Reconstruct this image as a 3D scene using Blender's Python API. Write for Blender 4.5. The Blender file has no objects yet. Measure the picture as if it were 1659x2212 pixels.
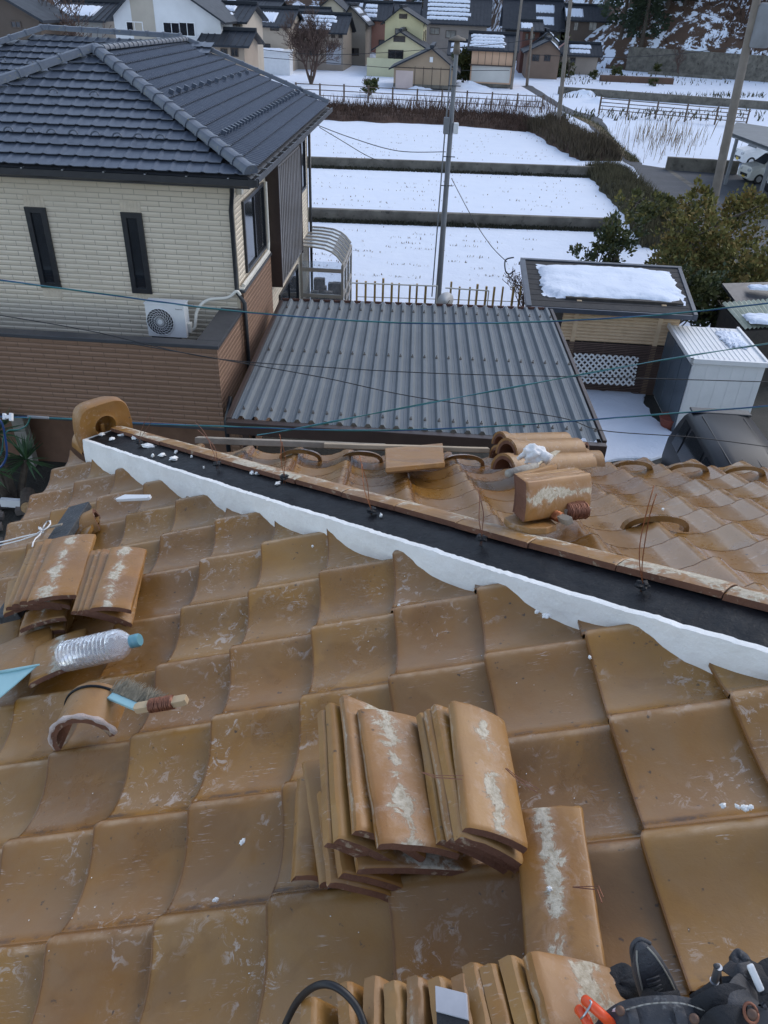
import bpy, bmesh, math, random
from mathutils import Vector as V, Matrix, noise
sc = bpy.context.scene
R = math.radians
random.seed(7)
# ---------------- camera, world, sun, exposure ----------------
H = 8.8; PITCH = R(34); ROLL = R(2.3); FPX = 1661.0
CAMP = V((0, 0, H))
cf = V((0, math.cos(PITCH), -math.sin(PITCH))); cu0 = V((0, math.sin(PITCH), math.cos(PITCH))); cx0 = V((1, 0, 0))
cx = cx0*math.cos(ROLL) + cu0*math.sin(ROLL); cu = -cx0*math.sin(ROLL) + cu0*math.cos(ROLL)
cd = bpy.data.cameras.new('camera'); cam = bpy.data.objects.new('camera', cd); sc.collection.objects.link(cam)
cam.matrix_world = Matrix(((cx.x, cu.x, -cf.x, 0), (cx.y, cu.y, -cf.y, 0), (cx.z, cu.z, -cf.z, H), (0, 0, 0, 1)))
cd.sensor_fit = 'VERTICAL'; cd.angle_y = 2*math.atan(1106/FPX); cd.clip_start = 0.05; cd.clip_end = 3000
sc.camera = cam
SUN_EL, SUN_AZ = R(34), R(55)      # azimuth clockwise from +Y
w = bpy.data.worlds.new('World'); sc.world = w; w.use_nodes = True
nt = w.node_tree; bg = nt.nodes['Background']; sky = nt.nodes.new('ShaderNodeTexSky'); sky.sky_type = 'NISHITA'
sky.sun_disc = False; sky.sun_elevation = SUN_EL; sky.sun_rotation = SUN_AZ; sky.air_density = 1.0; sky.dust_density = 0.8; sky.ozone_density = 1.0
hs = nt.nodes.new('ShaderNodeHueSaturation'); hs.inputs['Saturation'].default_value = .72; nt.links.new(sky.outputs[0], hs.inputs['Color']); nt.links.new(hs.outputs[0], bg.inputs[0]); bg.inputs[1].default_value = 0.15
sl = bpy.data.lights.new('sun', 'SUN'); sl.energy = 0.6; sl.angle = R(50); sl.color = (1, .93, .84)
so = bpy.data.objects.new('sun', sl); sc.collection.objects.link(so)
sdir = V((math.sin(SUN_AZ)*math.cos(R(38)), math.cos(SUN_AZ)*math.cos(R(38)), math.sin(R(38))))
sdir = V((math.sin(SUN_AZ)*math.cos(SUN_EL), math.cos(SUN_AZ)*math.cos(SUN_EL), math.sin(SUN_EL)))
so.rotation_euler = sdir.to_track_quat('Z', 'Y').to_euler()
so.location = (0, 0, 60)
sc.view_settings.view_transform = 'Standard'; sc.view_settings.look = 'None'; sc.view_settings.exposure = 1.0; sc.view_settings.gamma = 1
# ---------------- picture -> world helpers (1659 x 2212 grid) ----------------
def ray(px, py): return cx*((px-829.5)/FPX) + cu*((1106-py)/FPX) + cf
def plane(px, py, P, n):
    r = ray(px, py); return CAMP + r*((P-CAMP).dot(n)/r.dot(n))
def gz(px, py, z=0.0): return plane(px, py, V((0, 0, z)), V((0, 0, 1)))
def gy(px, py, y): return plane(px, py, V((0, y, 0)), V((0, 1, 0)))
T3 = R(3); HU = V((math.cos(T3), -math.sin(T3), 0)); HV = V((math.sin(T3), math.cos(T3), 0)); ZZ = V((0, 0, 1))
def W(u, v, z): return HU*u + HV*v + ZZ*z
def pv(px, py, v):
    P = plane(px, py, HV*v, HV); return P
def pu(px, py, u): return plane(px, py, HU*u, HU)
def lerp(a, b, t): return a + (b-a)*t
# ---------------- scene graph ----------------
ORI = {}
def link(o): sc.collection.objects.link(o)
def props(o, label=None, cat=None, group=None, kind=None):
    for k, x in (('label', label), ('category', cat), ('group', group), ('kind', kind)):
        if x: o[k] = x
    return o
def thing(name, label, cat, loc, group=None):
    o = bpy.data.objects.new(name, None); o.empty_display_size = .1; link(o); o.location = loc; ORI[o.name] = V(loc)
    return props(o, label, cat, group)
class MB:
    def __init__(s): s.v = []; s.f = []; s.m = []; s.a = []; s.cur = 0
    def vert(s, p, a=None): s.v.append(V(p)); s.a.append(a or (0.5, 0.5, 0.5, 0)); return len(s.v)-1
    def face(s, ix, m=None): s.f.append(list(ix)); s.m.append(s.cur if m is None else m)
    def quad(s, *P, m=None, a=None): s.face([s.vert(p, a) for p in P], m)
    def box(s, o, x, y, z, m=None, a=None):
        # o corner, x y z edge vectors
        p = [o, o+x, o+x+y, o+y]; q = [k+z for k in p]; i = [s.vert(k, a) for k in p+q]
        if x.cross(y).dot(z) < 0: i = [i[3], i[2], i[1], i[0], i[7], i[6], i[5], i[4]]
        for f in ((3, 2, 1, 0), (4, 5, 6, 7), (0, 1, 5, 4), (1, 2, 6, 5), (2, 3, 7, 6), (3, 0, 4, 7)): s.face([i[k] for k in f], m)
    def cbox(s, c, x, y, z, sx, sy, sz, m=None, a=None):
        s.box(c - x*sx/2 - y*sy/2 - z*sz/2, x*sx, y*sy, z*sz, m, a)
    def prism(s, pts, ext, m=None, a=None):
        n = len(pts); i = [s.vert(p, a) for p in pts] + [s.vert(p+ext, a) for p in pts]
        nn = sum(((pts[k]-pts[0]).cross(pts[(k+1) % n]-pts[0]) for k in range(1, n-1)), V((0, 0, 0)))
        fl = nn.dot(ext) > 0
        A = list(range(n)); s.face([i[k] for k in (A[::-1] if fl else A)], m); s.face([i[n+k] for k in (A if fl else A[::-1])], m)
        for k in range(n):
            q = [i[k], i[(k+1) % n], i[n+(k+1) % n], i[n+k]]; s.face(q if fl else q[::-1], m)
    def tube(s, path, r, seg=8, m=None, a=None, caps=True, up=None):
        path = [V(p) for p in path]; n = len(path); rings = []
        rr = r if isinstance(r, (list, tuple)) else [r]*n
        pd = None
        for k in range(n):
            d = (path[min(k+1, n-1)]-path[max(k-1, 0)])
            if d.length < 1e-9: d = V((0, 0, 1))
            d.normalize()
            if pd is None:
                t = up or (V((0, 0, 1)) if abs(d.z) < .9 else V((1, 0, 0))); x = d.cross(t).normalized()
            else:
                x = (x - d*x.dot(d)); x = x.normalized() if x.length > 1e-6 else d.orthogonal().normalized()
            y = x.cross(d); pd = d
            rings.append([s.vert(path[k] + (x*math.cos(2*math.pi*j/seg) + y*math.sin(2*math.pi*j/seg))*rr[k], a) for j in range(seg)])
        for k in range(n-1):
            for j in range(seg):
                s.face([rings[k][(j+1) % seg], rings[k][j], rings[k+1][j], rings[k+1][(j+1) % seg]], m)
        if caps and seg > 2: s.face(rings[0], m); s.face(rings[-1][::-1], m)
    def grid(s, fn, nu, nv, m=None, attr=None, flip=False):
        ix = [[s.vert(fn(i/nu, j/nv), attr(i/nu, j/nv) if attr else None) for j in range(nv+1)] for i in range(nu+1)]
        for i in range(nu):
            for j in range(nv):
                q = [ix[i][j], ix[i+1][j], ix[i+1][j+1], ix[i][j+1]]; s.face(q[::-1] if flip else q, m)
        return ix
    def build(s, name, mats, parent=None, smooth=False, origin=None, bevel=0, angle=None, solid=0, attr=False, kind=None, label=None):
        if not isinstance(mats, (list, tuple)): mats = [mats]
        if parent is not None: o0 = ORI[parent.name]
        elif origin is not None: o0 = V(origin)
        else:
            xs = [p.x for p in s.v]; ys = [p.y for p in s.v]; o0 = V(((min(xs)+max(xs))/2, (min(ys)+max(ys))/2, min(p.z for p in s.v)))
        me = bpy.data.meshes.new(name); me.from_pydata([tuple(p-o0) for p in s.v], [], s.f)
        for mt in mats: me.materials.append(mt)
        me.polygons.foreach_set('material_index', s.m)
        # metric UVs: u along the horizontal tangent, v up the face
        uv = me.uv_layers.new(name='UVMap'); me.update()
        for p in me.polygons:
            n = p.normal
            t = V((-n.y, n.x, 0)) if n.x*n.x+n.y*n.y > .01 else V((1, 0, 0)); t.normalize(); b = n.cross(t)
            for li in p.loop_indices:
                q = s.v[me.loops[li].vertex_index]; uv.data[li].uv = (q.dot(t), q.dot(b))
        if attr:
            at = me.attributes.new('tv', 'FLOAT_COLOR', 'POINT')
            flat = [c for a in s.a for c in a]; at.data.foreach_set('color', flat)
        if smooth: me.polygons.foreach_set('use_smooth', [True]*len(me.polygons))
        o = bpy.data.objects.new(name, me); link(o)
        if angle is not None:
            bm = bmesh.new(); bm.from_mesh(me); bmesh.ops.remove_doubles(bm, verts=bm.verts, dist=1e-5)
            for e in bm.edges: e.smooth = not (len(e.link_faces) == 2 and e.calc_face_angle(0) > R(angle))
            for f in bm.faces: f.smooth = True
            bm.to_mesh(me); bm.free()
        if bevel:
            bv = o.modifiers.new('bevel', 'BEVEL'); bv.width = bevel; bv.segments = 2; bv.limit_method = 'ANGLE'; bv.angle_limit = R(40)
        if parent is not None: o.parent = parent
        else: o.location = o0
        ORI[o.name] = o0
        if kind: o['kind'] = kind
        if label: o['label'] = label
        return o
def cyl(mb, a, b, r, seg=12, m=None): mb.tube([a, b], r, seg, m)
# ---------------- materials ----------------
def newmat(name):
    m = bpy.data.materials.new(name); m.use_nodes = True; nt = m.node_tree; b = nt.nodes['Principled BSDF']; return m, nt, b
def rgb(c): return (*c, 1) if len(c) == 3 else c
class N:
    def __init__(s, nt): s.nt = nt
    def __call__(s, t, **kw):
        n = s.nt.nodes.new('ShaderNode'+t)
        for k, x in kw.items():
            if k.startswith('_'): n.inputs[k[1:].replace('_', ' ')].default_value = x
            else: setattr(n, k, x)
        return n
    def L(s, a, b): s.nt.links.new(a, b)
    def noise(s, vec, scale, detail=4, rough=.55, dist=0):
        n = s('TexNoise'); n.inputs['Scale'].default_value = scale; n.inputs['Detail'].default_value = detail
        n.inputs['Roughness'].default_value = rough; n.inputs['Distortion'].default_value = dist
        if vec is not None: s.L(vec, n.inputs['Vector'])
        return n.outputs[0]
    def ramp(s, x, a, b, ca=(0, 0, 0, 1), cb=(1, 1, 1, 1)):
        if a > b: a, b, ca, cb = b, a, cb, ca
        n = s('ValToRGB'); n.color_ramp.elements[0].position = a; n.color_ramp.elements[1].position = b
        n.color_ramp.elements[0].color = ca; n.color_ramp.elements[1].color = cb; s.L(x, n.inputs[0]); return n.outputs[0]
    def mix(s, f, a, b, bt='MIX'):
        n = s('MixRGB'); n.blend_type = bt
        for k, x in ((0, f), (1, a), (2, b)):
            if hasattr(x, 'is_linked'): s.L(x, n.inputs[k])
            else: n.inputs[k].default_value = x if k == 0 else rgb(x)
        return n.outputs[0]
    def math(s, op, a, b=0.0, clamp=False):
        n = s('Math', operation=op); n.use_clamp = clamp
        for k, x in ((0, a), (1, b)):
            if hasattr(x, 'is_linked'): s.L(x, n.inputs[k])
            else: n.inputs[k].default_value = x
        return n.outputs[0]
    def bump(s, h, strength=.3, dist=.01, nrm=None):
        n = s('Bump'); n.inputs['Strength'].default_value = strength; n.inputs['Distance'].default_value = dist; s.L(h, n.inputs['Height'])
        if nrm is not None: s.L(nrm, n.inputs['Normal'])
        return n.outputs[0]
    def obj(s): return s('TexCoord').outputs['Object']
    def uv(s): return s('TexCoord').outputs['UV']
def simple(name, c1, c2=None, scale=3.0, rough=.7, metal=0, bump=0, bscale=30, coat=0, dist=.01, spots=None, spec=.5, rv=.12):
    m, nt, b = newmat(name); n = N(nt); co = n.obj()
    c2 = c2 or tuple(x*.75 for x in c1)
    f = n.ramp(n.noise(co, scale, 6, .6), .35, .68)
    col = n.mix(f, c1, c2)
    if spots:
        sc_, th, cs = spots; g = n.ramp(n.noise(co, sc_, 5, .65, .3), th, th+.06); col = n.mix(g, col, cs)
    n.L(col, b.inputs['Base Color'])
    rr = n.math('ADD', n.math('MULTIPLY', n.noise(co, scale*2.3, 5), rv*2), rough-rv, True); n.L(rr, b.inputs['Roughness'])
    b.inputs['Metallic'].default_value = metal; b.inputs['Specular IOR Level'].default_value = spec
    if coat: b.inputs['Coat Weight'].default_value = coat; b.inputs['Coat Roughness'].default_value = .15
    if bump: n.L(n.bump(n.noise(co, bscale, 6, .6), bump, dist), b.inputs['Normal'])
    return m
def glazed(name, glaze1, glaze2, dust, dusty=.5, scr=1.0, rough=.22, wet=0.0, mortar=False):
    # weathered glaze: attribute tv = (random, s along the tile, q across the tile)
    m, nt, b = newmat(name); n = N(nt); co = n.obj()
    at = n('Attribute'); at.attribute_name = 'tv'; sp = n('SeparateColor'); n.L(at.outputs['Color'], sp.inputs[0])
    rnd, s_, q_ = sp.outputs
    # per-tile offset of the texture space
    off = n('VectorMath', operation='SCALE'); n.L(at.outputs['Color'], off.inputs[0]); off.inputs['Scale'].default_value = 0
    cmb = n('CombineXYZ'); n.L(n.math('MULTIPLY', rnd, 37.0), cmb.inputs[0]); n.L(n.math('MULTIPLY', rnd, 91.0), cmb.inputs[1])
    ad = n('VectorMath', operation='ADD'); n.L(co, ad.inputs[0]); n.L(cmb.outputs[0], ad.inputs[1]); pc = ad.outputs[0]
    base = n.mix(n.ramp(n.noise(pc, 7, 5, .6), .3, .7), glaze1, glaze2)
    hv = n('HueSaturation'); n.L(base, hv.inputs['Color']); n.L(n.math('ADD', n.math('MULTIPLY', rnd, .18), .91), hv.inputs['Value'])
    n.L(n.math('ADD', n.math('MULTIPLY', rnd, .010), .495), hv.inputs['Hue']); base = hv.outputs[0]
    # dusty film in the middle of each tile, glossy towards crest and nose
    ctr = n.math('MULTIPLY', n.ramp(q_, .02, .12), n.ramp(q_, .97, .86)); 
    ctr = n.math('MULTIPLY', ctr, n.ramp(s_, .0, .10))
    film = n.math('MULTIPLY', n.ramp(n.noise(pc, 4.5, 6, .62, .4), .38-.12*dusty, .66-.12*dusty), ctr)
    film = n.math('MULTIPLY', film, .46)
    col = n.mix(film, base, dust)
    # pale lime scratches and dried runs
    mp = n('Mapping'); mp.inputs['Scale'].default_value = (1.0, 1.0, 1.0); n.L(pc, mp.inputs[0])
    s1 = n.noise(mp.outputs[0], 34, 8, .74, .8); s2 = n.noise(pc, 5, 3, .5)
    sm = n.math('MULTIPLY', n.ramp(s1, .545, .61), n.ramp(s2, .56-.05*scr, .70-.05*scr)); sm = n.math('MULTIPLY', sm, .40*scr)
    col = n.mix(sm, col, (.50, .43, .38))
    mp2 = n('Mapping'); mp2.inputs['Rotation'].default_value = (0, 0, .5); mp2.inputs['Scale'].default_value = (30, 260, 60); n.L(pc, mp2.inputs[0])
    s3 = n.math('MULTIPLY', n.ramp(n.noise(mp2.outputs[0], 1.0, 3, .6), .60, .68), n.ramp(n.noise(pc, 8, 3, .5), .55, .66))
    col = n.mix(n.math('MULTIPLY', s3, .40*scr), col, (.55, .47, .42))
    # dark specks and stains
    dk = n.math('MULTIPLY', n.ramp(n.noise(pc, 60, 3, .5), .69, .74), .75)
    col = n.mix(dk, col, (.035, .028, .025))
    dk2 = n.math('MULTIPLY', n.ramp(n.noise(pc, 11, 5, .7), .66, .76), .5)
    col = n.mix(dk2, col, (.07, .05, .045))
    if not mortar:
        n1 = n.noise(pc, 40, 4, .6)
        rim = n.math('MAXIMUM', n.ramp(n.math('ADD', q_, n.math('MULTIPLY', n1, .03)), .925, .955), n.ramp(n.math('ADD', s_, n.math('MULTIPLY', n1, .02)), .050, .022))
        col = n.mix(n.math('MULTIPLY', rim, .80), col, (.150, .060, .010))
        ln = n.math('MULTIPLY', n.ramp(q_, .845, .875), n.ramp(q_, .92, .895)); ln = n.math('MULTIPLY', ln, n.ramp(n.noise(pc, 18, 4, .6), .36, .62)); col = n.mix(n.math('MULTIPLY', ln, .45), col, (.50, .36, .23))  # pale line on the crest: sky reflection painted into the glaze colour
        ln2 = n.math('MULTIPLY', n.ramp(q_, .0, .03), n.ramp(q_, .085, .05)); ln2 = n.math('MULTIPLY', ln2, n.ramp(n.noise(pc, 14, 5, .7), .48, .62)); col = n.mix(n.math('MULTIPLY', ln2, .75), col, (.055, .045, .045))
    wt = n.ramp(n.noise(pc, 3.2, 5, .6, .5), .54, .60); col = n.mix(n.math('MULTIPLY', wt, .30), col, (.115, .050, .010)); 
    mk = None
    if mortar:
        cen = n.math('ADD', n.math('ADD', n.math('MULTIPLY', n.noise(pc, 6, 2), .16), .29), n.math('MULTIPLY', rnd, .14))
        lat = n.math('ABSOLUTE', n.math('SUBTRACT', q_, cen))
        val = n.math('SUBTRACT', n.noise(pc, 30, 9, .72, .6), n.math('MULTIPLY', lat, 1.9)); val = n.math('SUBTRACT', val, n.math('ADD', n.math('MULTIPLY', n.ramp(n.noise(pc, 11, 3, .5), .40, .62), .16), n.math('MULTIPLY', n.math('FRACT', n.math('MULTIPLY', rnd, 7.3)), .06)))
        mk = n.math('MULTIPLY', n.ramp(val, .295, .345), at.outputs['Alpha']); hz = n.math('MULTIPLY', n.ramp(val, .14, .36), n.math('MULTIPLY', at.outputs['Alpha'], .42))
        col = n.mix(hz, col, (.44, .33, .26)); mc = n.mix(n.ramp(n.noise(pc, 90, 5, .7), .35, .65), (.34, .29, .21), (.58, .53, .43)); mc = n.mix(n.ramp(n.noise(pc, 45, 4, .7), .62, .70), mc, (.22, .17, .12)); col = n.mix(mk, col, mc)
    n.L(col, b.inputs['Base Color'])
    ro = n.math('ADD', n.math('MULTIPLY', film, .30), rough, True)
    ro = n.math('ADD', ro, n.math('MULTIPLY', n.noise(pc, 35, 5, .6), .16)); ro = n.math('ADD', ro, n.math('MULTIPLY', sm, .4), True); ro = n.math('SUBTRACT', ro, n.math('MULTIPLY', wt, .10), True)
    n.L(ro, b.inputs['Roughness']); b.inputs['Specular IOR Level'].default_value = .5
    b.inputs['Coat Weight'].default_value = wet; b.inputs['Coat Roughness'].default_value = .08
    h = n.math('ADD', n.math('MULTIPLY', n.noise(pc, 14, 4, .5), 1.0), n.math('MULTIPLY', n.noise(pc, 190, 4, .65), .20))
    if mk is not None: h = n.math('ADD', h, n.math('MULTIPLY', mk, n.math('ADD', 1.0, n.math('MULTIPLY', n.noise(pc, 90, 5, .7), 2.2)))); ro = n.math('ADD', ro, mk, True); n.L(ro, b.inputs['Roughness'])
    n.L(n.bump(h, .35, .006), b.inputs['Normal'])
    return m
def siding(name, c1, c2, line, bw=.46, bh=.098):
    m, nt, b = newmat(name); n = N(nt); uv = n.uv()
    br = n('TexBrick'); br.offset = .5; br.offset_frequency = 2; br.inputs['Scale'].default_value = 1
    br.inputs['Brick Width'].default_value = bw; br.inputs['Row Height'].default_value = bh; br.inputs['Mortar Size'].default_value = .007
    br.inputs['Mortar Smooth'].default_value = .3; br.inputs['Bias'].default_value = 0; n.L(uv, br.inputs['Vector'])
    br.inputs['Color1'].default_value = rgb(c1); br.inputs['Color2'].default_value = rgb(c2); br.inputs['Mortar'].default_value = rgb(line)
    # each row is a bevelled strip: lower half leans out, with a chiselled face
    sx = n('SeparateXYZ'); n.L(uv, sx.inputs[0]); row = n.math('FRACT', n.math('DIVIDE', sx.outputs[1], bh))
    ch = n.noise(uv, 13, 4, .6)
    prof = n.math('ADD', n.math('MULTIPLY', n.ramp(row, 0, .55), n.ramp(row, 1.0, .62)), n.math('MULTIPLY', ch, .35))
    prof = n.math('MULTIPLY', prof, n.math('SUBTRACT', 1.0, br.outputs['Fac']))
    col = n.mix(n.ramp(n.noise(uv, .6, 5, .6), .3, .8), br.outputs['Color'], tuple(x*.86 for x in c2))
    n.L(col, b.inputs['Base Color']); b.inputs['Roughness'].default_value = .72
    n.L(n.bump(prof, 1.0, .016), b.inputs['Normal']); return m
def snowmat(name='snow_cover', patch=None, th=.6):
    m, nt, b = newmat(name); n = N(nt); co = n.obj()
    col = n.mix(n.noise(co, .8, 5), (.72, .77, .86), (.64, .70, .81))
    if patch: col = n.mix(n.ramp(n.noise(co, patch, 7, .68, .4), th, th+.035), col, (.085, .055, .04))
    n.L(col, b.inputs['Base Color']); b.inputs['Roughness'].default_value = .8; b.inputs['Specular IOR Level'].default_value = .2
    h = n.math('ADD', n.noise(co, 1.3, 5, .6), n.math('MULTIPLY', n.noise(co, 14, 4, .6), .18))
    n.L(n.bump(h, .5, .12), b.inputs['Normal']); return m
M = {}
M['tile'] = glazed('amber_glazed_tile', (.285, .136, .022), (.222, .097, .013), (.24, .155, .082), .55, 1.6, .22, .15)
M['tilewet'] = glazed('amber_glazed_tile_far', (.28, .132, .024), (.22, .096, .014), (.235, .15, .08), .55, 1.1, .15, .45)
M['tileloose'] = glazed('amber_loose_tile', (.325, .155, .026), (.235, .098, .014), (.265, .165, .085), .40, 1.1, .28, 0, True)
M['clay'] = simple('fired_clay', (.16, .068, .038), (.11, .048, .03), 14, .85, bump=.5, bscale=60, spots=(26, .60, (.30, .22, .15)))
M['mortarrest'] = simple('old_lime_mortar', (.56, .50, .38), (.38, .31, .21), 30, .95, bump=.9, bscale=55, dist=.012)
M['plaster'] = simple('white_lime_plaster', (.83, .83, .81), (.74, .74, .72), 6, .6, bump=.5, bscale=18, dist=.014, rv=.05, spots=(34, .66, (.70, .69, .66)))
M['blackmortar'] = simple('black_ridge_mortar', (.003, .0036, .0055), (.006, .007, .0095), 9, .50, spec=.28, bump=.55, bscale=11, dist=.02)
M['snow'] = snowmat()
M['snowpatch'] = snowmat('snow_with_bare_patches', .35, .615)
M['rooftile'] = simple('slate_blue_roof_tile', (.080, .096, .128), (.060, .074, .102), 6, .33, bump=.15, bscale=40, spots=(9, .66, (.13, .14, .15)))
M['ridgecap'] = simple('slate_ridge_cap', (.10, .115, .145), (.075, .09, .12), 5, .42, bump=.15, bscale=30, spots=(12, .6, (.16, .155, .12)))
M['cream'] = siding('cream_bevelled_siding', (.74, .65, .525), (.69, .605, .485), (.28, .24, .19))
M['brownside'] = siding('brown_bevelled_siding', (.265, .158, .105), (.235, .138, .09), (.105, .064, .045))
M['black'] = simple('black_metal', (.012, .014, .018), (.02, .022, .027), 8, .35)
M['darkgrey'] = simple('charcoal_metal', (.045, .047, .055), (.035, .037, .043), 3, .45)
M['bronze'] = simple('bronze_panel', (.13, .115, .10), (.11, .095, .085), 2, .35, metal=.3)
M['brownmetal'] = simple('dark_brown_metal', (.045, .028, .024), (.035, .022, .019), 3, .4)
M['white'] = simple('white_enamel', (.72, .73, .74), (.66, .67, .68), 3, .4)
M['whitepvc'] = simple('cream_plastic', (.66, .64, .58), (.6, .58, .52), 4, .5)
M['alu'] = simple('champagne_aluminium', (.40, .36, .31), (.34, .31, .27), 3, .4, metal=.3)
M['glassdark'] = simple('dark_window_glass', (.010, .013, .018), (.02, .024, .03), 1, .06, spec=.8, rv=.02)
M['curtain'] = simple('window_with_curtain', (.30, .29, .27), (.12, .12, .12), 1.2, .2)
M['steelroof'] = simple('galvalume_folded_roof', (.150, .170, .187), (.125, .143, .158), 1.2, .62, metal=.1, bump=.05, bscale=12)
M['concrete'] = simple('weathered_concrete', (.17, .155, .13), (.08, .072, .06), 1.6, .9, bump=.5, bscale=18, spots=(2.2, .6, (.055, .05, .042)))
M['asphalt'] = simple('asphalt', (.060, .066, .078), (.045, .05, .058), .8, .75, bump=.4, bscale=60)
M['dirt'] = simple('wet_gravel_and_soil', (.055, .052, .045), (.032, .032, .028), 1.6, .85, bump=1, bscale=14, dist=.03, spots=(30, .62, (.14, .13, .12)))
M['poleconc'] = simple('pole_concrete', (.19, .165, .14), (.14, .12, .10), 2, .85)
M['polegrey'] = simple('pole_grey', (.20, .21, .225), (.15, .155, .165), 2, .7)
M['wood'] = simple('weathered_wood', (.30, .26, .21), (.20, .17, .135), 9, .85, bump=.4, bscale=40)
M['newwood'] = simple('log_siding_wood', (.66, .49, .32), (.56, .40, .25), 5, .7)
M['latticebrown'] = simple('brown_lattice', (.13, .085, .07), (.10, .065, .055), 5, .7)
M['darkwood'] = simple('dark_wood', (.05, .042, .036), (.03, .027, .024), 5, .8, bump=.3, bscale=30)
M['blackboard'] = simple('blackened_board', (.028, .032, .038), (.05, .054, .058), 26, .6, bump=.4, bscale=70, spots=(40, .62, (.20, .20, .20)))
M['brush'] = simple('dead_brown_brush', (.085, .048, .034), (.05, .03, .022), 2, .95)
M['drygrass'] = simple('dry_grass', (.26, .20, .12), (.16, .11, .07), 3, .95)
M['leafdark'] = simple('evergreen_leaf', (.030, .048, .018), (.055, .070, .022), 1.5, .6)
M['leafolive'] = simple('olive_leaf', (.078, .078, .020), (.042, .052, .016), 1.2, .6)
M['bark'] = simple('bark', (.09, .07, .055), (.05, .04, .032), 8, .95)
M['twig'] = simple('bare_twig', (.115, .075, .06), (.075, .05, .042), 3, .95)
M['conifer'] = simple('conifer_leaf', (.018, .032, .016), (.032, .048, .022), .8, .8)
M['copper'] = simple('copper_wire', (.42, .16, .07), (.25, .09, .045), 30, .38, metal=.8)
M['copperdull'] = simple('tarnished_copper', (.26, .11, .065), (.17, .07, .045), 40, .5, metal=.5)
M['cableblue'] = simple('blue_cable', (.015, .05, .17), (.012, .04, .13), 5, .4)
M['cablegreen'] = simple('green_cable', (.02, .14, .12), (.015, .10, .09), 5, .4)
M['cableteal'] = simple('teal_cable', (.05, .18, .22), (.04, .14, .17), 5, .4)
M['cableblack'] = simple('black_cable', (.01, .01, .012), None, 5, .5)
M['leather'] = simple('worn_grey_leather', (.050, .052, .060), (.028, .029, .034), 22, .62, bump=.5, bscale=60, spots=(26, .63, (.14, .145, .15)))
M['blackcloth'] = simple('black_nylon', (.010, .011, .014), (.018, .019, .023), 40, .8, bump=.4, bscale=150)
M['orange'] = simple('orange_rubber', (.72, .085, .02), (.6, .06, .015), 6, .4)
M['steel'] = simple('worn_steel', (.50, .52, .55), (.35, .36, .38), 20, .32, metal=.9)
M['capblue'] = simple('pale_blue_plastic', (.13, .31, .37), (.11, .27, .33), 6, .35)
M['palecyan'] = simple('pale_cyan_plastic', (.30, .52, .55), (.26, .46, .50), 6, .4)
M['glove'] = simple('white_knit_cotton', (.80, .79, .78), (.70, .69, .68), 20, .95, bump=.7, bscale=120, dist=.005)
M['carblack'] = simple('black_car_paint', (.008, .010, .014), (.011, .013, .018), 2, .38, coat=.08, spec=.25, rv=.03)
M['carwhite'] = simple('pearl_white_paint', (.62, .62, .58), (.58, .58, .54), 2, .3, coat=1)
M['rubber'] = simple('tyre_rubber', (.015, .015, .016), None, 6, .8)
M['hillside'] = snowmat('snowy_brush_hillside', .5, .45)
# ================= OUR OWN TILED ROOF =================
Cz = V((0, 0, H))
A_ = V((0.93991471, 0.01588791, 0.34103945)); B_ = V((7.7246e-04, .998815079, -.0486604611)); NN = A_.cross(B_).normalized()
O_ = V((-0.61021615, 1.32021932, -1.6006594)) + Cz
def onN(px, py, h=0.0): return plane(px, py, O_ + NN*h, NN)
PB = onN(190, 1000, -.045); HD = (onN(1659, 1465, -.045) - PB).normalized()      # hip direction, rising towards the camera
HM = HD.cross(ZZ).normalized()                                    # horizontal, towards the near slope
def wN(w):                                                        # point on near plane offset w across the hip
    P = PB + HM*w; P.z -= NN.dot(HM*w)/NN.z; return P
HC = wN(-.15) + ZZ*.047
EX = V((A_.x, A_.y, 0)).normalized(); N2 = EX.cross(HD).normalized(); N2 *= (1 if N2.z > 0 else -1); D2 = EX.cross(N2).normalized()
if D2.z > 0: D2 = -D2
def onF(px, py, h=0.0): return plane(px, py, HC + N2*h, N2)
PT = [(0, .012), (.06, .003), (.18, -.005), (.34, -.009), (.5, -.005), (.65, .007), (.78, .025), (.87, .036), (.93, .034), (.97, .024), (1.0, .006)]
def prof(q, T=PT):
    if q <= T[0][0]: return T[0][1]
    for k in range(len(T)-1):
        if q <= T[k+1][0]:
            t = (q-T[k][0])/(T[k+1][0]-T[k][0]); t = t*t*(3-2*t)*.5 + t*.5; return lerp(T[k][1], T[k+1][1], t)
    return T[-1][1]
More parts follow.
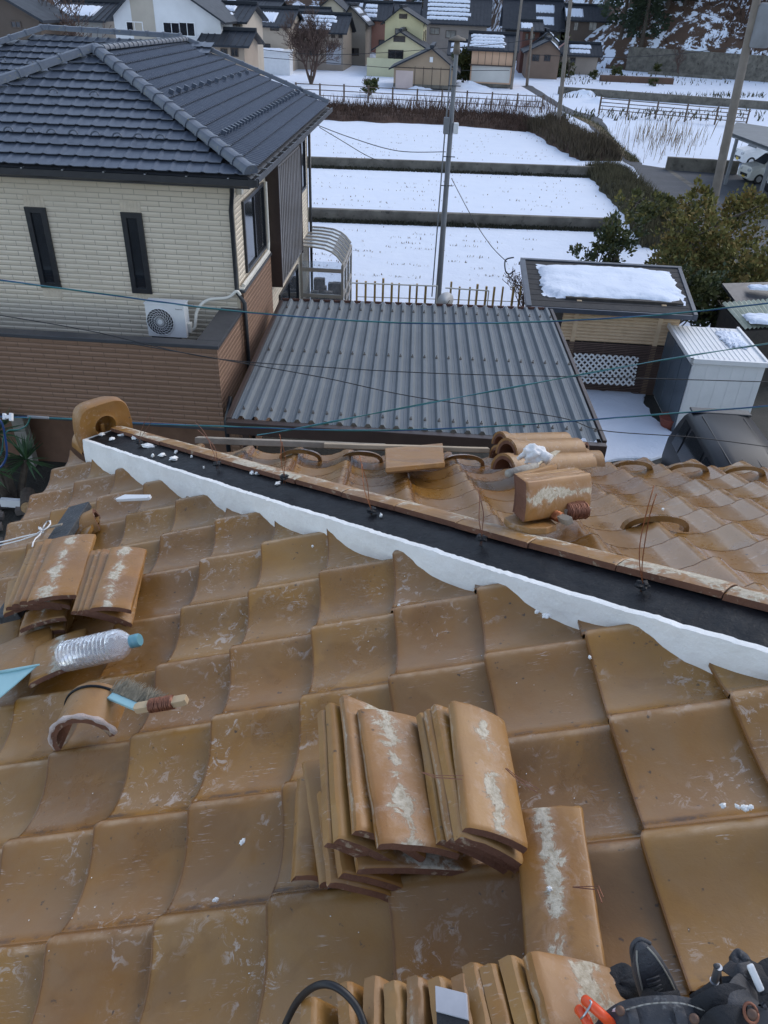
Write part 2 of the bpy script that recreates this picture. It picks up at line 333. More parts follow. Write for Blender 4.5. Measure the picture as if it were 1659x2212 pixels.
def tile(mb, P0, e, d, n, PW=.265, PL=.235, lift=.024, qs=None, ss=None, T=PT, top=.036, rad=.042, jit=1.0, over=.14, under=.03, cut=.006):
    """one pantile: P0 nose line start (q=0), e across, d downslope, n up"""
    rv = random.random(); ra = random.gauss(0, .006)*jit; dz = random.gauss(0, .0012)*jit; ds = random.gauss(0, .003)*jit; tw = random.gauss(0, .004)*jit
    qs = qs or [-under, 0, .03, .08, .14, .2, .28, .36, .44, .52, .6, .68, .75, .81, .86, .9, .93, .955, .975, .99, 1.0]
    ss = ss or [0, .004, .012, .03, .12, .3, .5, .7, .86, 1.0, 1.0+over]
    rows = []
    mean = sum(T[k][1] for k in range(len(T)))/len(T)
    for q in qs:
        x = max(0, (q-1)*PW + rad); off = rad - math.sqrt(max(0, rad*rad-x*x)) if x > 0 else 0
        off = off/PL
        col = []
        hq = prof(max(0, q), T) - top
        for kind, s in [(1, 0), (2, 0)] + [(0, s) for s in ss]:
            so_ = off + s*(1-off*.5)
            h = hq - lift*so_ + dz + tw*(q-.5)*(s-.5)
            dd = ds - so_*PL + ra*(q-.5)
            if kind == 1: h -= lift + .004; dd -= cut
            elif kind == 2: h -= .009; dd -= .0005
            elif s == 0: h -= .0022; dd -= .003
            elif s == .004: dd -= .005
            P = P0 + e*(q*PW) + d*dd + n*h
            col.append(mb.vert(P, (rv, min(1, s), max(0, min(1, q)), 1)))
        rows.append(col)
    # far edge skirt
    q = 1.0; rows.append([mb.vert(mb.v[k] - n*.013 - e*.001, mb.a[k]) for k in rows[-1]])
    for i in range(len(rows)-1):
        for j in range(len(rows[0])-1):
            mb.face([rows[i][j], rows[i+1][j], rows[i+1][j+1], rows[i][j+1]])
def bisect(o, P, n, keep_inner=True):
    bm = bmesh.new(); bm.from_mesh(o.data); loc = ORI[o.name]
    bmesh.ops.bisect_plane(bm, geom=bm.verts[:]+bm.edges[:]+bm.faces[:], plane_co=P-loc, plane_no=n, clear_outer=True)
    bm.to_mesh(o.data); bm.free()
def smooth_by(o, deg=38):
    bm = bmesh.new(); bm.from_mesh(o.data)
    for e in bm.edges: e.smooth = not (len(e.link_faces) == 2 and e.calc_face_angle(0) > R(deg))
    for f in bm.faces: f.smooth = True
    bm.to_mesh(o.data); bm.free()
own = thing('tiled_house', 'house under our feet with amber glazed pantile hip roof and unfinished ridge', 'house', (0, 1, 0))
# --- near slope ---
mb = MB(); r0 = .06
missing = set()
for c in range(-5, 11):
    for r in range(-7, 10):
        P = O_ + A_*(.235*(c-.12)) + B_*(.265*(r-1+r0))
        w = (P + A_*.12 + B_*.13 - PB).dot(HM)
        if w < -.32: continue
        tile(mb, P, B_, -A_, NN)
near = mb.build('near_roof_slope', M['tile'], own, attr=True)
HMn = HM.copy()
bisect(near, PB - HMn*.012, -HMn)
smooth_by(near)
# --- far slope ---
mb = MB()
base = HC.copy()
eaveY = onF(1480, 990)
k0 = (eaveY - base).dot(D2)
xoff = (onF(1489, 988) - base).dot(EX)     # a crest at the eave seen at x = 1489
for c in range(-1, 24):
    for r in range(-16, 13):
        P = base + D2*(k0 - .235*c) + EX*(xoff + .265*(r-.88))
        w = (P - D2*.12 + EX*.13 - PB).dot(HM)
        if w > .10 or c < 0: continue
        if P.y < -1.5: continue
        tile(mb, P, -EX, D2, N2, qs=None) if False else tile(mb, P + EX*0, EX, D2, N2, jit=.8, lift=.028)
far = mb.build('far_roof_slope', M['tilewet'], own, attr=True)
for f in far.data.polygons: pass
bisect(far, PB - HM*.27, HM)
smooth_by(far)
# snow guard hoops standing across the valleys
def hoop(P, e, n, d, wd=.20, ht=.052):
    mb = MB(); pts = []
    for k in range(15):
        t = math.pi*k/14; pts.append(P + e*(-math.cos(t)*wd/2) + n*(math.sin(t)**.8*ht - .004) - d*(math.sin(t)*.045))
    x = .019
    lo = []; 
    for i, p in enumerate(pts):
        t = math.pi*i/14; rdir = (-e*math.cos(t)*.6 + n*math.sin(t)).normalized()
        lo.append([mb.vert(q, (.9, .5, .3, 1)) for q in (p - rdir*.010 - d*x, p + rdir*.009 - d*x, p + rdir*.009 + d*x, p - rdir*.010 + d*x)])
    for i in range(14):
        for j in range(4): mb.face([lo[i][j], lo[i+1][j], lo[i+1][(j+1) % 4], lo[i][(j+1) % 4]])
    return mb.build('snow_guard_hoop', M['tilewet'], own, attr=True, smooth=False, angle=50)
for (px, py) in ((650, 992), (782, 996), (1000, 1003), (1361, 1016), (1481, 1021), (1602, 1028), (1413, 1142)):
    hoop(onF(px, py, -.040), EX, N2, D2)
hoop(onN(188, 1160, -.04), B_, NN, -A_)
# --- hip ridge: plaster face, black mortar bed, half course of flat ridge tiles ---
def tab(T, t):
    if t <= T[0][0]: return T[0][1]
    for k in range(len(T)-1):
        if t <= T[k+1][0]: return lerp(T[k][1], T[k+1][1], (t-T[k][0])/(T[k+1][0]-T[k][0]))
    return T[-1][1]
HT = [(-.05, .142), (.08, .139), (.87, .113), (1.41, .098), (1.84, .087), (2.25, .083), (2.72, .070), (3.1, .066), (4.2, .062)]
RL = (-.05, 5.0)
def rp(t, w, z): return PB + HD*t + HM*w + ZZ*z
mb = MB(); nt_ = 260
for jj in range(2): pass
def plf(u, v):
    t = lerp(0.0, RL[1], u); top = tab(HT, t); z = lerp(-.13, top, v)
    nz = noise.noise(V((t*5, z*8, 3)))*.005 + noise.noise(V((t*26, z*26, 1)))*.0022
    lip = .003*noise.noise(V((t*70, 2, 0))) if v > .93 else 0
    if v > .9: z += .0025*noise.noise(V((t*13, 7, 0)))+.0022*noise.noise(V((t*61, 7, 0)))+.002*noise.noise(V((t*140, 3, 0)))
    return rp(t, .004 + nz + lip + .012*(1-v), z)
mb.grid(plf, 420, 14, flip=True)
mb.grid(lambda u, v: plf(u, 1) - HM*(.018*v) + ZZ*(.001*math.sin(v*3.1)), 420, 2, flip=True)
# end cap
mb.quad(plf(0, 0), plf(0, 1), plf(0, 1)-HM*.2, plf(0, 0)-HM*.2)
mb.build('white_plaster_face', M['plaster'], own, smooth=True)
mb = MB()
def bkf(u, v):
    t = lerp(0.0, RL[1], u); w = lerp(-.006, -.30, v); z = tab(HT, t) - .004 - .012*abs(v*2-1)**2*.5 - max(0, -w-.17)*.95
    z += noise.noise(V((t*9, w*14, 9)))*.004 + noise.noise(V((t*40, w*60, 5)))*.0022
    return rp(t, w, z)
mb.grid(bkf, 420, 24, flip=True)
mb.build('black_mortar_bed', M['blackmortar'], own, smooth=True)
mb = MB(); mb.grid(lambda u, v: rp(lerp(0, RL[1], u), -.30, lerp(tab(HT, lerp(0, RL[1], u))-.13, -.2, v)), 60, 3, flip=True)
mb.build('far_plaster_face', M['plaster'], own)
# flat ridge tiles along the far half, cut red clay edge towards us
L_ = .272; k = 0; t = .02
while t < 4.9:
    t1 = t + L_ - .003; zt = tab(HT, t + L_/2); sl_ = (tab(HT, t1)-tab(HT, t))/L_
    jz = random.gauss(0, .0012); jw = random.gauss(0, .0015); rv = random.random()
    mb = MB(); prs = [(-.148, .020), (-.165, .021), (-.185, .019), (-.21, .010), (-.235, -.004), (-.262, -.025), (-.285, -.048)]
    def zz(tt, dz): return tab(HT, t) + sl_*(tt-t) + dz + jz
    st = [t, t+.004, t+.09, t+.18, t1-.004, t1]
    ix = [[mb.vert(rp(tt, w+jw, zz(tt, dz - (.003 if tt in (t, t1) else 0))), (rv, .5, .44 + (-w-.212)*1.9, 1)) for (w, dz) in prs] for tt in st]
    for i in range(len(st)-1):
        for j in range(len(prs)-1): mb.face([ix[i][j], ix[i+1][j], ix[i+1][j+1], ix[i][j+1]], 0)
    lo = [[mb.vert(rp(tt, w+jw, zz(tt, dz-.020)), (rv, .5, .5, 1)) for (w, dz) in (prs[0], prs[-1])] for tt in st]
    for i in range(len(st)-1):
        mb.face([lo[i][0], lo[i+1][0], ix[i+1][0], ix[i][0]], 1); mb.face([ix[i][-1], ix[i+1][-1], lo[i+1][1], lo[i][1]], 1)
    for e_ in (0, -1): mb.face([lo[e_][0], *ix[e_], lo[e_][1]], 1)
    mb.build('flat_ridge_tile', [M['tileloose'], M['clay']], own, attr=True)
    t += L_
# ridge end ornament (thick rounded slab with a round socket)
def outline(wd, ht, n=40):
    pts = []
    for k in range(n):
        a = 2*math.pi*k/n; c, s = math.cos(a), math.sin(a); e = 2/4.0
        x = abs(c)**e*math.copysign(1, c); y = abs(s)**e*math.copysign(1, s)
        wdt = wd*(1 - .10*max(0, y)) if y > 0 else wd*(1 + .04*y)
        pts.append((x*wdt/2, y*ht/2))
    return pts
hh = V((HD.x, HD.y, 0)).normalized(); OB = rp(-.005, -.135, 0)
orn = MB(); wd, ht = .30, .30; zc = .155
def og(x, y, dep): return OB + HM*(-x) + ZZ*(y+zc) - hh*dep
n_ = 40; ol = outline(wd, ht, n_)
rings = []
for (sc_, dep) in ((.90, -.004), (.97, -.004), (1.0, .006), (1.0, .05), (.97, .065), (.90, .10), (.86, .115)):
    rings.append([orn.vert(og(x*sc_, y*sc_, dep), (.3, .5, .5, 0)) for x, y in ol])
hole = [];
for (rr, dep) in ((.085, .010), (.058, .002), (.054, .010), (.052, .07), (.0, .07)):
    hole.append([orn.vert(og(rr*math.cos(2*math.pi*k/n_), rr*math.sin(2*math.pi*k/n_) + .015, dep), (.3, .5, .9, 0)) for k in range(n_)])
seq = hole[::-1] + rings
for i in range(len(seq)-1):
    for k in range(n_): orn.face([seq[i][k], seq[i][(k+1) % n_], seq[i+1][(k+1) % n_], seq[i+1][k]])
orn.face(rings[-1])
og_o = orn.build('ridge_end_ornament', M['tileloose'], own, smooth=True, attr=True, angle=50)
mb = MB(); mb.cbox(og(.0, -.02, .055), HM, ZZ, hh, .022, .07, .03, a=(.7, .5, .4, 0)); mb.build('wire_lug', M['tileloose'], og_o, attr=True, bevel=.004)
# short round tile under the ornament at the corner
def half_round(mb, P, ax, up, L, r, th=.016, a0=0, a1=math.pi, seg=18, m=0, mi=1, at=(.5, .5, .5, 0), ns=3):
    sd = ax.cross(up).normalized()
    def pt(k, l, rr): a = lerp(a0, a1, k/seg); return P + ax*l + sd*(math.cos(a)*rr) + up*(math.sin(a)*rr)
    O = [[mb.vert(pt(k, L*i/ns, r), at) for k in range(seg+1)] for i in range(ns+1)]; I = [[mb.vert(pt(k, L*i/ns, r-th), at) for k in range(seg+1)] for i in range(ns+1)]
    for i in range(ns):
        for k in range(seg):
            mb.face([O[i][k], O[i][k+1], O[i+1][k+1], O[i+1][k]], m); mb.face([I[i][k+1], I[i][k], I[i+1][k], I[i+1][k+1]], mi)
        for k in (0, seg): mb.face([O[i][k], O[i+1][k], I[i+1][k], I[i][k]], mi)
    for k in range(seg):
        mb.face([O[0][k+1], O[0][k], I[0][k], I[0][k+1]], mi); mb.face([O[ns][k], O[ns][k+1], I[ns][k+1], I[ns][k]], mi)
mb = MB(); half_round(mb, OB - hh*.13 - ZZ*.02, hh*-1, ZZ, .12, .105); mb.build('corner_cap_tile', [M['tileloose'], M['clay']], own, smooth=False, attr=True, angle=40)
# walls, soffit and gutters of our own house
ec = base + D2*k0
eN = O_ + A_*(.235*-5.3)
xl = eN.x; ye = ec.y
mb = MB(); zb = 6.3
mb.box(V((xl+.45, -6, 0)), V((9.5, 0, 0)), V((0, ye-.45+6, 0)), V((0, 0, zb)))
mb.build('outer_wall', simple('tan_render_wall', (.40, .36, .30), None, 2, .85), own)
mb = MB()
mb.box(V((xl+.03, -6, 6.38)), V((.03, 0, 0)), V((0, ye+6-.06, 0)), V((0, 0, .15))); mb.box(V((xl+.03, ye-.06, 6.38)), V((11, 0, 0)), V((0, .03, 0)), V((0, 0, .15)))
mb.box(V((xl+.06, -6, 6.34)), V((11, 0, 0)), V((0, ye+6-.1, 0)), V((0, 0, .03)))
mb.build('eave_board', M['darkwood'], own)
# ================= LOOSE TILES AND TOOLS ON THE ROOF =================
ORD = ['first', 'second', 'third', 'fourth', 'fifth', 'sixth', 'seventh', 'eighth', 'ninth', 'tenth', 'eleventh', 'twelfth', 'thirteenth']
def noshi(name, label, A, Bq, wdir, nrm, wid=.155, th=.019, arch=.008, mortar=True, group=None, hip=False, seed=0, red=False, parent=None):
    """flat ridge tile: A far end and Bq near end of its left long edge, wdir across, nrm outwards"""
    l = (Bq-A); L = l.length; l.normalize(); wdir = (wdir - l*wdir.dot(l)).normalized(); nrm = l.cross(wdir) if l.cross(wdir).dot(nrm) > 0 else wdir.cross(l)
    mb = MB(); rv = random.random(); nw = 10; nl = 12
    us = [0, .025, .05, .15, .3, .5, .7, .85, .96, .985, 1]; ls = [0, .012, .03] + [k/8 for k in range(1, 8)] + [.97, .988, 1]
    def hgt(u): return arch*4*u*(1-u)
    def chip(a, b): return .0014*noise.noise(V((a*14+rv*50, b*14, 3)))
    top = []; bot = []
    for u in us:
        bev = .004 if u in (0, 1) else (.0012 if u in (.025, .985) else 0)
        rt = []; rb = []
        for s in ls:
            be = bev + (.004 if s in (0, 1) else (.0012 if s in (.012, .988) else 0))
            e1 = .0022*noise.noise(V((s*22, rv*40, u))) if u in (0, 1) else 0
            e2 = .003*noise.noise(V((u*16, rv*40, s))) if s in (0, 1) else 0
            p = A + l*(s*L + e2) + wdir*(u*wid + e1)
            rt.append(mb.vert(p + nrm*(hgt(u) - be + chip(u, s)), (rv, min(1, s*.8+.1), .15+.6*u, 1.0 if mortar else 0.0)))
            rb.append(mb.vert(p + nrm*(hgt(u) - th), (rv, .5, .5, 0)))
        top.append(rt); bot.append(rb)
    nu, ns = len(us), len(ls)
    for i in range(nu-1):
        for j in range(ns-1):
            mb.face([top[i][j], top[i][j+1], top[i+1][j+1], top[i+1][j]], 0); mb.face([bot[i][j+1], bot[i][j], bot[i+1][j], bot[i+1][j+1]], 1)
    for j in range(ns-1):
        mb.face([bot[0][j], bot[0][j+1], top[0][j+1], top[0][j]], 0); mb.face([top[-1][j], top[-1][j+1], bot[-1][j+1], bot[-1][j]], 0)
    for i in range(nu-1):
        mb.face([top[i][0], top[i+1][0], bot[i+1][0], bot[i][0]], 1); mb.face([bot[i][-1], bot[i+1][-1], top[i+1][-1], top[i][-1]], 1)
    o = mb.build(name, [M['tileloose'], M['clay']], parent, attr=True, origin=(A+Bq)/2 if parent is None else None, angle=42)
    if label: props(o, label, 'roof tile', group)
    return o
def ns(label, far, nearp, h, th_deg, wid=.155, group=None, pl='N', h2=None, flip=1, **kw):
    on = onN if pl == 'N' else onF; n = NN if pl == 'N' else N2
    A = on(*far, h); Bq = on(*nearp, h if h2 is None else h2)
    l = (Bq-A).normalized(); w0 = (n.cross(l)).normalized(); w0 = w0 if w0.dot(cx) > 0 else -w0
    w0 = w0*flip
    wd = w0*math.cos(R(th_deg)) - n*math.sin(R(th_deg)); nr = w0*math.sin(R(th_deg)) + n*math.cos(R(th_deg))
    return noshi('flat_roof_tile', label, A, Bq, wd, nr, wid, group=group, **kw)
def X1(x, y): return (x*.446+603.5, y*.446+1453.8)
G1 = 'flat roof tiles heaped in the middle of the roof'
# lower layer
low = [((110, 425), (195, 1012), .055, 20, 'half hidden flat tile with a thick mortar crust sticking out at the left of the middle heap', {}),
       ((205, 560), (258, 1004), .085, 52, 'flat tile at the lower left of the middle heap, beside the mortar crusted one', {'mortar': False}),
       ((250, 560), (312, 962), .090, 52, 'second of the three flat tiles peeping out under the middle heap', {'mortar': False}),
       ((330, 560), (385, 938), .095, 34, 'flat tile with mortar rest lying lowest under the middle heap, its near end showing', {'wid': .30})]
for f, q, h, a, lb, kw in low: ns(lb, X1(*f), X1(*q), h, a, group=G1, **kw)
upp = [((212, 170), (245, 808), .155, 58, 'leftmost upright flat tile of the leaning row on the middle heap', {'mortar': False}),
       ((248, 132), (292, 792), .165, 58, 'second upright flat tile from the left on the middle heap', {'mortar': False}),
       ((318, 100), (384, 748), .172, 56, 'third flat tile from the left on the middle heap with a pale mortar smear at its far end', {}),
       ((385, 165), (490, 818), .170, 38, 'broad flat tile with a long white mortar crust leaning over the left half of the middle heap', {'wid': .148}),
       ((690, 182), (790, 800), .125, 55, 'narrow flat tile just right of the broad one in the middle heap', {}),
       ((725, 165), (845, 790), .140, 56, 'thin scratched flat tile between the two broad ones of the middle heap', {}),
       ((762, 142), (885, 785), .150, 56, 'flat tile second from the right in the middle heap', {'mortar': False}),
       ((840, 125), (910, 738), .160, 46, 'broad flat tile with mortar crust at the right end of the middle heap, next to the bare roof', {'wid': .122})]
for f, q, h, a, lb, kw in upp: ns(lb, X1(*f), X1(*q), h, a, group=G1, **kw)
# curved shard standing at the left of the heap
ns('curved amber tile standing on its edge at the far left of the middle heap', X1(98, 500), X1(70, 985), .05, 40, wid=.07, mortar=False, group=G1, arch=.02)
# the single flat tile lying on the slope
ns('single flat tile with a long white mortar stripe lying alone right of the middle heap', (1113, 1752), (1135, 2100), .035, 3, wid=.118)
# bottom heap
G2 = 'flat roof tiles standing in a row at the bottom of the view'
def X2(x, y): return (x*.6528+576, y*.6528+1893)
row = [(155, 392, 150, 560), (272, 340, 290, 560), (365, 322, 360, 560), (430, 336, 440, 560), (508, 325, 512, 560), (578, 324, 610, 560), (655, 314, 690, 560), (690, 276, 752, 560), (748, 280, 820, 560), (812, 252, 898, 560)]
for k, (a, b_, c_, d_) in enumerate(row):
    ns(ORD[k] + ' flat tile from the left in the row standing on edge at the bottom of the view', X2(a, b_), X2(c_, d_), .105 + .004*k, 72, mortar=(k in (4,)), group=G2, th=.024)
ns('broad mortar streaked flat tile closing the right end of the row at the bottom of the view', X2(878, 240), X2(965, 560), .150, 48, wid=.20, group=G2, th=.024)
# left heap
G3 = 'flat roof tiles heaped at the left edge of the roof'
def X3(x, y): return (x*.2645, y*.2645+1069.7)     # crop of the left side
lowL = [((190, 1000), (140, 1180), .03, 12, 'lowest flat tile under the left heap, near end towards the bottle', {'wid': .15}), ((200, 960), (155, 1090), .06, 8, 'flat tile second from the bottom under the left heap', {'wid': .15}),
        ((60, 700), (20, 965), .07, 12, 'outermost flat tile at the left edge of the left heap', {'wid': .17})]
for f, q, h, a, lb, kw in lowL: ns(lb, X3(*f), X3(*q), h, a, group=G3, **kw)
upL = [((235, 430), (48, 905), .120, 30, 'leftmost leaning flat tile of the left heap', {'mortar': False}), ((300, 375), (100, 880), .135, 32, 'second leaning flat tile from the left in the left heap', {'mortar': False}),
       ((365, 350), (160, 860), .145, 32, 'third leaning flat tile from the left in the left heap, mortar peeping out', {}),
       ((425, 352), (215, 860), .150, 16, 'broad clay coloured flat tile with a mortar stripe on top of the left heap', {'wid': .155}),
       ((745, 440), (590, 935), .105, 42, 'narrow flat tile in the gap between the two broad ones of the left heap', {}), ((790, 432), (640, 930), .115, 44, 'second narrow flat tile in the gap of the left heap', {'mortar': False}),
       ((835, 428), (685, 925), .120, 46, 'third narrow flat tile in the gap of the left heap', {'mortar': False}), ((905, 422), (735, 915), .125, 26, 'broad mortar stained flat tile at the right side of the left heap', {'wid': .122})]
for f, q, h, a, lb, kw in upL: ns(lb, X3(*f), X3(*q), h, a, group=G3, **kw)
ns('short flat tile with mortar stripe supporting the foot of the water bottle', X3(290, 1240), X3(225, 1540), .030, 4, wid=.165, h2=.04)
ns('wet flat tile at the left edge below the left heap', X3(-60, 1250), X3(-90, 1560), .035, 6, wid=.19, mortar=False)
# dark board under the heap, with a string bow
def board(name, label, cat, P, l, w, n, L, wd, th, mat_, **kw):
    mb = MB(); mb.cbox(P, l, w, n, L, wd, th); return props(mb.build(name, mat_, None, bevel=.003, **kw), label, cat)
a0 = onN(*X3(560, 95), .06); a1 = onN(*X3(-60, 1010), .03); l = (a1-a0).normalized(); w_ = NN.cross(l).normalized()
if w_.dot(cx) < 0: w_ = -w_
wd_ = .135
mb = MB(); mb.box(a0 - NN*.03, l*(a1-a0).length, w_*.10, NN*.03); bd = mb.build('board', M['blackboard'], None, bevel=.003, origin=(a0+a1)/2); props(bd, 'long blackened board running under the left heap of tiles, tied with white string', 'board')
s0 = onN(*X3(345, 285), .075)
mb = MB()
pth = [onN(*X3(-40, 392), .03), onN(*X3(60, 372), .03), onN(*X3(180, 340), .045), onN(*X3(300, 315), .07), s0]
mb.tube(pth, .003, 6); mb.tube([p - NN*.01 + A_*.0 for p in [onN(*X3(-40, 402), .03), onN(*X3(160, 352), .045), s0]], .003, 6)
def loop(cen, ex, ey, rx, ry, a0_, a1_, n=14): return [cen + ex*(math.cos(lerp(a0_, a1_, k/n))*rx) + ey*(math.sin(lerp(a0_, a1_, k/n))*ry) for k in range(n+1)]
mb.tube([s0] + [onN(*X3(x, y), .085) for x, y in ((360, 250), (385, 215), (410, 210), (412, 235), (385, 268), (352, 288))], .003, 6)
mb.tube([s0] + [onN(*X3(x, y), .085) for x, y in ((330, 265), (315, 258), (318, 272), (345, 290))], .003, 6)
mb.tube([s0] + [onN(*X3(x, y), .08) for x, y in ((325, 325), (290, 355), (270, 390), (264, 420))], .003, 6)
props(mb.build('string', M['glove'], smooth=True), 'white string tied in a bow round the blackened board', 'string')
p0 = onN(*X3(365, 282), .072); p1 = onN(*X3(503, 250), .072); mb = MB(); l = (p1-p0).normalized(); mb.box(p0, p1-p0, NN.cross(l)*.013, NN*.006)
props(mb.build('wood_strip', M['wood'], bevel=.001), 'thin grey wood strip held under the white string bow', 'wood strip')
p0 = onN(*X3(962, 45), .03); p1 = onN(*X3(1228, 30), .03); l = (p1-p0).normalized(); q_ = NN.cross(l).normalized(); q_ = q_ if q_.dot(cu) > 0 else -q_
mb = MB(); mb.prism([p0, p0+l*.028+q_*.026, p1+q_*.012, p1+l*.006-q_*.004, p1-q_*.012, p0+l*.004-q_*.010], NN*.014)
props(mb.build('plaster_lath', M['white'], bevel=.002), 'short pointed lath white with plaster lying between the left heap and the ridge', 'lath')
# half buried round tile on the roof near the left heap
hr = MB(); P = onN(*X3(600, 330), -.02); half_round(hr, P, (B_*-.35 + A_*-.94).normalized() * -1, NN, .12, .07)
o = hr.build('round_roof_tile', [M['tileloose'], M['clay']], attr=True, angle=40); props(o, 'small half round tile behind the blackened board of the left heap', 'roof tile')
# dark shadowed plank at the far left under the heap
# water bottle
b0 = onN(*X3(500, 1325), .052); b1 = onN(*X3(1145, 1180), .052); ax = (b1-b0).normalized(); L = (b1-b0).length
sd = ax.cross(NN).normalized(); up_ = sd.cross(ax)
prf = [(0, .0), (.005, .55), (.03, .88), (.07, 1.0)]
x = .07
while x < .66: prf += [(x+.008, 1.0), (x+.018, .93), (x+.028, 1.0)]; x += .052
prf += [(.70, 1.0), (.74, .98), (.80, .80), (.86, .52), (.885, .40), (.89, .40)]
rad = .047
def lathe(mb, P, ax, up, prf, L, rad, seg=28, m=0, sq=1.0):
    sd = ax.cross(up).normalized(); rg = []
    for (t, r) in prf: rg.append([mb.vert(P + ax*(t*L) + sd*(math.cos(2*math.pi*k/seg)*r*rad*sq) + up*(math.sin(2*math.pi*k/seg)*r*rad)) for k in range(seg)])
    for i in range(len(rg)-1):
        for k in range(seg): mb.face([rg[i][k], rg[i][(k+1) % seg], rg[i+1][(k+1) % seg], rg[i+1][k]], m)
    if prf[0][1] > .01: mb.face(rg[0][::-1], m)
    if prf[-1][1] > .01: mb.face(rg[-1], m)
mg, ntg, bb = newmat('clear_bottle_plastic'); bb.inputs['Base Color'].default_value = (.93, .95, .99, 1); bb.inputs['Transmission Weight'].default_value = .75; bb.inputs['Roughness'].default_value = .12; bb.inputs['IOR'].default_value = 1.25
nn_ = N(ntg); ntg.links.new(nn_.bump(nn_.noise(nn_.obj(), 40, 4, .6, 1.0), .9, .01), bb.inputs['Normal'])
bt = thing('water_bottle', 'clear ribbed plastic water bottle with pale blue cap lying on the tiles', 'bottle', b0)
mb = MB(); lathe(mb, b0, ax, up_, prf, L, rad); bm_ = mb.build('bottle_body', mg, bt, smooth=True)
mb = MB(); lathe(mb, b0 - up_*.002, ax, up_, [(.01, .1), (.03, .80), (.07, .90), (.70, .90), (.78, .70), (.80, .1)], L, rad*.96)
wm, ntw, wb = newmat('water'); wb.inputs['Base Color'].default_value = (.80, .86, .90, 1); wb.inputs['Transmission Weight'].default_value = .9; wb.inputs['Roughness'].default_value = .05; wb.inputs['IOR'].default_value = 1.33
wo = mb.build('water', wm, bt, smooth=True); bisect(wo, b0 + up_*.006, V((0, 0, 1)))
bmx = bmesh.new(); bmx.from_mesh(wo.data); bmesh.ops.holes_fill(bmx, edges=[e for e in bmx.edges if e.is_boundary]); bmx.to_mesh(wo.data); bmx.free()
mb = MB(); lathe(mb, b0, ax, up_, [(.89, .38), (.893, .42), (.92, .42), (.925, .40), (.94, .43), (.985, .42), (1.0, .36)], L, rad); mb.build('bottle_cap', M['capblue'], bt, smooth=True, angle=35)
# pale cyan dustpan blade at the left edge
P = [onN(*X3(-70, 1450), .05), onN(*X3(320, 1385), .07), onN(*X3(120, 1560), .05), onN(*X3(-70, 1720), .035), onN(*X3(-140, 1600), .03)]
mb = MB(); mb.prism(P, NN*.004); o = mb.build('plastic_scoop', M['palecyan'], None, bevel=.001); props(o, 'pale cyan plastic scoop poking in at the left edge', 'scoop')
mb = MB(); mb.tube([onN(*X3(-70, 1460), .055), onN(*X3(140, 1420), .068), onN(*X3(320, 1385), .075)], [.004, .005, .003], 8); mb.build('rolled_edge', M['palecyan'], o, smooth=True)
# cut half round tile with mortar rim
P = onN(*X3(690, 1960), -.01); ax_ = (onN(*X3(800, 1720), 0) - onN(*X3(680, 2010), 0)).normalized()
hr = MB(); P = onN(*X3(690, 2020), .0); half_round(hr, P, ax_, NN, .135, .086, .015, -.05, math.pi+.05, 26)
o = hr.build('round_roof_tile', [M['tileloose'], M['clay']], attr=True, angle=40); props(o, 'upturned half round tile with a whitish mortar rim beside the brush', 'roof tile')
mb = MB(); sdv = ax_.cross(NN).normalized(); mb.tube([P + ax_*.006 + sdv*(math.cos(a)*.088) + NN*(math.sin(a)*.088) for a in [math.pi*k/22 for k in range(23)]], [.007+.002*math.sin(k*1.7) for k in range(23)], 8); mb.build('mortar_rim', simple('pinkish_mortar', (.52, .44, .40), (.38, .30, .27), 25, .9, bump=.8, bscale=60), o, smooth=True)
mb = MB(); mb.tube([P + ax_*.118 + sdv*(math.cos(a)*.0875) + NN*(math.sin(a)*.0875) for a in [math.pi*k/22 for k in range(23)]], .004, 6); mb.build('dark_band', M['blackmortar'], o, smooth=True)
# brush with frayed bristles
h0 = onN(*X3(905, 1660), .045); h1 = onN(*X3(1120, 1750), .045)
mb = MB(); l = (h1-h0).normalized(); wv = NN.cross(l).normalized(); wv = wv if wv.dot(cu) > 0 else -wv
mb.box(h0 - wv*.008, h1-h0+l*.02, wv*.022, NN*.012)
br = mb.build('brush', M['palecyan'], None, bevel=.003); props(br, 'old hand brush with frayed grey bristles and pale blue back', 'brush')
mb = MB()
for k in range(520):
    t = random.random(); p = h0 + l*(t*(h1-h0).length*1.55 + random.uniform(-.01, .01) - .01) + wv*.012 + NN*random.uniform(0, .016)
    d = (wv*random.uniform(.8, 1.2) + l*random.uniform(-.35, .55) + NN*random.uniform(-.1, .35)).normalized(); ln = random.uniform(.030, .060)
    q1 = p + d*ln*.6; q2 = p + d*ln + (l*random.uniform(-1, 1) - NN*random.uniform(0, .6))*.009
    mb.tube([p, q1, q2], [.0009, .0008, .0003], 3, caps=False)
mb.build('bristles', simple('frayed_bristle', (.28, .25, .19), (.16, .145, .11), 60, .9), br)
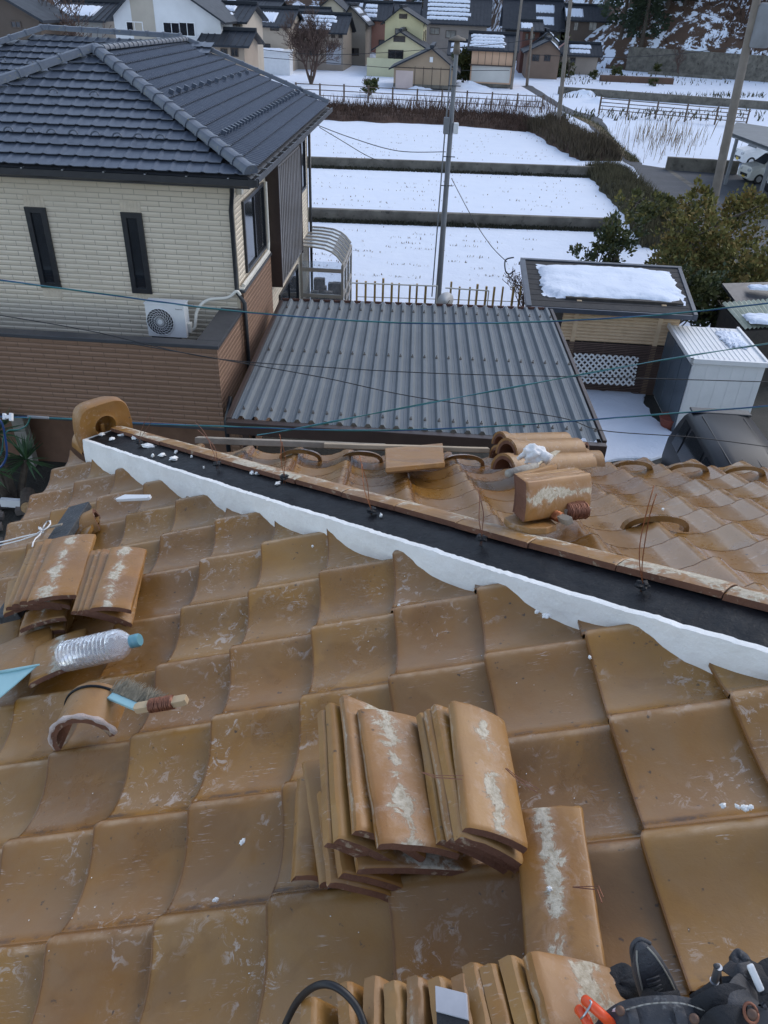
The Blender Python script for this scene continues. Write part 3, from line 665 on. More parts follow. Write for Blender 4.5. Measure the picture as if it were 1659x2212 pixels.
# wooden winder wrapped with copper wire
def winder(label, p0, p1, wcol, wmat, rw=.018, w0=.30, w1=.74, grp=None):
    l = (p1-p0); L = l.length; l.normalize(); s_ = NN.cross(l).normalized(); u_ = l.cross(s_)
    mb = MB(); hw = .0125
    pts = [(0, -.6), (.05, -1), (.3, -1), (.34, -.8), (.7, -.8), (.74, -1), (.95, -1), (1, -.7), (1, .7), (.95, 1), (.74, 1), (.7, .8), (.34, .8), (.3, 1), (.05, 1), (0, .6)]
    mb.prism([p0 + l*(a*L) + s_*(b*hw) for a, b in pts], u_*.018)
    o = mb.build('wire_winder', M['wood'] if wcol is None else wcol, None, bevel=.0015); props(o, label, 'wire winder', grp)
    mb = MB(); pt = []; turns = 17; n = turns*9
    for k in range(n+1):
        t = k/n; a = 2*math.pi*turns*t; rr = 1+.10*random.random()
        pt.append(p0 + l*(lerp(w0, w1, t)*L + random.uniform(-.0012, .0012)) + s_*(math.cos(a)*rw*rr) + u_*(.009 + math.sin(a)*rw*.85*rr))
    mb.tube(pt, .0019, 5); cyl(mb, p0 + l*(w0*L) + u_*.009, p0 + l*(w1*L) + u_*.009, rw*.86, 14); mb.build('wound_wire', wmat, o, smooth=True); return o
winder('wooden winder wrapped with copper wire lying beside the brush', onN(*X3(1115, 1762), .055), onN(*X3(1540, 1690), .05), simple('pale_winder_wood', (.48, .36, .22), (.38, .28, .17), 14, .8), M['copperdull'])
# ---- things on the far slope ----
def X4(x, y): return (x*.2976+1014.9, y*.2976+905.2)   # crop 1850..2750 x 1650..2150
G4 = 'half round ridge tiles stacked on the far slope'
def rt(label, pa, pb, h, r=.062):
    a = onF(*X4(*pa), h); b_ = onF(*X4(*pb), h); ax = (b_-a); L = ax.length; ax.normalize(); mb = MB(); up = (N2 - ax*N2.dot(ax)).normalized()
    half_round(mb, a, ax, up, L, r, .015); half_round(mb, a, ax, up, .035, r+.011, .012, m=0, mi=0)
    o = mb.build('round_roof_tile', [M['tileloose'], M['clay']], attr=True, angle=40, origin=(a+b_)/2); props(o, label, 'roof tile', G4)
rt('half round tile at the back of the far stack, next to the carport roof', (215, 190), (690, 175), .05)
rt('half round tile on the left bottom of the far stack, open end towards the plank', (190, 295), (420, 290), .01)
rt('half round tile lying under the white glove', (265, 265), (770, 240), .075, .068)
rt('half round tile under the wooden scraper in the far stack', (240, 380), (840, 330), .02, .068)
rt('half round tile end at the right rear of the far stack', (690, 235), (840, 250), .0)
rt('half round tile end at the right front of the far stack', (790, 330), (930, 330), .0, .07)
G5 = 'flat roof tiles leaning in a pack on the far slope'
n5 = 7
for k in range(n5):
    t = k/(n5-1); fa = (lerp(345, 412, t), lerp(400, 452, t)); fb = (lerp(845, 948, t), lerp(330, 385, t)) if k else (835, 275)
    A = onF(*X4(*fa), .165); Bq = onF(*X4(*fb), .165)
    Bq = A + (Bq-A).normalized()*.31
    wdn = V((.02, -.42, -.90)).normalized(); nr = V((0, -.90, .42))
    lb = 'front flat tile of the leaning pack on the far slope, its whole stained face showing' if k == n5-1 else ('rearmost flat tile of the leaning pack on the far slope' if k == 0 else ORD[k] + ' flat tile from the back in the leaning pack on the far slope')
    noshi('flat_roof_tile', lb, A, Bq, wdn, nr, .118, .013, .006, mortar=(k == n5-1), group=G5)
A = onF(*X4(380, 650), .05); Bq = onF(*X4(250, 715), .05)
def slab(label, pts, h, th, pl=onF, n=N2, mats=None, **kw):
    P = [pl(*q, h) for q in pts]; mb = MB(); n_ = len(P); 
    mb.prism(P, -n*th); o = mb.build('flat_roof_tile', mats or [M['tileloose']], None, attr=True, bevel=.003, origin=P[0]); return props(o, label, 'roof tile')
slab('broken pale flat tile lying beside the wire winders near the ridge', [X4(250, 715), X4(370, 660), X4(445, 643), X4(540, 680), X4(630, 765), X4(560, 790), X4(430, 790), X4(290, 752)], .035, .02)
winder('small wooden winder with bright copper wire by the broken tile', onF(*X4(560, 690), .045), onF(*X4(735, 765), .045), None, M['copper'], .015, .05, .62)
winder('fat winder of tangled dull wire in front of the leaning pack', onF(*X4(665, 690), .05), onF(*X4(865, 675), .05), None, M['copperdull'], .030, .1, .8)
# flat tile pair by the plank
def X5(x, y): return (x*.5+756, y*.5+823-0) if False else (x*.4556*.0+x, y)
slab('flat tile lying on the far slope left of the round tile stack', [(832, 968), (956, 957), (960, 998), (833, 1010)], .06, .022)
slab('flat tile underneath the one left of the round tile stack', [(836, 972), (956, 962), (961, 1002), (836, 1016)], .035, .018)
# white glove
def blob(name, label, cat, P, ax, up, rx, ry, rz, m, nz=.25, fr=3.0, seed=1, pts=None):
    bm = bmesh.new(); bmesh.ops.create_icosphere(bm, subdivisions=4, radius=1); sd = ax.cross(up).normalized()
    for v in bm.verts:
        c = v.co.copy(); f = 1 + nz*noise.noise(c*fr+V((seed, seed, 0))) + nz*.4*noise.noise(c*fr*2.5+V((seed, 0, 0)))
        v.co = ax*(c.x*rx*f) + sd*(c.y*ry*f) + up*(max(c.z, -.35)*rz*f)
    me = bpy.data.meshes.new(name); bm.to_mesh(me); bm.free(); me.materials.append(m); me.polygons.foreach_set('use_smooth', [True]*len(me.polygons))
    o = bpy.data.objects.new(name, me); link(o); o.location = P; ORI[o.name] = V(P); return props(o, label, cat)
gp = onF(*X4(475, 265), .150); e1 = (cx*.8+cu*.6).normalized()
gl = blob('work_glove', 'crumpled white knit glove lying on the round tile stack', 'glove', gp, (cx*.75+D2*.55).normalized(), ZZ, .052, .042, .042, M['glove'], .30, 2.2, 5)
mb = MB()
for k, (dx, dy, ln) in enumerate(((-.030, -.022, .045), (-.012, -.032, .050), (.010, -.034, .046), (.028, -.026, .040), (-.040, .006, .035))):
    p = gp + cx*dx*.9 - D2*dy*.2 + ZZ*(.006) + cu*0
    q = p + (cx*dx*.8 + ZZ*-.012 - D2*.02*k*.2 - D2*.01).normalized()*ln + ZZ*-.0
    mb.tube([p, lerp(p, q, .5) + ZZ*.004, q], [.010, .009, .007], 8)
mb.build('glove_fingers', M['glove'], gl, smooth=True)
mb = MB(); c0 = gp + cx*.02 - D2*.028
mb.tube([gp + D2*0 + cx*.005, gp + cx*.03 - D2*.03 + ZZ*.0, gp + cx*.045 - D2*.045 - ZZ*.012], [.026, .020, .022], 14); mb.build('glove_cuff', M['glove'], gl, smooth=True)
# plaster-caked scraper
p0 = onF(*X4(280, 395), .135); p1 = onF(*X4(480, 340), .135); p2 = onF(*X4(560, 280), .135); p3 = onF(*X4(645, 235), .135)
mb = MB(); mb.tube([p0, lerp(p0, p1, .5), p1], [.014, .015, .012], 10); sc_o = mb.build('scraper', simple('caked_wood', (.36, .34, .30), (.22, .20, .18), 30, .95, bump=.8, bscale=60), None, smooth=True); props(sc_o, 'wooden handled scraper caked with mortar resting across the round tile stack', 'scraper')
mb = MB(); mb.tube([p1, p2], [.004, .004], 6); dv = (p3-p2).normalized(); sv = N2.cross(dv).normalized(); mb.prism([p2 - sv*.012, p2 + dv*.02 - sv*.022, p3 - sv*.006, p3 + sv*.012, p2 + dv*.02 + sv*.020, p2 + sv*.008], N2*.004); mb.build('blade', M['mortarrest'], sc_o)
# plank at the eave
def plank(label, pa, pb, h, wd, th, m=M['wood']):
    a = onF(*pa, h); b_ = onF(*pb, h); l = (b_-a); n = 14; mb = MB(); L = l.length; l.normalize(); s_ = N2.cross(l).normalized()
    f = lambda t: .010*noise.noise(V((t*4, 1, h*50)))
    ix = []
    for k in range(n+1):
        t = k/n; c = a + l*(t*L) + s_*f(t); wv_ = wd*(1+.12*noise.noise(V((t*9, 5, 0))))
        ix.append([mb.vert(c + s_*sx*wv_/2 + N2*sy*th/2) for sx, sy in ((-1, -1), (1, -1), (1, 1), (-1, 1))])
    for k in range(n):
        for j in range(4): mb.face([ix[k][j], ix[k][(j+1) % 4], ix[k+1][(j+1) % 4], ix[k+1][j]])
    mb.face(ix[0][::-1]); mb.face(ix[-1]); o = mb.build('wooden_plank', m, None, bevel=.003); return props(o, label, 'plank')
plank('long weathered grey plank laid along the far eave', (424, 950), (832, 966), .045, .06, .03)
plank('shorter pale plank with holes at the far eave beside the round tile stack', (700, 962), (1056, 972), .05, .055, .022, simple('pale_plank_wood', (.42, .33, .23), (.30, .24, .17), 8, .85))
# copper tie wires in the ridge
tips = [((300, 953), (318, 910), (330, 885), 'copper tie wire in the ridge nearest the round socket end'), ((468, 1000), (470, 965), (425, 912), 'second copper tie wire up the ridge from the socket end, bent to the left'),
        ((614, 1030), (612, 985), (607, 938), 'third copper tie wire up the ridge from the socket end'), ((802, 1101), (786, 1040), (780, 985), 'fourth copper tie wire up the ridge from the socket end'),
        ((1041, 1160), (1040, 1110), (1036, 1055), 'double looped tie wire in the ridge below the broken flat tile'), ((1389, 1262), (1375, 1170), (1416, 1050), 'tall bright copper tie wire in the ridge at the right')]
for bp, mp_, tp, lb in tips:
    t0 = plane(*bp, PB + HM*-.10 + ZZ*.1, HM); base_ = t0
    mb = MB()
    for s_ in (-1, 1):
        a = plane(bp[0]+s_*2, bp[1], base_, HM); b_ = plane(mp_[0]+s_*3.5, mp_[1]+s_*4, base_ + HM*.01*s_, HM); c_ = plane(tp[0]+s_*4, tp[1]+(s_+1)*8, base_ + HM*.02*s_, HM)
        pts = []
        for k in range(11):
            t = k/10; pts.append(a*(1-t)**2 + b_*(2*t*(1-t)) + c_*t*t + HM*.004*math.sin(t*7+s_) )
        mb.tube([a - ZZ*.03] + pts, .0013, 5)
    o = mb.build('tie_wire', M['copper'] if 'bright' in lb or 'fourth' in lb or 'third' in lb else M['copperdull'], None, smooth=True, origin=base_); props(o, lb, 'wire', 'copper wires standing up from the ridge')
    mb = MB()
    bmx = bmesh.new(); bmesh.ops.create_icosphere(bmx, subdivisions=3, radius=.016)
    for v in bmx.verts: v.co += v.co*(.7*noise.noise(v.co*90 + base_*9)); v.co.z *= .5
    me = bpy.data.meshes.new('mortar_dab'); bmx.to_mesh(me); bmx.free(); me.materials.append(M['blackmortar']); od = bpy.data.objects.new('mortar_dab', me); link(od); od.parent = o; od.location = (0, 0, -.002); ORI[od.name] = base_
# plaster crumbs
def crumb(P, n, sx, sy, sz, seed, name='plaster_crumb', m=None, label=None, group=None, kind=None):
    ax = n.orthogonal().normalized(); a = random.uniform(0, 6.28); sd = n.cross(ax); e = ax*math.cos(a)+sd*math.sin(a)
    bm = bmesh.new(); bmesh.ops.create_icosphere(bm, subdivisions=3, radius=1); f_ = n.cross(e)
    for v in bm.verts:
        c = v.co.copy(); f = 1 + .75*noise.noise(c*1.9+V((seed*3.1, seed, 0))) + .3*noise.noise(c*5+V((seed, 0, 0)))
        v.co = e*(c.x*sx*f) + f_*(c.y*sy*f) + n*(c.z*sz*f)
    me = bpy.data.meshes.new(name); bm.to_mesh(me); bm.free(); me.materials.append(m or M['plaster']); me.polygons.foreach_set('use_smooth', [True]*len(me.polygons))
    o = bpy.data.objects.new(name, me); link(o); o.location = P; ORI[o.name] = V(P); return o
ridge_cr = [((219, 938), 12, 7), ((242, 948), 12, 6), ((262, 940), 6, 9), ((293, 945), 16, 10), ((322, 963), 30, 9), ((350, 983), 14, 8), ((330, 984), 6, 5), ((375, 990), 18, 9), ((380, 976), 12, 4), ((414, 986), 5, 4), ((545, 1021), 14, 6), ((556, 1022), 12, 5), ((600, 1044), 7, 8), ((823, 1113), 5, 4), ((440, 1010), 3, 2)]
for k, ((px, py), ww, hh_) in enumerate(ridge_cr):
    tt = 1.0
    for _ in range(5): P = plane(px, py, rp(tt, -.08, tab(HT, tt)+.003), HM.cross(HD)); tt = (P-PB).dot(HD)
    dep = (P-CAMP).dot(cf)
    o = crumb(P, ZZ, ww*.5*dep/FPX, hh_*.8*dep/FPX, .006, k+1); props(o, 'white plaster scrap dropped on the black mortar of the ridge', 'plaster scrap', 'plaster scraps on the ridge mortar')
for k, ((px, py), ww) in enumerate((((524, 1818), 7), ((466, 1944), 6), ((709, 1910), 7), ((1562, 1740), 6), ((1592, 1742), 5), ((1608, 1745), 9), ((1187, 1920), 6), ((1622, 1744), 6), ((283, 1237), 3), ((160, 1110), 4), ((1274, 1420), 4), ((862, 1308), 3), ((1432, 1100), 3), ((1180, 1330), 9), ((1160, 1322), 5), ((675, 1180), 3))):
    hgt = .012 if (px, py) == (1187, 1920) else (-.02 if px < 1500 else -.012)
    P = onN(px, py, .045 if (px, py) == (1187, 1920) else hgt); dep = (P-CAMP).dot(cf)
    o = crumb(P, NN, ww*dep/FPX, ww*.75*dep/FPX, .004, k+30); props(o, 'small white plaster crumb lying on the amber tiles', 'plaster crumb', 'plaster crumbs on the near slope')
# tiny specks, uncountable
mb = MB(); rs = random.Random(5)
for k in range(420):
    P = O_ + A_*rs.uniform(-1.1, 1.7) + B_*rs.uniform(-.9, 2.2); 
    if (P-PB).dot(HM) < .06: continue
    r_ = (P-O_).dot(B_)/.265 - r0; fr = r_ % 1.0; c_ = (P-O_).dot(A_)/.235 + .12; fs = c_ % 1.0
    P += NN*(prof(fr) - .036 - .02*fs + .0012); s_ = rs.uniform(.0008, .0022); a = rs.uniform(0, 6)
    e = A_*math.cos(a)+B_*math.sin(a); f_ = NN.cross(e)
    i = [mb.vert(P + e*s_), mb.vert(P + f_*s_*.8), mb.vert(P - e*s_), mb.vert(P - f_*s_*.7), mb.vert(P + NN*s_*.8)]
    for a_, b__ in ((0, 1), (1, 2), (2, 3), (3, 0)): mb.face([i[a_], i[b__], i[4]])
props(mb.build('plaster_specks', M['plaster'], None, origin=O_), 'fine white plaster dust specks scattered over the near amber slope', 'specks', kind='stuff')
# thin wires lying by the heaps
for lb, pts in (('fine wire lying across the middle heap', [X1(692, 482), X1(750, 505), X1(885, 515)]), ('fine wire hooked at the right of the middle heap', [X1(1095, 462), X1(1150, 515), X1(1250, 580)]), ('fine wire pulled through the hole of the single flat tile', [(1237, 1916), (1262, 1919), (1290, 1922), (1300, 1950)])):
    h_ = .175 if 'across' in lb else (.12 if 'hooked' in lb else .05)
    mb = MB(); mb.tube([onN(*q, h_-.0*i) for i, q in enumerate(pts)], .0012, 4); mb.tube([onN(q[0]+3, q[1]-4*i, h_+.004) for i, q in enumerate(pts)], .0009, 4)
    props(mb.build('loose_wire', M['copperdull']), lb, 'wire')
# black rubber hose loop, steel-backed strip
mb = MB(); pts = [onN(*q, h_) for q, h_ in (((598, 2260), .03), ((620, 2205), .06), ((645, 2160), .10), ((680, 2131), .14), ((715, 2128), .15), ((750, 2150), .14), ((778, 2190), .12), ((800, 2260), .10))]
def spline(P, n=6):
    out = []
    for k in range(len(P)-1):
        p0, p1, p2, p3 = P[max(k-1, 0)], P[k], P[k+1], P[min(k+2, len(P)-1)]
        for j in range(n):
            t = j/n; out.append(.5*((2*p1) + (p2-p0)*t + (2*p0-5*p1+4*p2-p3)*t*t + (3*p1-p0-3*p2+p3)*t**3))
    out.append(P[-1]); return out
mb.tube(spline(pts), .0056, 10); props(mb.build('rubber_hose', M['cableblack'], smooth=True), 'black rubber cord looping up at the bottom edge left of the standing tiles', 'cord')
a = onN(942, 2133, .135); b_ = onN(1010, 2150, .135); dn = (onN(948, 2300, .135) - a).normalized()
mb = MB(); l = (b_-a).normalized(); L = (b_-a).length; mb.box(a + dn*.03, l*L*.98, dn*.16, NN*.004)
so_ = mb.build('folding_rule', M['blackcloth'], None, bevel=.001); props(so_, 'black strap with a bare metal end laid across the standing tiles at the bottom', 'strap')
mb = MB(); mb.box(a, l*L, dn*.034, NN*.006); mb.build('metal_end', simple('scratched_pale_metal', (.42, .42, .45), (.34, .34, .37), 20, .6), so_, bevel=.001)
# ================= TOOL BELT AT THE LOWER RIGHT =================
def X6(x, y): return (x*.5+756, y*.5+1350+131-131) if False else (x*.5+829.5-73.5+73.5, y*.5+1481)   # crop 1512..3024 x 2700..4032
tb = thing('tool_belt', 'worn black and grey leather tool belt with pouches and holster at the lower right corner', 'tool belt', onN(1500, 2200, .05))
def T(x, y, h): return onN(*X6(x, y), h)
def strapmb(mb, pts, wd, th, nrm=NN):
    pts = spline(pts, 6); n = len(pts); ix = []
    for k in range(n):
        d = (pts[min(k+1, n-1)]-pts[max(k-1, 0)]).normalized(); s_ = nrm.cross(d).normalized(); nn = d.cross(s_)
        w_ = wd(k/(n-1)) if callable(wd) else wd
        ix.append([mb.vert(pts[k] + s_*a*w_/2 + nn*b*th/2) for a, b in ((-1, -.6), (-.8, -1), (.8, -1), (1, -.6), (1, .6), (.8, 1), (-.8, 1), (-1, .6))])
    for k in range(n-1):
        for j in range(8): mb.face([ix[k][j], ix[k][(j+1) % 8], ix[k+1][(j+1) % 8], ix[k+1][j]])
    mb.face(ix[0][::-1]); mb.face(ix[-1])
# holster: pointed leather sheath standing up
mb = MB(); bx = T(1215, 1400, .05); tp = T(1130, 1090, .19); dr = tp-bx; L = dr.length; dr.normalize(); s_ = dr.cross(-cf).normalized(); f_ = s_.cross(dr)
secs = [(0, .027, .016), (.25, .026, .016), (.5, .024, .015), (.7, .020, .013), (.85, .015, .011), (.95, .009, .008), (1.0, .004, .004)]
rg = []
for t, wx, wy in secs:
    c = bx + dr*(t*L) - s_*(.010*t)
    rg.append([mb.vert(c + s_*(math.copysign(abs(math.cos(a))**.6, math.cos(a))*wx) + f_*(math.copysign(abs(math.sin(a))**.6, math.sin(a))*wy)) for a in [2*math.pi*k/24 for k in range(24)]])
for i in range(len(rg)-1):
    for k in range(24): mb.face([rg[i][k], rg[i][(k+1) % 24], rg[i+1][(k+1) % 24], rg[i+1][k]])
mb.face(rg[-1]); hs = mb.build('holster', M['leather'], tb, smooth=True, angle=60)
mb = MB(); mb.tube(spline([tp + s_*.004 - dr*.012, tp - s_*.008 + dr*.002, tp - s_*.020 - dr*.006, tp - s_*.024 - dr*.03, tp - s_*.020 - dr*.045]), .0026, 8); mb.build('hanging_loop', M['leather'], hs, smooth=True)
mb = MB()
for k in range(9):
    c = bx + dr*(L*(.15+.06*k)) - s_*.008 + f_*.0155; mb.tube([c - s_*.009, c + f_*.001, c + s_*.009], .0012, 6)
mb.build('stitched_ribs', M['leather'], hs, smooth=True)
mb = MB()
for sgn in (-1, 1):
    mb.tube([bx + dr*(t*L) - s_*(.010*t) + s_*sgn*(wx*.80) + f_*wy*.86 for t, wx, wy in secs[:-1]], .0013, 5)
mb.build('edge_seam', simple('waxed_thread', (.26, .25, .22), None, 40, .9), hs)
# rolled waist belt, two layers
mb = MB(); strapmb(mb, [T(930, 1600, .10), T(970, 1520, .125), T(1040, 1452, .145), T(1150, 1425, .15), T(1290, 1425, .145), T(1420, 1470, .125), T(1520, 1530, .10), T(1600, 1600, .07)], .040, .016, (NN*.5 - cf*.5 + cu*.3).normalized()); mb.build('waist_belt', M['leather'], tb, smooth=True, angle=50)
mb = MB(); strapmb(mb, [T(1000, 1620, .06), T(1040, 1530, .09), T(1200, 1500, .10), T(1380, 1530, .09), T(1500, 1620, .07)], .06, .02, (NN*.5 - cf*.5 + cu*.3).normalized()); mb.build('padded_lining', M['blackcloth'], tb, smooth=True, angle=50)
mb = MB(); strapmb(mb, [T(1065, 1392, .160), T(1075, 1425, .166), T(1085, 1465, .160), T(1100, 1510, .135)], .012, .004, (NN*.5 - cf*.6).normalized()); mb.build('keeper_strap', M['leather'], tb, smooth=True, angle=50); mb = MB(); strapmb(mb, [T(1270, 1392, .158), T(1282, 1425, .163), T(1290, 1465, .156), T(1300, 1510, .135)], .013, .004, (NN*.5 - cf*.6).normalized()); mb.build('keeper_strap', M['leather'], tb, smooth=True, angle=50)
mb = MB(); mb.tube([T(900, 1500, .12), T(940, 1440, .14), T(1000, 1400, .155), T(1020, 1392, .16)], .0022, 6); mb.tube([T(1240, 1500, .145), T(1340, 1478, .15), T(1400, 1490, .145)], .002, 6); mb.build('white_piping', M['white'], tb, smooth=True)
for (x, y) in ((1020, 1405), (1340, 1440), (1590, 1420)):
    mb = MB(); c = T(x, y, .17); n_ = (CAMP-c).normalized(); a_ = n_.orthogonal().normalized(); lathe(mb, c, n_, a_, [(0, 1), (.5, 1), (.9, .6), (1, .1)], .004, .006, 14); mb.build('rivet', simple('rusty_rivet', (.16, .09, .06), (.09, .06, .05), 60, .6, metal=.5), tb, smooth=True)
def pouch(name, cs, h0, ht, m, sd_=1):
    """soft bag with a sagging outline"""
    P = [T(x, y, h0) for x, y in cs]; n = len(P); mb = MB(); cen = sum(P, V((0, 0, 0)))/n; lv = []
    Ps = spline(P + [P[0]], 4)[:-1]; n = len(Ps)
    for k_, (f, hz) in enumerate(((1.0, -.05), (1.04, ht*.25), (1.0, ht*.6), (.93, ht*.85), (.80, ht*.98), (.5, ht*1.02), (.15, ht*.97))):
        lv.append([mb.vert(cen + (p-cen)*f*(1+.07*noise.noise(V((i*.25, k_*.5, sd_*3)))) + NN*(hz*(1+.12*noise.noise(V((i*.3, k_*.5, sd_)))))) for i, p in enumerate(Ps)])
    for i in range(len(lv)-1):
        for k in range(n): mb.face([lv[i][k], lv[i][(k+1) % n], lv[i+1][(k+1) % n], lv[i+1][k]])
    mb.face(lv[-1]); o = mb.build(name, m, tb, smooth=True)
    bm = bmesh.new(); bm.from_mesh(o.data); bmesh.ops.recalc_face_normals(bm, faces=bm.faces); bm.to_mesh(o.data); bm.free(); return o
pouch('side_pouch', [(960, 1310), (1050, 1265), (1110, 1300), (1140, 1370), (1080, 1430), (960, 1450), (930, 1400)], .0, .055, M['blackcloth'], 1)
pouch('large_pouch', [(1330, 1420), (1420, 1350), (1520, 1330), (1600, 1300), (1700, 1240), (1800, 1300), (1800, 1600), (1400, 1650), (1300, 1560)], .0, .06, M['blackcloth'], 2)
pouch('nail_pouch', [(1500, 1250), (1545, 1210), (1600, 1260), (1590, 1310), (1530, 1320)], .03, .055, M['leather'], 3)
# split leather flap with a big eyelet
mb = MB(); strapmb(mb, [T(1570, 1290, .13), T(1560, 1340, .15), T(1565, 1400, .155), T(1600, 1460, .14), T(1640, 1560, .12)], lambda t: .028+.020*math.sin(t*3), .006, (NN*.5 - cf*.6).normalized()); fl = mb.build('eyelet_flap', M['leather'], tb, smooth=True, angle=50)
c = T(1585, 1415, .162); n_ = (CAMP-c).normalized(); a_ = cx; mb = MB(); mb.tube([c + a_*(math.cos(k*.3927)*.008) + n_.cross(a_)*(math.sin(k*.3927)*.011) for k in range(17)], .002, 6); mb.build('eyelet', M['copperdull'], fl, smooth=True)
mb = MB(); mb.cbox(T(1585, 1415, .158), cx, cu, cf, .011, .016, .003); mb.build('eyelet_hole', M['cableblack'], fl, bevel=.004)
mb = MB(); strapmb(mb, [T(1350, 1395, .15), T(1430, 1350, .165), T(1500, 1330, .16), T(1560, 1350, .14)],   .022, .005, (NN*.6 - cf*.5).normalized()); strapmb(mb, [T(1390, 1500, .14), T(1450, 1440, .165), T(1530, 1440, .16), T(1560, 1520, .12)], .025, .005, (NN*.6 - cf*.5).normalized()); mb.build('buckle_strap', M['blackcloth'], tb, smooth=True, angle=50)
mb = MB(); mb.cbox(T(1605, 1262, .16), (cx*.9+cu*.4).normalized(), (cu*.9-cx*.4).normalized(), cf, .009, .036, .005); mb.build('white_tab', M['white'], tb, bevel=.004)
for k, (pa, pb, pc_) in enumerate((((1120, 1330, .12), (1190, 1360, .155), (1280, 1350, .14)), ((1380, 1330, .10), (1440, 1380, .15), (1470, 1450, .15)), ((1600, 1200, .10), (1625, 1260, .14), (1660, 1330, .14)), ((1480, 1210, .11), (1530, 1235, .135), (1590, 1225, .12)))):
    mb = MB(); strapmb(mb, [T(*pa), T(*pb), T(*pc_)], .018, .004, (NN*.6 - cf*.5).normalized()); mb.build('webbing_loop', M['leather'] if k % 2 else M['blackcloth'], tb, smooth=True, angle=50)
mb = MB()
for sgn in (-1, 1):
    for k in range(46):
        t = k/46; q = spline([T(1040, 1452, .156), T(1150, 1425, .161), T(1290, 1425, .156), T(1420, 1470, .136)], 12); i_ = int(t*(len(q)-2)); p = q[i_] + cu*sgn*.0145; mb.tube([p, p + (q[i_+1]-q[i_]).normalized()*.0035], .0009, 4)
mb.build('edge_stitching', simple('pale_thread', (.34, .33, .30), None, 40, .9), tb)
# hammer and pliers carried in the belt
a = T(1428, 1275, .15); b_ = T(1445, 1215, .18); mb = MB(); mb.tube([a, b_], [.0048, .0048], 16); mb.tube([a, a+(a-b_).normalized()*.003], [.0058, .005], 16)
hm = mb.build('nail_punch', M['steel'], None, smooth=True, angle=40); props(hm, 'small bright steel nail punch standing up beside the belt pouch', 'punch')
mb = MB(); mb.tube([T(1450, 1330, .10), T(1450, 1260, .15), T(1442, 1210, .18), T(1432, 1212, .185)], .003, 8); props(mb.build('steel_hook', M['darkgrey'], smooth=True), 'dark metal hook curving over the bright punch at the belt', 'hook')
pl = thing('pliers', 'pair of pliers with orange rubber handles tucked in the tool belt', 'pliers', T(900, 1420, .12))
mb = MB(); mb.tube(spline([T(868, 1358, .165), T(900, 1385, .17), T(945, 1425, .165), T(1010, 1490, .13)]), [.0066]*18+[.0064], 12, caps=True); mb.tube([T(868, 1358, .165)+(T(868, 1358, .165)-T(900, 1385, .17)).normalized()*.005, T(868, 1358, .165)], [.002, .0066], 12); mb.build('handle', M['orange'], pl, smooth=True)
mb = MB(); mb.tube(spline([T(842, 1400, .15), T(862, 1425, .155), T(885, 1470, .15), T(920, 1560, .12)]), .0066, 12); mb.tube([T(842, 1400, .15)+(T(842, 1400, .15)-T(862, 1425, .155)).normalized()*.005, T(842, 1400, .15)], [.002, .0066], 12); mb.build('handle', M['orange'], pl, smooth=True)
mb = MB(); mb.tube(spline([T(850, 1440, .165), T(868, 1420, .172), T(895, 1375, .176), T(890, 1360, .175)]), .0014, 6); mb.build('lock_wire', M['steel'], pl, smooth=True)

# ================= OVERHEAD CABLES =================
def cable(label, pts, ys, mats, r=.011, turns=2.2, name='overhead_cable', gr=None, sub=14):
    P = spline([gy(px, py, y) for (px, py), y in zip(pts, ys)], sub); mb = MB(); n = len(P); acc = 0; Q = [[] for _ in mats]
    for k in range(n):
        d = (P[min(k+1, n-1)]-P[max(k-1, 0)]).normalized(); s_ = d.cross(ZZ).normalized(); u_ = s_.cross(d)
        if k: acc += (P[k]-P[k-1]).length
        for j in range(len(mats)):
            a = acc*turns*2*math.pi + j*2*math.pi/len(mats); rr = r if len(mats) > 1 else 0
            Q[j].append(P[k] + s_*(math.cos(a)*rr) + u_*(math.sin(a)*rr))
    for j in range(len(mats)): mb.tube(Q[j], r*.95, 6, m=j)
    return props(mb.build(name, mats, None, smooth=True, origin=P[n//2]), label, 'cable', gr)
B3 = [M['cableblue'], M['cablegreen'], M['cableteal']]
cable('twisted blue and green cable crossing in front of the siding and the snowy shed roof', [(-60, 596), (0, 605), (200, 632), (500, 671), (830, 696), (1100, 697), (1400, 682), (1659, 655), (1720, 648)], [9.0]*9, B3, .0056, .55, sub=30)
cable('twisted cable passing behind the ridge end ornament at eave height', [(-60, 893), (0, 900), (150, 905), (300, 914), (480, 921), (800, 930), (1100, 919), (1400, 897), (1659, 877), (1720, 870)], [6.6]*10, B3, .0044, .7, sub=26)
cable('teal cable rising from above the eave plank towards the right edge', [(555, 940), (640, 926), (830, 889), (1100, 838), (1400, 783), (1659, 742), (1720, 733)], [6.9, 6.9, 7.1, 7.4, 7.8, 8.2, 8.3], [M['cableteal'], M['cablegreen']], .005, .5, sub=24)
cable('thin black wire sagging over the brown wall and the carport roof', [(-60, 672), (0, 681), (200, 716), (450, 772), (700, 793), (960, 807), (1300, 815), (1659, 825), (1720, 827)], [10.5]*9, [M['cableblack']], .007, sub=16)
cable('thin black wire crossing the carport roof towards the black van', [(280, 742), (470, 775), (700, 816), (900, 858), (1200, 900), (1303, 930), (1500, 945), (1659, 965)], [8.5]*8, [M['cableblack']], .006, sub=16)
cj = thing('cable_joint', 'white plastic cable joint with blue and green leads at the left edge', 'cable joint', gy(15, 903, 6.5))
mb = MB(); 
for dx, dy, sx_, sy_ in ((0, 0, .055, .03), (.02, 0, .02, .075), (-.02, .005, .018, .06), (.0, .012, .05, .012)): mb.cbox(gy(17, 901, 6.5) + cx*dx*1.6 + cu*dy, cx, cu, cf, sx_*1.4, sy_, .04)
mb.build('joint_body', M['white'], cj, bevel=.004)
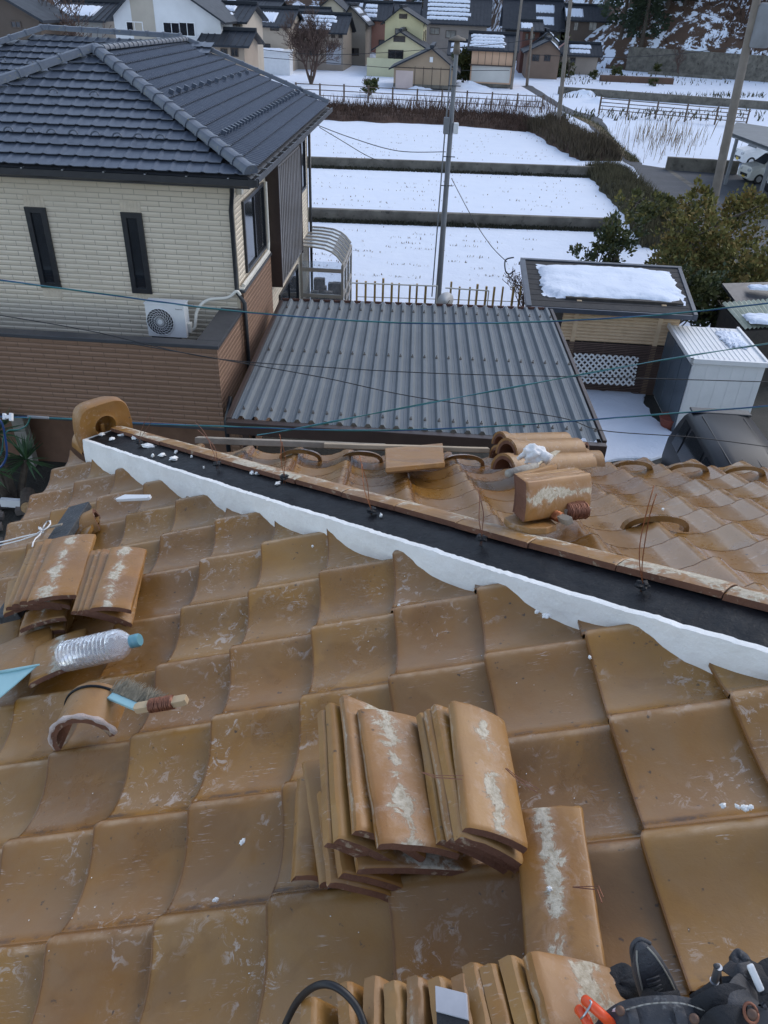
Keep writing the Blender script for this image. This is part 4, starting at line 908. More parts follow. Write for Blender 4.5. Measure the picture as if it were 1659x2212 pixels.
mb = MB(); mb.tube(spline([gy(*q, 6.45) for q in ((-20, 895), (3, 912), (12, 950), (14, 985), (0, 1010), (-30, 1020))]), .011, 8); mb.build('blue_lead', M['cableblue'], cj, smooth=True)
mb = MB(); mb.tube(spline([gy(*q, 6.45) for q in ((65, 900), (58, 918), (40, 928), (18, 930), (8, 945), (2, 980), (-20, 1000))]), .007, 8); mb.build('green_lead', M['cablegreen'], cj, smooth=True)
mb = MB(); mb.tube([gy(60, 900, 6.55), gy(105, 903, 6.55)], .014, 8); mb.build('grey_sleeve', M['polegrey'], cj, smooth=True)
# ================= NEIGHBOUR HOUSE WITH SLATE ROOF =================
nh = thing('neighbour_house', 'two storey house with slate blue tiled hip roof, cream upper siding and brown lower siding', 'house', W(-7, 18, 0))
u0 = -16.0; us_, vf, vb = -3.87, 15.0, 23.75; zE = 6.05
def wallq(mb, a, b, z0, z1): mb.quad(a + ZZ*z0, b + ZZ*z0, b + ZZ*z1, a + ZZ*z1)
mb = MB(); f = lambda u, v: HU*u + HV*v
mb.box(W(u0, vf, 0), HU*(us_-u0), HV*(vb-vf), ZZ*5.95); mb.build('upper_wall', M['cream'], nh)
mb = MB(); cp = .012
mb.box(W(us_-.05, vf-.01, 3.4), HU*.062, HV*.06, ZZ*2.5); mb.box(W(us_-.05, vb-.05, 0), HU*.062, HV*.06, ZZ*5.9); mb.build('corner_trim', simple('corner_trim', (.50, .43, .33), None, 4, .6), nh)
# brown parapet block in front and along the side
vp_ = 13.0
mb = MB(); zp = 3.33
mb.box(W(u0, vp_, 1.72), HU*(us_+.03-u0), HV*.16, ZZ*(zp-1.72)); mb.box(W(us_+.03-.16, vp_+.16, 1.72), HU*.16, HV*(vf-vp_-.16), ZZ*(zp-1.72))
mb.box(W(us_+.004, vf, 0), HU*.085, HV*2.75, ZZ*3.72); mb.box(W(us_-.13, vf-1.0, 0), HU*.16, HV*1.0, ZZ*1.72)
mb.build('brown_lower_wall', M['brownside'], nh)
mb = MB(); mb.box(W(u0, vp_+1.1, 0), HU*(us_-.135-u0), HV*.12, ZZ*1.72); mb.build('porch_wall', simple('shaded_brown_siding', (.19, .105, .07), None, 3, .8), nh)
mb = MB(); mb.box(W(u0, vp_+.165, 2.45), HU*(us_-u0-.17), HV*(vf-vp_-.17), ZZ*.08); mb.build('lower_deck', M['darkgrey'], nh)
mb = MB()
mb.box(W(u0, vp_-.035, zp), HU*(us_+.065-u0), HV*.255, ZZ*.07); mb.box(W(us_+.065-.46, vp_+.22, zp), HU*.46, HV*(vf-vp_-.22), ZZ*.07); mb.box(W(us_+.001, vf-.02, 3.72), HU*.12, HV*2.79, ZZ*.05)
mb.box(W(u0, vp_-.02, 1.66), HU*(us_+.05-u0), HV*.2, ZZ*.06); mb.build('parapet_cap', M['darkgrey'], nh, bevel=.008)
mb = MB(); mb.box(W(us_+.0, vf-.0, 3.78), HU*.10, HV*2.72, ZZ*.03); mb.tube([W(us_+.07, vf+.1, 3.84), W(us_+.07, vf+2.6, 3.84), W(us_+.06, vf+2.72, 4.0), W(us_+.06, vf+2.72, 5.3)], .035, 8); mb.build('white_cover_pipe', M['whitepvc'], nh)
def window(parent, c0, c1, v0=None, nrm=None, u=None, fr=.06, panes=2, name='window', glass=None, frame=None):
    """window between two opposite corners on a wall with outward normal nrm"""
    up = ZZ; h = c1.z - c0.z; d = c1 - c0; d.z = 0; Lw = d.length; d.normalize(); n = nrm
    mb = MB(); t = .05
    mb.box(c0 + n*.001, d*Lw, up*fr, n*t); mb.box(c0 + up*(h-fr) + n*.001, d*Lw, up*fr, n*t); mb.box(c0 + up*fr + n*.001, d*fr, up*(h-2*fr), n*t); mb.box(c0 + d*(Lw-fr) + up*fr + n*.001, d*fr, up*(h-2*fr), n*t)
    for k in range(1, panes): mb.box(c0 + d*(Lw*k/panes - fr*.35) + up*fr + n*.001, d*fr*.7, up*(h-2*fr), n*(t*.8))
    wo = mb.build(name, frame or M['black'], parent)
    mb = MB(); mb.box(c0 + d*fr + up*fr + n*.0, d*(Lw-2*fr), up*(h-2*fr), n*.015); mb.build('pane', glass or M['glassdark'], wo); return wo
def slit(pts):
    a, b, c_, d_ = [pv(*q, vf) for q in pts]
    x0 = (a+c_)/2; x1 = (b+d_)/2; uL = x0.dot(HU); uR = x1.dot(HU); zt = (a.z+b.z)/2; zb_ = (c_.z+d_.z)/2
    return uL, uR, zb_, zt
for pts in (((57, 448), (101, 446), (88, 619), (131, 622)), ((264, 458), (310, 459), (285, 632), (326, 633))):
    uL, uR, zb_, zt = slit(pts); window(nh, W(uL, vf, zb_), W(uR, vf, zt), nrm=-HV, fr=.10, panes=1)
    for za_, hb_ in ((zt+.01, .20), (zb_-.20, .19)):
        mb = MB()
        for k in range(6): mb.box(W(uL + k*.068, vf-.006, za_), HU*.060, HV*.006, ZZ*hb_)
        mb.build('vertical_block_trim', simple('cream_trim_block', (.66, .57, .45), None, 5, .7), nh)
window(nh, W(us_, 15.65, 3.92), W(us_, 17.60, 5.32), nrm=HU, fr=.07, panes=2)
window(nh, W(us_, 22.05, 4.1), W(us_, 23.25, 5.42), nrm=HU, fr=.06, panes=2)
mb = MB(); mb.box(W(us_, 18.0, 2.95), HU*.28, HV*3.0, ZZ*2.62)
for k in range(14): mb.box(W(us_+.28, 18.06+k*.21, 3.0), HU*.012, HV*.12, ZZ*2.52)
mb.build('bronze_wall_panel', M['bronze'], nh)
mb = MB(); mb.box(W(us_, 17.98, 2.9), HU*.30, HV*.03, ZZ*2.7); mb.build('panel_edge', M['brownmetal'], nh); mb = MB(); mb.box(W(us_, 20.98, 2.9), HU*.30, HV*.03, ZZ*2.7); mb.build('panel_edge', M['brownmetal'], nh)
window(nh, W(us_, 18.9, .6), W(us_, 21.6, 2.4), nrm=HU, fr=.07, panes=2)
for (v_, z_) in ((15.35, 5.62), (20.9, 5.7)):
    mb = MB(); mb.cbox(W(us_+.06, v_, z_), HU, HV, ZZ, .12, .14, .20); mb.build('vent_hood', M['whitepvc'], nh, bevel=.015)
# drain pipes
mb = MB(); mb.tube([W(us_+.10, vf-.35, 5.85), W(us_+.02, vf-.08, 5.6), W(us_-.03, vf-.06, 5.3), W(us_-.03, vf-.06, 3.75), W(us_+.12, vf-.10, 3.55), W(us_+.12, vf-.10, 0)], .042, 10)
mb.build('drain_pipe', M['black'], nh, smooth=True); mb = MB(); mb.tube([W(us_+.08, vb, 5.9), W(us_+.08, vb, 0)], .042, 10); mb.build('drain_pipe', M['black'], nh, smooth=True); mb = MB(); mb.tube([W(us_+.15, 13.2, 2.3), W(us_+.13, 13.05, 2.1), W(us_+.09, 12.95, 1.9), W(us_+.09, 12.95, .8)], .045, 10)
mb.build('drain_pipe', M['black'], nh, smooth=True)
# roof planes
NP = [(0, .004), (.60, .0), (.74, .002), (.80, .016), (.90, .020), (.96, .016), (1.0, .006)]
NR = [(0, .004), (.45, .0), (.58, .006), (.72, .026), (.84, .028), (.94, .012), (1.0, .006)]
E0 = W(-3.35, 14.4, zE); P1 = W(-7.42, 18.3, 7.58); P2 = W(-7.22, 24.15, 7.52); ER = W(-3.40, 24.8, 6.08)
def slope_tiles(O, e, d, n, nu, nv, pw, pl_, inside, mat_, name, T=NP, lift=.03):
    mb = MB()
    for i in range(nu[0], nu[1]):
        for j in range(nv):
            P = O + e*(pw*i) - d*(pl_*j)
            if not inside(P + e*pw*.5 - d*pl_*.5): continue
            tile(mb, P, e, d, n, pw, pl_, lift, qs=[0, .3, .6, .72, .80, .86, .93, 1.0], ss=[0, .012, .5, 1.0, 1.1], T=T, top=.0, rad=.008, jit=.35, cut=.04)
    o = mb.build(name, mat_, nh, attr=False); smooth_by(o, 40); return o
# right slope
nR = (P1-E0).cross(ER-E0); nR = nR if nR.z > 0 else -nR; nR.normalize(); dR = (HU - nR*HU.dot(nR)).normalized(); eR = -HV
eR = dR.cross(nR).normalized() ; 
if eR.dot(HV) < 0: eR2 = eR
eRn = eR
ux = lambda P: P.dot(HU)
s_r = (P1-E0); 
def inR(P):
    # between the two hips: e coordinate by side test
    a = (P-E0); b = P1-E0; left = (b.cross(a)).dot(nR); c = (ER-P); dd_ = (P2-ER); right = (dd_.cross(P-ER)).dot(nR)
    top = (P-P1).dot(dR)
    return left*((ER-E0).cross(b).dot(nR)) < .35*1e9 and top > -.1 and (b.cross(a)).dot(nR)*(b.cross(ER-E0)).dot(nR) > -.3 and (dd_.cross(P-ER)).dot(nR)*(dd_.cross(E0-ER)).dot(nR) > -.3
nU = int(10.6/.27)
sgn = 1 if eR.dot(HV) > 0 else -1
O_r = E0 + dR*.02 + nR*.02 if sgn > 0 else ER + dR*.02 + nR*.02
right = slope_tiles(O_r - eR*0, eR, dR, nR, (-3, int(nU*1.9)), 13, .15, .335, inR, M['rooftile'], 'right_roof_slope', T=NR, lift=.04)
# front hip face
nF = (P1-E0).cross(-HU); nF = nF if nF.z > 0 else -nF; nF.normalize(); dF = (-HV - nF*(-HV).dot(nF)).normalized(); eF = dF.cross(nF).normalized()
EL = W(-11.5, 14.4, zE)
def inF(P):
    b = P1-E0; ok1 = (b.cross(P-E0)).dot(nF)*(b.cross(EL-E0)).dot(nF) > -.3; b2 = P1-EL; ok2 = (b2.cross(P-EL)).dot(nF)*(b2.cross(E0-EL)).dot(nF) > -.3
    return ok1 and ok2 and (P-P1).dot(dF) > -.1
if eF.dot(HU) < 0: O_f = E0 + dF*.02 + nF*.02
else: O_f = EL + dF*.02 + nF*.02
slope_tiles(O_f, eF, dF, nF, (-2, 32), 13, .30, .335, inF, M['rooftile'], 'front_hip_slope', lift=.045)
# main front slope behind
RL0 = pv(95, 66, 24.3); RL1 = pv(392, 86, 24.2); nM = nF.copy(); OM = RL1 + dF*.335*14
def inM(P):
    # stay outside the front wing: left slope of the wing rises to its ridge at u = -7.4
    wz = 7.58 - .38*abs(ux(P)+7.42); 
    b2 = (W(-13.4, 18.0, 5.6) - RL0)
    return P.z > wz - .28 and ux(P) < -6.4 and (P-RL0).dot(dF) > -.05 and ux(P) > ux(RL0) - 1.02*max(0, (24.3 - P.dot(HV))) - .2
OMs = RL1 + dF*(.335*14) - eF*(.30*30) if eF.dot(HU) > 0 else RL1 + dF*(.335*14)
slope_tiles(OMs, eF, dF, nM, (-4, 44), 14, .30, .335, inM, M['rooftile'], 'rear_roof_slope', lift=.045)
# closing underlay so no gaps show
mb = MB(); sk = V((0, 0, -.07))
mb.quad(E0+sk, ER+sk, P2+sk, P1+sk); mb.face([mb.vert(E0+sk), mb.vert(P1+sk), mb.vert(EL+sk)])
mb.quad(EL+sk, P1+sk, P2+sk, W(-11.5, 24.2, 6.0)+sk); mb.quad(RL0+sk*2, RL1+sk*2, RL1+sk*2+dF*5.2, RL0+sk*2+dF*5.2 - HU*5)
mb.quad(W(-3.4, 24.85, 6.0), P2+sk, RL0+sk, W(-12, 27, 6.0)); mb.quad(RL0+sk*2, RL0 + sk*2 + dF*5.2 - HU*5, W(-20, 19, 5.9), W(-20, 25, 5.9))
mb.build('roof_underlay', M['darkgrey'], nh)
# ridge and hip caps
def caps(A, Bq, n=None, wd=.20, L=.45, up=.10, off=.03):
    d = (Bq-A); LL = d.length; d.normalize(); s_ = d.cross(ZZ).normalized(); u_ = s_.cross(d); mb = MB(); k = 0; t = 0
    while t < LL-.05:
        t1 = min(t+L, LL); P = A + d*t; z0 = .0; prof_ = [(-1, -.06), (-.95, .45), (-.62, .92), (-.2, 1.0), (.2, 1.0), (.62, .92), (.95, .45), (1, -.06)]
        rings = []
        for tt, f in ((0, 1.12), (.055, 1.12), (.06, 1.0), (t1-t+.03, .97)):
            rings.append([mb.vert(P + d*tt + s_*(x*wd/2*f) + u_*(off + y*up*f)) for x, y in prof_])
        for i in range(3):
            for j in range(7): mb.face([rings[i][j], rings[i][j+1], rings[i+1][j+1], rings[i+1][j]])
        mb.face(rings[0]); t = t1
    o = mb.build('ridge_cap', M['ridgecap'], nh); bm = bmesh.new(); bm.from_mesh(o.data); bmesh.ops.recalc_face_normals(bm, faces=bm.faces); bm.to_mesh(o.data); bm.free(); smooth_by(o, 35); return o
caps(E0 + (P1-E0)*.0, P1, wd=.26, up=.13, L=.40); caps(EL, P1, wd=.26, up=.13, L=.46); caps(P1, P2, wd=.22, up=.09, L=.27)
caps(ER, P2, wd=.16, up=.10, L=.42); caps(RL1 + dF*.0, RL0, wd=.24, up=.12, L=.46); caps(W(-17.5, 18.6, 5.3), RL0, wd=.26, up=.12, L=.46)
# snow stops
def stop(P, d, n, e, big):
    mb = MB()
    if big:
        pts = [P + e*(-math.cos(a)*.085) + n*(.01 + math.sin(a)*.055) - d*(math.sin(a)*.05) for a in [math.pi*k/10 for k in range(11)]]; mb.tube(pts, .016, 6)
    else: mb.cbox(P + n*.045, e, n, d, .045, .09, .10)
    mb.build('snow_stop', M['rooftile'], nh, smooth=big)
def onpl(px, py, P, n): return plane(px, py, P, n)
for px, py in ((18, 284), (64, 286), (111, 289), (158, 291), (206, 294), (253, 297), (299, 299), (346, 301), (115, 202), (203, 207)): stop(onpl(px, py, E0 + nF*.05, nF), dF, nF, eF, True)
for k in range(11):
    t = k/10; stop(onpl(lerp(369, 533, t), lerp(203, 160, t), E0 + nR*.04, nR), dR, nR, eR, False)
for k in range(26):
    t = k/25; stop(onpl(lerp(482, 650, t), lerp(292, 198, t), E0 + nR*.04, nR), dR, nR, eR, False)
for px, py in ((65, 138), (5, 134)): stop(onpl(px, py, RL1 + nM*.05, nM), dF, nM, eF, True)
# gutters and fascia
mb = MB()
mb.box(W(u0, 14.46, 5.80), HU*(-3.40-u0), HV*.03, ZZ*.2); mb.box(W(-3.43, 14.5, 5.80), HU*.03, HV*10.2, ZZ*.2); mb.box(W(u0, 14.5, 5.93), HU*(-3.44-u0), HV*.6, ZZ*.02); mb.box(W(-3.86, 15.1, 5.93), HU*.42, HV*9.6, ZZ*.02)
mb.build('fascia', M['black'], nh)
def gutter(a, b, out, m=M['black']):
    mb = MB(); pr = [(0, 0), (.0, -.11), (.03, -.13), (.10, -.13), (.13, -.11), (.13, 0), (.115, 0), (.112, -.10), (.095, -.115), (.03, -.115), (.015, -.10), (.015, 0)]
    P = [a + out*x + ZZ*z for x, z in pr]; mb.prism(P, b-a); o = mb.build('gutter', m, nh); return o
gutter(W(u0, 14.46, 5.98), W(-3.22, 14.46, 5.98), -HV); gutter(W(-3.40, 14.33, 5.98), W(-3.40, 24.9, 6.0), HU, M['darkgrey'])
mb = MB()
for k in range(12): mb.cbox(W(-3.75-k*.75, 14.40, 5.99), HU, HV, ZZ, .03, .14, .012)
for k in range(17): mb.cbox(W(-3.33, 14.7+k*.62, 6.0), HU, HV, ZZ, .16, .03, .012)
mb.build('gutter_bracket', M['steel'], nh)
# air conditioner outdoor unit on the lower roof
ac = thing('air_conditioner', 'white outdoor air conditioner unit standing behind the brown parapet', 'air conditioner', W(-5.2, 14.4, 2.53))
zb0, zt0 = 2.98, 3.64; ua, ub = -5.58, -4.80; va = 14.28
mb = MB(); mb.box(W(ua, va, zb0), HU*(ub-ua), HV*.28, ZZ*(zt0-zb0)); mb.build('casing', M['white'], ac, bevel=.015)
mb = MB(); mb.box(W(ua-.01, va-.012, zt0), HU*(ub-ua+.02), HV*.31, ZZ*.02); mb.build('top_lid', M['white'], ac, bevel=.006)
cc = W(-5.30, va-.004, 3.295); mb = MB(); mb.tube([cc, cc-HV*.003], .265, 40); mb.build('fan_opening', M['darkgrey'], ac)
mb = MB(); mb.tube([cc+HV*.0 + HU*(math.cos(k*math.pi/24)*.27) + ZZ*(math.sin(k*math.pi/24)*.27) - HV*.012 for k in range(49)], .008, 6)
for rr in (.07, .12, .17, .22): mb.tube([cc + HU*(math.cos(k*math.pi/20)*rr) + ZZ*(math.sin(k*math.pi/20)*rr) - HV*.016 for k in range(41)], .0028, 4)
for k in range(22):
    a = 2*math.pi*k/22; mb.tube([cc - HV*.018 + HU*(math.cos(a+r_*4.2)*r_) + ZZ*(math.sin(a+r_*4.2)*r_) for r_ in (.04, .10, .16, .22, .268)], .0035, 4)
mb.tube([cc-HV*.012, cc-HV*.028], .048, 20); mb.build('fan_grille', M['white'], ac, smooth=True, angle=50)
mb = MB(); mb.box(W(ua+.05, va+.03, 2.535), HU*.6, HV*.04, ZZ*.445); mb.build('stand', M['darkgrey'], ac)
def text(name, body, P, ex_, ey_, size, m, parent, ext=.001):
    cu_ = bpy.data.curves.new(name, 'FONT'); cu_.body = body; cu_.size = size; cu_.extrude = ext; cu_.align_x = 'CENTER'; cu_.align_y = 'CENTER'
    o = bpy.data.objects.new(name, cu_); link(o); bpy.context.view_layer.update(); dg = bpy.context.evaluated_depsgraph_get(); me = bpy.data.meshes.new_from_object(o.evaluated_get(dg)); bpy.data.objects.remove(o)
    me.materials.clear(); me.materials.append(m); o = bpy.data.objects.new(name, me); link(o); ez = ex_.cross(ey_); q = P - ORI[parent.name]
    o.matrix_basis = Matrix(((ex_.x, ey_.x, ez.x, q.x), (ex_.y, ey_.y, ez.y, q.y), (ex_.z, ey_.z, ez.z, q.z), (0, 0, 0, 1))); o.parent = parent; ORI[o.name] = ORI[parent.name]; return o
text('brand_lettering', 'Panasonic', W(-4.90, va-.003, 3.565), HU, ZZ, .036, M['darkgrey'], ac)
mb = MB(); mb.tube(spline([W(ub, 14.5, 3.1), W(ub+.10, 14.5, 3.12), W(ub+.16, 14.6, 3.45), W(ub+.35, 14.75, 3.62), W(us_-.2, 14.85, 3.66), W(us_-.03, 14.9, 3.78), W(us_+.04, 14.92, 3.70)]), .032, 8); mb.build('pipe_cover', M['whitepvc'], ac, smooth=True)
mb = MB(); mb.cbox(W(ub+.03, 14.45, 3.15), HU, HV, ZZ, .07, .14, .2); mb.build('valve_cover', M['whitepvc'], ac, bevel=.015)
# sunroom
sr = thing('sunroom', 'small glazed lean-to sunroom with curved clear roof on the side of the neighbour house', 'sunroom', W(-3.1, 23.2, 0))
va, vb_, uo = 22.15, 24.35, -2.64; zw, zo = 2.95, 2.38
def srp(t): a = t*math.pi/2; return (us_ + (uo-us_)*min(1, t*1.0), 0)
prs = [(us_+.01, 2.72), (-3.5, 2.715), (-3.17, 2.68), (-2.95, 2.60), (-2.80, 2.49), (uo, 2.30)]
mb = MB()
for k in range(7):
    v_ = lerp(va, vb_, k/6); mb.tube([W(a, v_, b+.035) for a, b in prs], .028, 6)
mb.box(W(uo-.03, va, 2.22), HU*.06, HV*(vb_-va), ZZ*.07); mb.build('roof_rib', M['alu'], sr)
cm, ntc, bc = newmat('clear_polycarbonate'); bc.inputs['Base Color'].default_value = (.13, .15, .18, 1); bc.inputs['Transmission Weight'].default_value = .35; bc.inputs['Roughness'].default_value = .22; bc.inputs['IOR'].default_value = 1.25
mb = MB()
for k in range(len(prs)-1): mb.quad(W(prs[k][0], va, prs[k][1]+.03), W(prs[k][0], vb_, prs[k][1]+.03), W(prs[k+1][0], vb_, prs[k+1][1]+.03), W(prs[k+1][0], va, prs[k+1][1]+.03))
mb.build('curved_roof_sheet', cm, sr, smooth=True)
mb = MB()
for (u_, v_) in ((uo, va), (uo, vb_), (us_+.04, va), (uo, lerp(va, vb_, .33)), (uo, lerp(va, vb_, .66))): mb.cbox(W(u_, v_, 1.13), HU, HV, ZZ, .07, .07, 2.26)
mb.cbox(W(us_+.04, va, 2.45), HU, HV, ZZ, .07, .07, .5)
for z_ in (1.0, 1.35, 2.1): mb.cbox(W((us_+uo)/2, va, z_), HU, HV, ZZ, abs(uo-us_), .06, .10); mb.cbox(W(uo, (va+vb_)/2, z_), HU, HV, ZZ, .06, vb_-va, .09)
mb.build('frame', M['alu'], sr)
gm, ntg2, bg2 = newmat('clear_pane'); bg2.inputs['Base Color'].default_value = (.8, .85, .9, 1); bg2.inputs['Transmission Weight'].default_value = .9; bg2.inputs['Roughness'].default_value = .02; bg2.inputs['IOR'].default_value = 1.05
mb = MB(); mb.box(W(us_+.08, va-.002, 0), HU*(uo-us_-.12), HV*.006, ZZ*2.35); mb.box(W(uo-.002, va+.04, 0), HU*.006, HV*(vb_-va-.08), ZZ*2.2); mb.build('glass_wall', gm, sr)
rs = random.Random(3); mb = MB()
for k in range(7): mb.cbox(W(us_+.3+rs.random()*.65, va+.4+rs.random()*1.3, .9+rs.random()*.35), HU, HV, ZZ, .18+rs.random()*.2, .2, .2+rs.random()*.5)
mb.cbox(W(us_+.65, va+.9, .45), HU, HV, ZZ, .9, 1.2, .8); o = mb.build('stored_boxes', simple('mixed_clutter', (.26, .22, .20), (.10, .09, .09), 6, .8), bevel=.02); props(o, 'jumble of boxes and pots stored behind the sunroom glass', 'clutter', kind='stuff')
# ================= CARPORT WITH FOLDED STEEL ROOF =================
cpo = thing('carport', 'carport with grey folded steel roof and dark brown edge between the two houses', 'carport', W(0, 14.5, 0))
F0 = gz(500, 906, 2.55); F1 = gz(1300, 958, 2.55); K0 = gz(613, 652, 2.82); K1 = gz(1186, 672, 2.82)
nr = 26; mb = MB(); hR = .062
def cpt(u, v): return lerp(lerp(F0, F1, u), lerp(K0, K1, u), v)
prf = [(0, 0), (.40, 0), (.50, 1), (.58, 1), (.64, .86), (.72, .86), (.78, 1), (.86, 1), (.96, 0), (1.0, 0)]
prf = [(0, 0), (.17, 0), (.20, .10), (.24, .10), (.27, 0), (.44, 0), (.60, 1), (.80, 1), (.96, 0), (1, 0)]
us__ = [];
for k in range(nr):
    for (x, y) in prf[:-1]: us__.append(((k+x)/nr, y))
us__.append((1, 0))
vs = [0, .2, .4, .6, .8, 1]
ix = [[mb.vert(cpt(u, v) + ZZ*(y*hR + .02)) for v in vs] for u, y in us__]
for i in range(len(ix)-1):
    for j in range(5): mb.face([ix[i][j], ix[i+1][j], ix[i+1][j+1], ix[i][j+1]])
mb.build('folded_roof_sheet', M['steelroof'], cpo)
boltm = simple('roof_bolt', (.14, .14, .14), (.10, .075, .06), 9, .6, metal=.5); b0p = None
for k in range(nr):
    for v in (.045, .49, .90):
        P = cpt((k+.70)/nr, v) + ZZ*(hR+.02)
        if b0p is None: mb = MB(); mb.tube([P, P+ZZ*.025, P+ZZ*.026, P+ZZ*.06], [.028, .024, .009, .009], 6); bolt = mb.build('roof_bolt', boltm, cpo); b0p = P
        else: bc_ = bolt.copy(); link(bc_); bc_.parent = cpo; bc_.location = P - b0p; ORI[bc_.name] = ORI[cpo.name]
mb = MB()
ex_ = (F1-F0).normalized(); ey_ = (K0-F0).normalized(); eyr = (K1-F1).normalized()
mb.box(F0 - ex_*.06 - ey_*.16 - ZZ*.20, (F1-F0) + ex_*.12, ey_*.12, ZZ*.24); mb.box(F0 - ex_*.10 - ZZ*.16, ex_*.09, (K0-F0), ZZ*.20); mb.box(F1 + ex_*.01 - ZZ*.16, ex_*.07, (K1-F1), ZZ*.22); mb.box(K0 - ex_*.1 - ZZ*.15, (K1-K0) + ex_*.18, ey_*.10, ZZ*.12)
mb.build('edge_beam', M['brownmetal'], cpo, bevel=.008)
mb = MB()
mats_ = 0
for k in range(nr):   # closure pieces at the back ends
    a = K0 + (K1-K0)*((k+.96-1)/nr) if k else K0; 
    P0_ = lerp(K0, K1, (k-.04)/nr) + ZZ*.02; P1_ = lerp(K0, K1, (k+.44)/nr) + ZZ*.02
    mb.prism([P0_ + ey_*.01 + ex_*.005, P1_ + ey_*.01, P1_ + ex_*.03 + ey_*.01 + ZZ*hR*.9, P0_ - ex_*.03 + ey_*.01 + ZZ*hR*.9], ey_*.02)
mb.build('end_closure', simple('rusty_closure', (.12, .05, .035), (.06, .03, .025), 12, .8), cpo)
for P in (F0, F1, lerp(F0, F1, .5), K0, K1):
    mb = MB(); c = V((P.x, P.y, 0)) + (V((0, .4, 0)) if P.y < 14 else V((0, -.3, 0))) + ex_*(.15 if P is F0 or P is K0 else -.15); mb.cbox(c + ZZ*1.15, ex_, ey_, ZZ, .1, .1, 2.3); mb.build('post', M['brownmetal'], cpo)
mb = MB()
for k in range(5): a = cpt(0, k/4) - ZZ*.13; b_ = cpt(1, k/4) - ZZ*.13; mb.box(a, b_-a, ey_*.08, ZZ*.1)
mb.build('rafter', M['brownmetal'], cpo)
# ================= GARDEN SHED, STORAGE SHED, VAN =================
hut = thing('garden_shed', 'wooden garden shed with black shingle roof carrying a slab of snow', 'shed', W(3.6, 20.3, 0))
RT0 = pv(1130, 563, 22.3); RT1 = pv(1468, 577, 22.3); RB0 = pv(1143, 664, 19.1); RB1 = pv(1503, 675, 19.1)
zr = (RT0.z+RT1.z)/2; ze = (RB0.z+RB1.z)/2
def hq(P, z): return V((P.x, P.y, z))
RT0, RT1, RB0, RB1 = hq(RT0, zr), hq(RT1, zr), hq(RB0, ze), hq(RB1, ze)
nS = (RT1-RT0).cross(RB0-RT0).normalized(); nS = nS if nS.z > 0 else -nS
mb = MB(); mb.prism([RT0, RT1, RB1, RB0], -nS*.09)
bk0 = RT0 + (RT0-RB0).normalized()*0 + HV*1.1 - ZZ*.38 ; bk1 = RT1 + HV*1.1 - ZZ*.38
mb.prism([RT0, RT1, bk1, bk0], -ZZ*.08)
shin = simple('black_shingle', (.022, .023, .026), (.034, .032, .032), 4, .85, bump=.4, bscale=60); rf = mb.build('roof', shin, hut)
mb = MB(); dn = (RB0-RT0); 
for k in range(1, 9):
    a = RT0 + dn*(k/9) + nS*.001; b_ = RT1 + (RB1-RT1)*(k/9) + nS*.001; mb.box(a, b_-a, dn.normalized()*.012, nS*.006)
mb.build('shingle_course', shin, rf)
mb = MB(); ddn = dn.normalized(); rx = (RT1-RT0).normalized()
mb.box(RT0 - rx*.08 - nS*.12 - ddn*.05, rx*.13, dn + ddn*.12, nS*.15); mb.box(RT1 - rx*.05 - nS*.12 - ddn*.05, rx*.10, (RB1-RT1) + ddn*.12, nS*.15); mb.box(RT0 - ddn*.06 - rx*.08 + nS*.002, (RT1-RT0)+rx*.14, ddn*.12, nS*.035); mb.box(RB0 - nS*.13 - rx*.08, RB1-RB0 + rx*.14, ddn*.06, nS*.12)
mb.build('metal_verge', simple('slate_metal_verge', (.055, .065, .085), None, 3, .4), hut, bevel=.005)
wl = pv(1213, 700, 19.6); wr = pv(1466, 700, 19.6); ul, ur = wl.dot(HU), wr.dot(HU)
mb = MB(); mb.box(W(ul, 19.6, 0), HU*(ur-ul), HV*2.6, ZZ*(ze+.1)); mb.build('wall', M['darkwood'], hut)
mb = MB(); zc_ = 1.42
k = 0; z_ = zc_
while z_ < ze-.08:
    for a, b_ in ((ul-.0, ul+.28), (ul+.40, ur-.55), (ur-.43, ur)): mb.tube([W(a, 19.585, z_+.045), W(b_, 19.585, z_+.045)], .05, 8)
    z_ += .088
mb.box(W(ul+.28, 19.53, 0), HU*.12, HV*.06, ZZ*(ze+.05)); mb.box(W(ur-.55, 19.53, 0), HU*.12, HV*.06, ZZ*(ze+.05)); mb.build('log_siding', M['newwood'], hut, smooth=True, angle=50)
mb = MB(); n_ = 30
for k in range(n_): mb.box(W(ul-.02, 19.50, .04+k*.046), HU*(ur-ul+.04), HV*.03, ZZ*.026)
for k in range(6): mb.box(W(ul+k*(ur-ul)/5-.02, 19.53, 0), HU*.04, HV*.02, ZZ*1.42)
mb.build('slatted_screen', M['latticebrown'], hut)
def slabsnow(name, label, O, ex, ey, n, W_, L_, th, seed, parent=None, edge=.22, nx=60, ny=34, fr=1.3, cut=0):
    mb = MB()
    def fn(u, v):
        x = (u-.5)*2; y = (v-.5)*2; r = (abs(x)**5 + abs(y)**5)**(1/5)
        wob = 1 + edge*.35*noise.noise(V((x*fr*2, y*fr*2, seed))) + edge*.3*noise.noise(V((x*fr*8, y*fr*8, seed+4)))
        h = th*(max(0, 1-r**6))**.45*(1+.35*noise.noise(V((x*3, y*3, seed+9))))
        return O + ex*(x*W_/2*wob) + ey*(y*L_/2*wob) + n*(h + .002)
    mb.grid(fn, nx, ny); return props(mb.build(name, M['snow'], parent, smooth=True, origin=O), label, 'snow') if parent is None else mb.build(name, M['snow'], parent, smooth=True)
sO = plane(1314, 613, RT0 + nS*.01, nS); q0 = plane(1165, 600, RT0, nS); q1 = plane(1462, 620, RT0, nS); q2 = plane(1300, 578, RT0, nS); q3 = plane(1310, 652, RT0, nS)
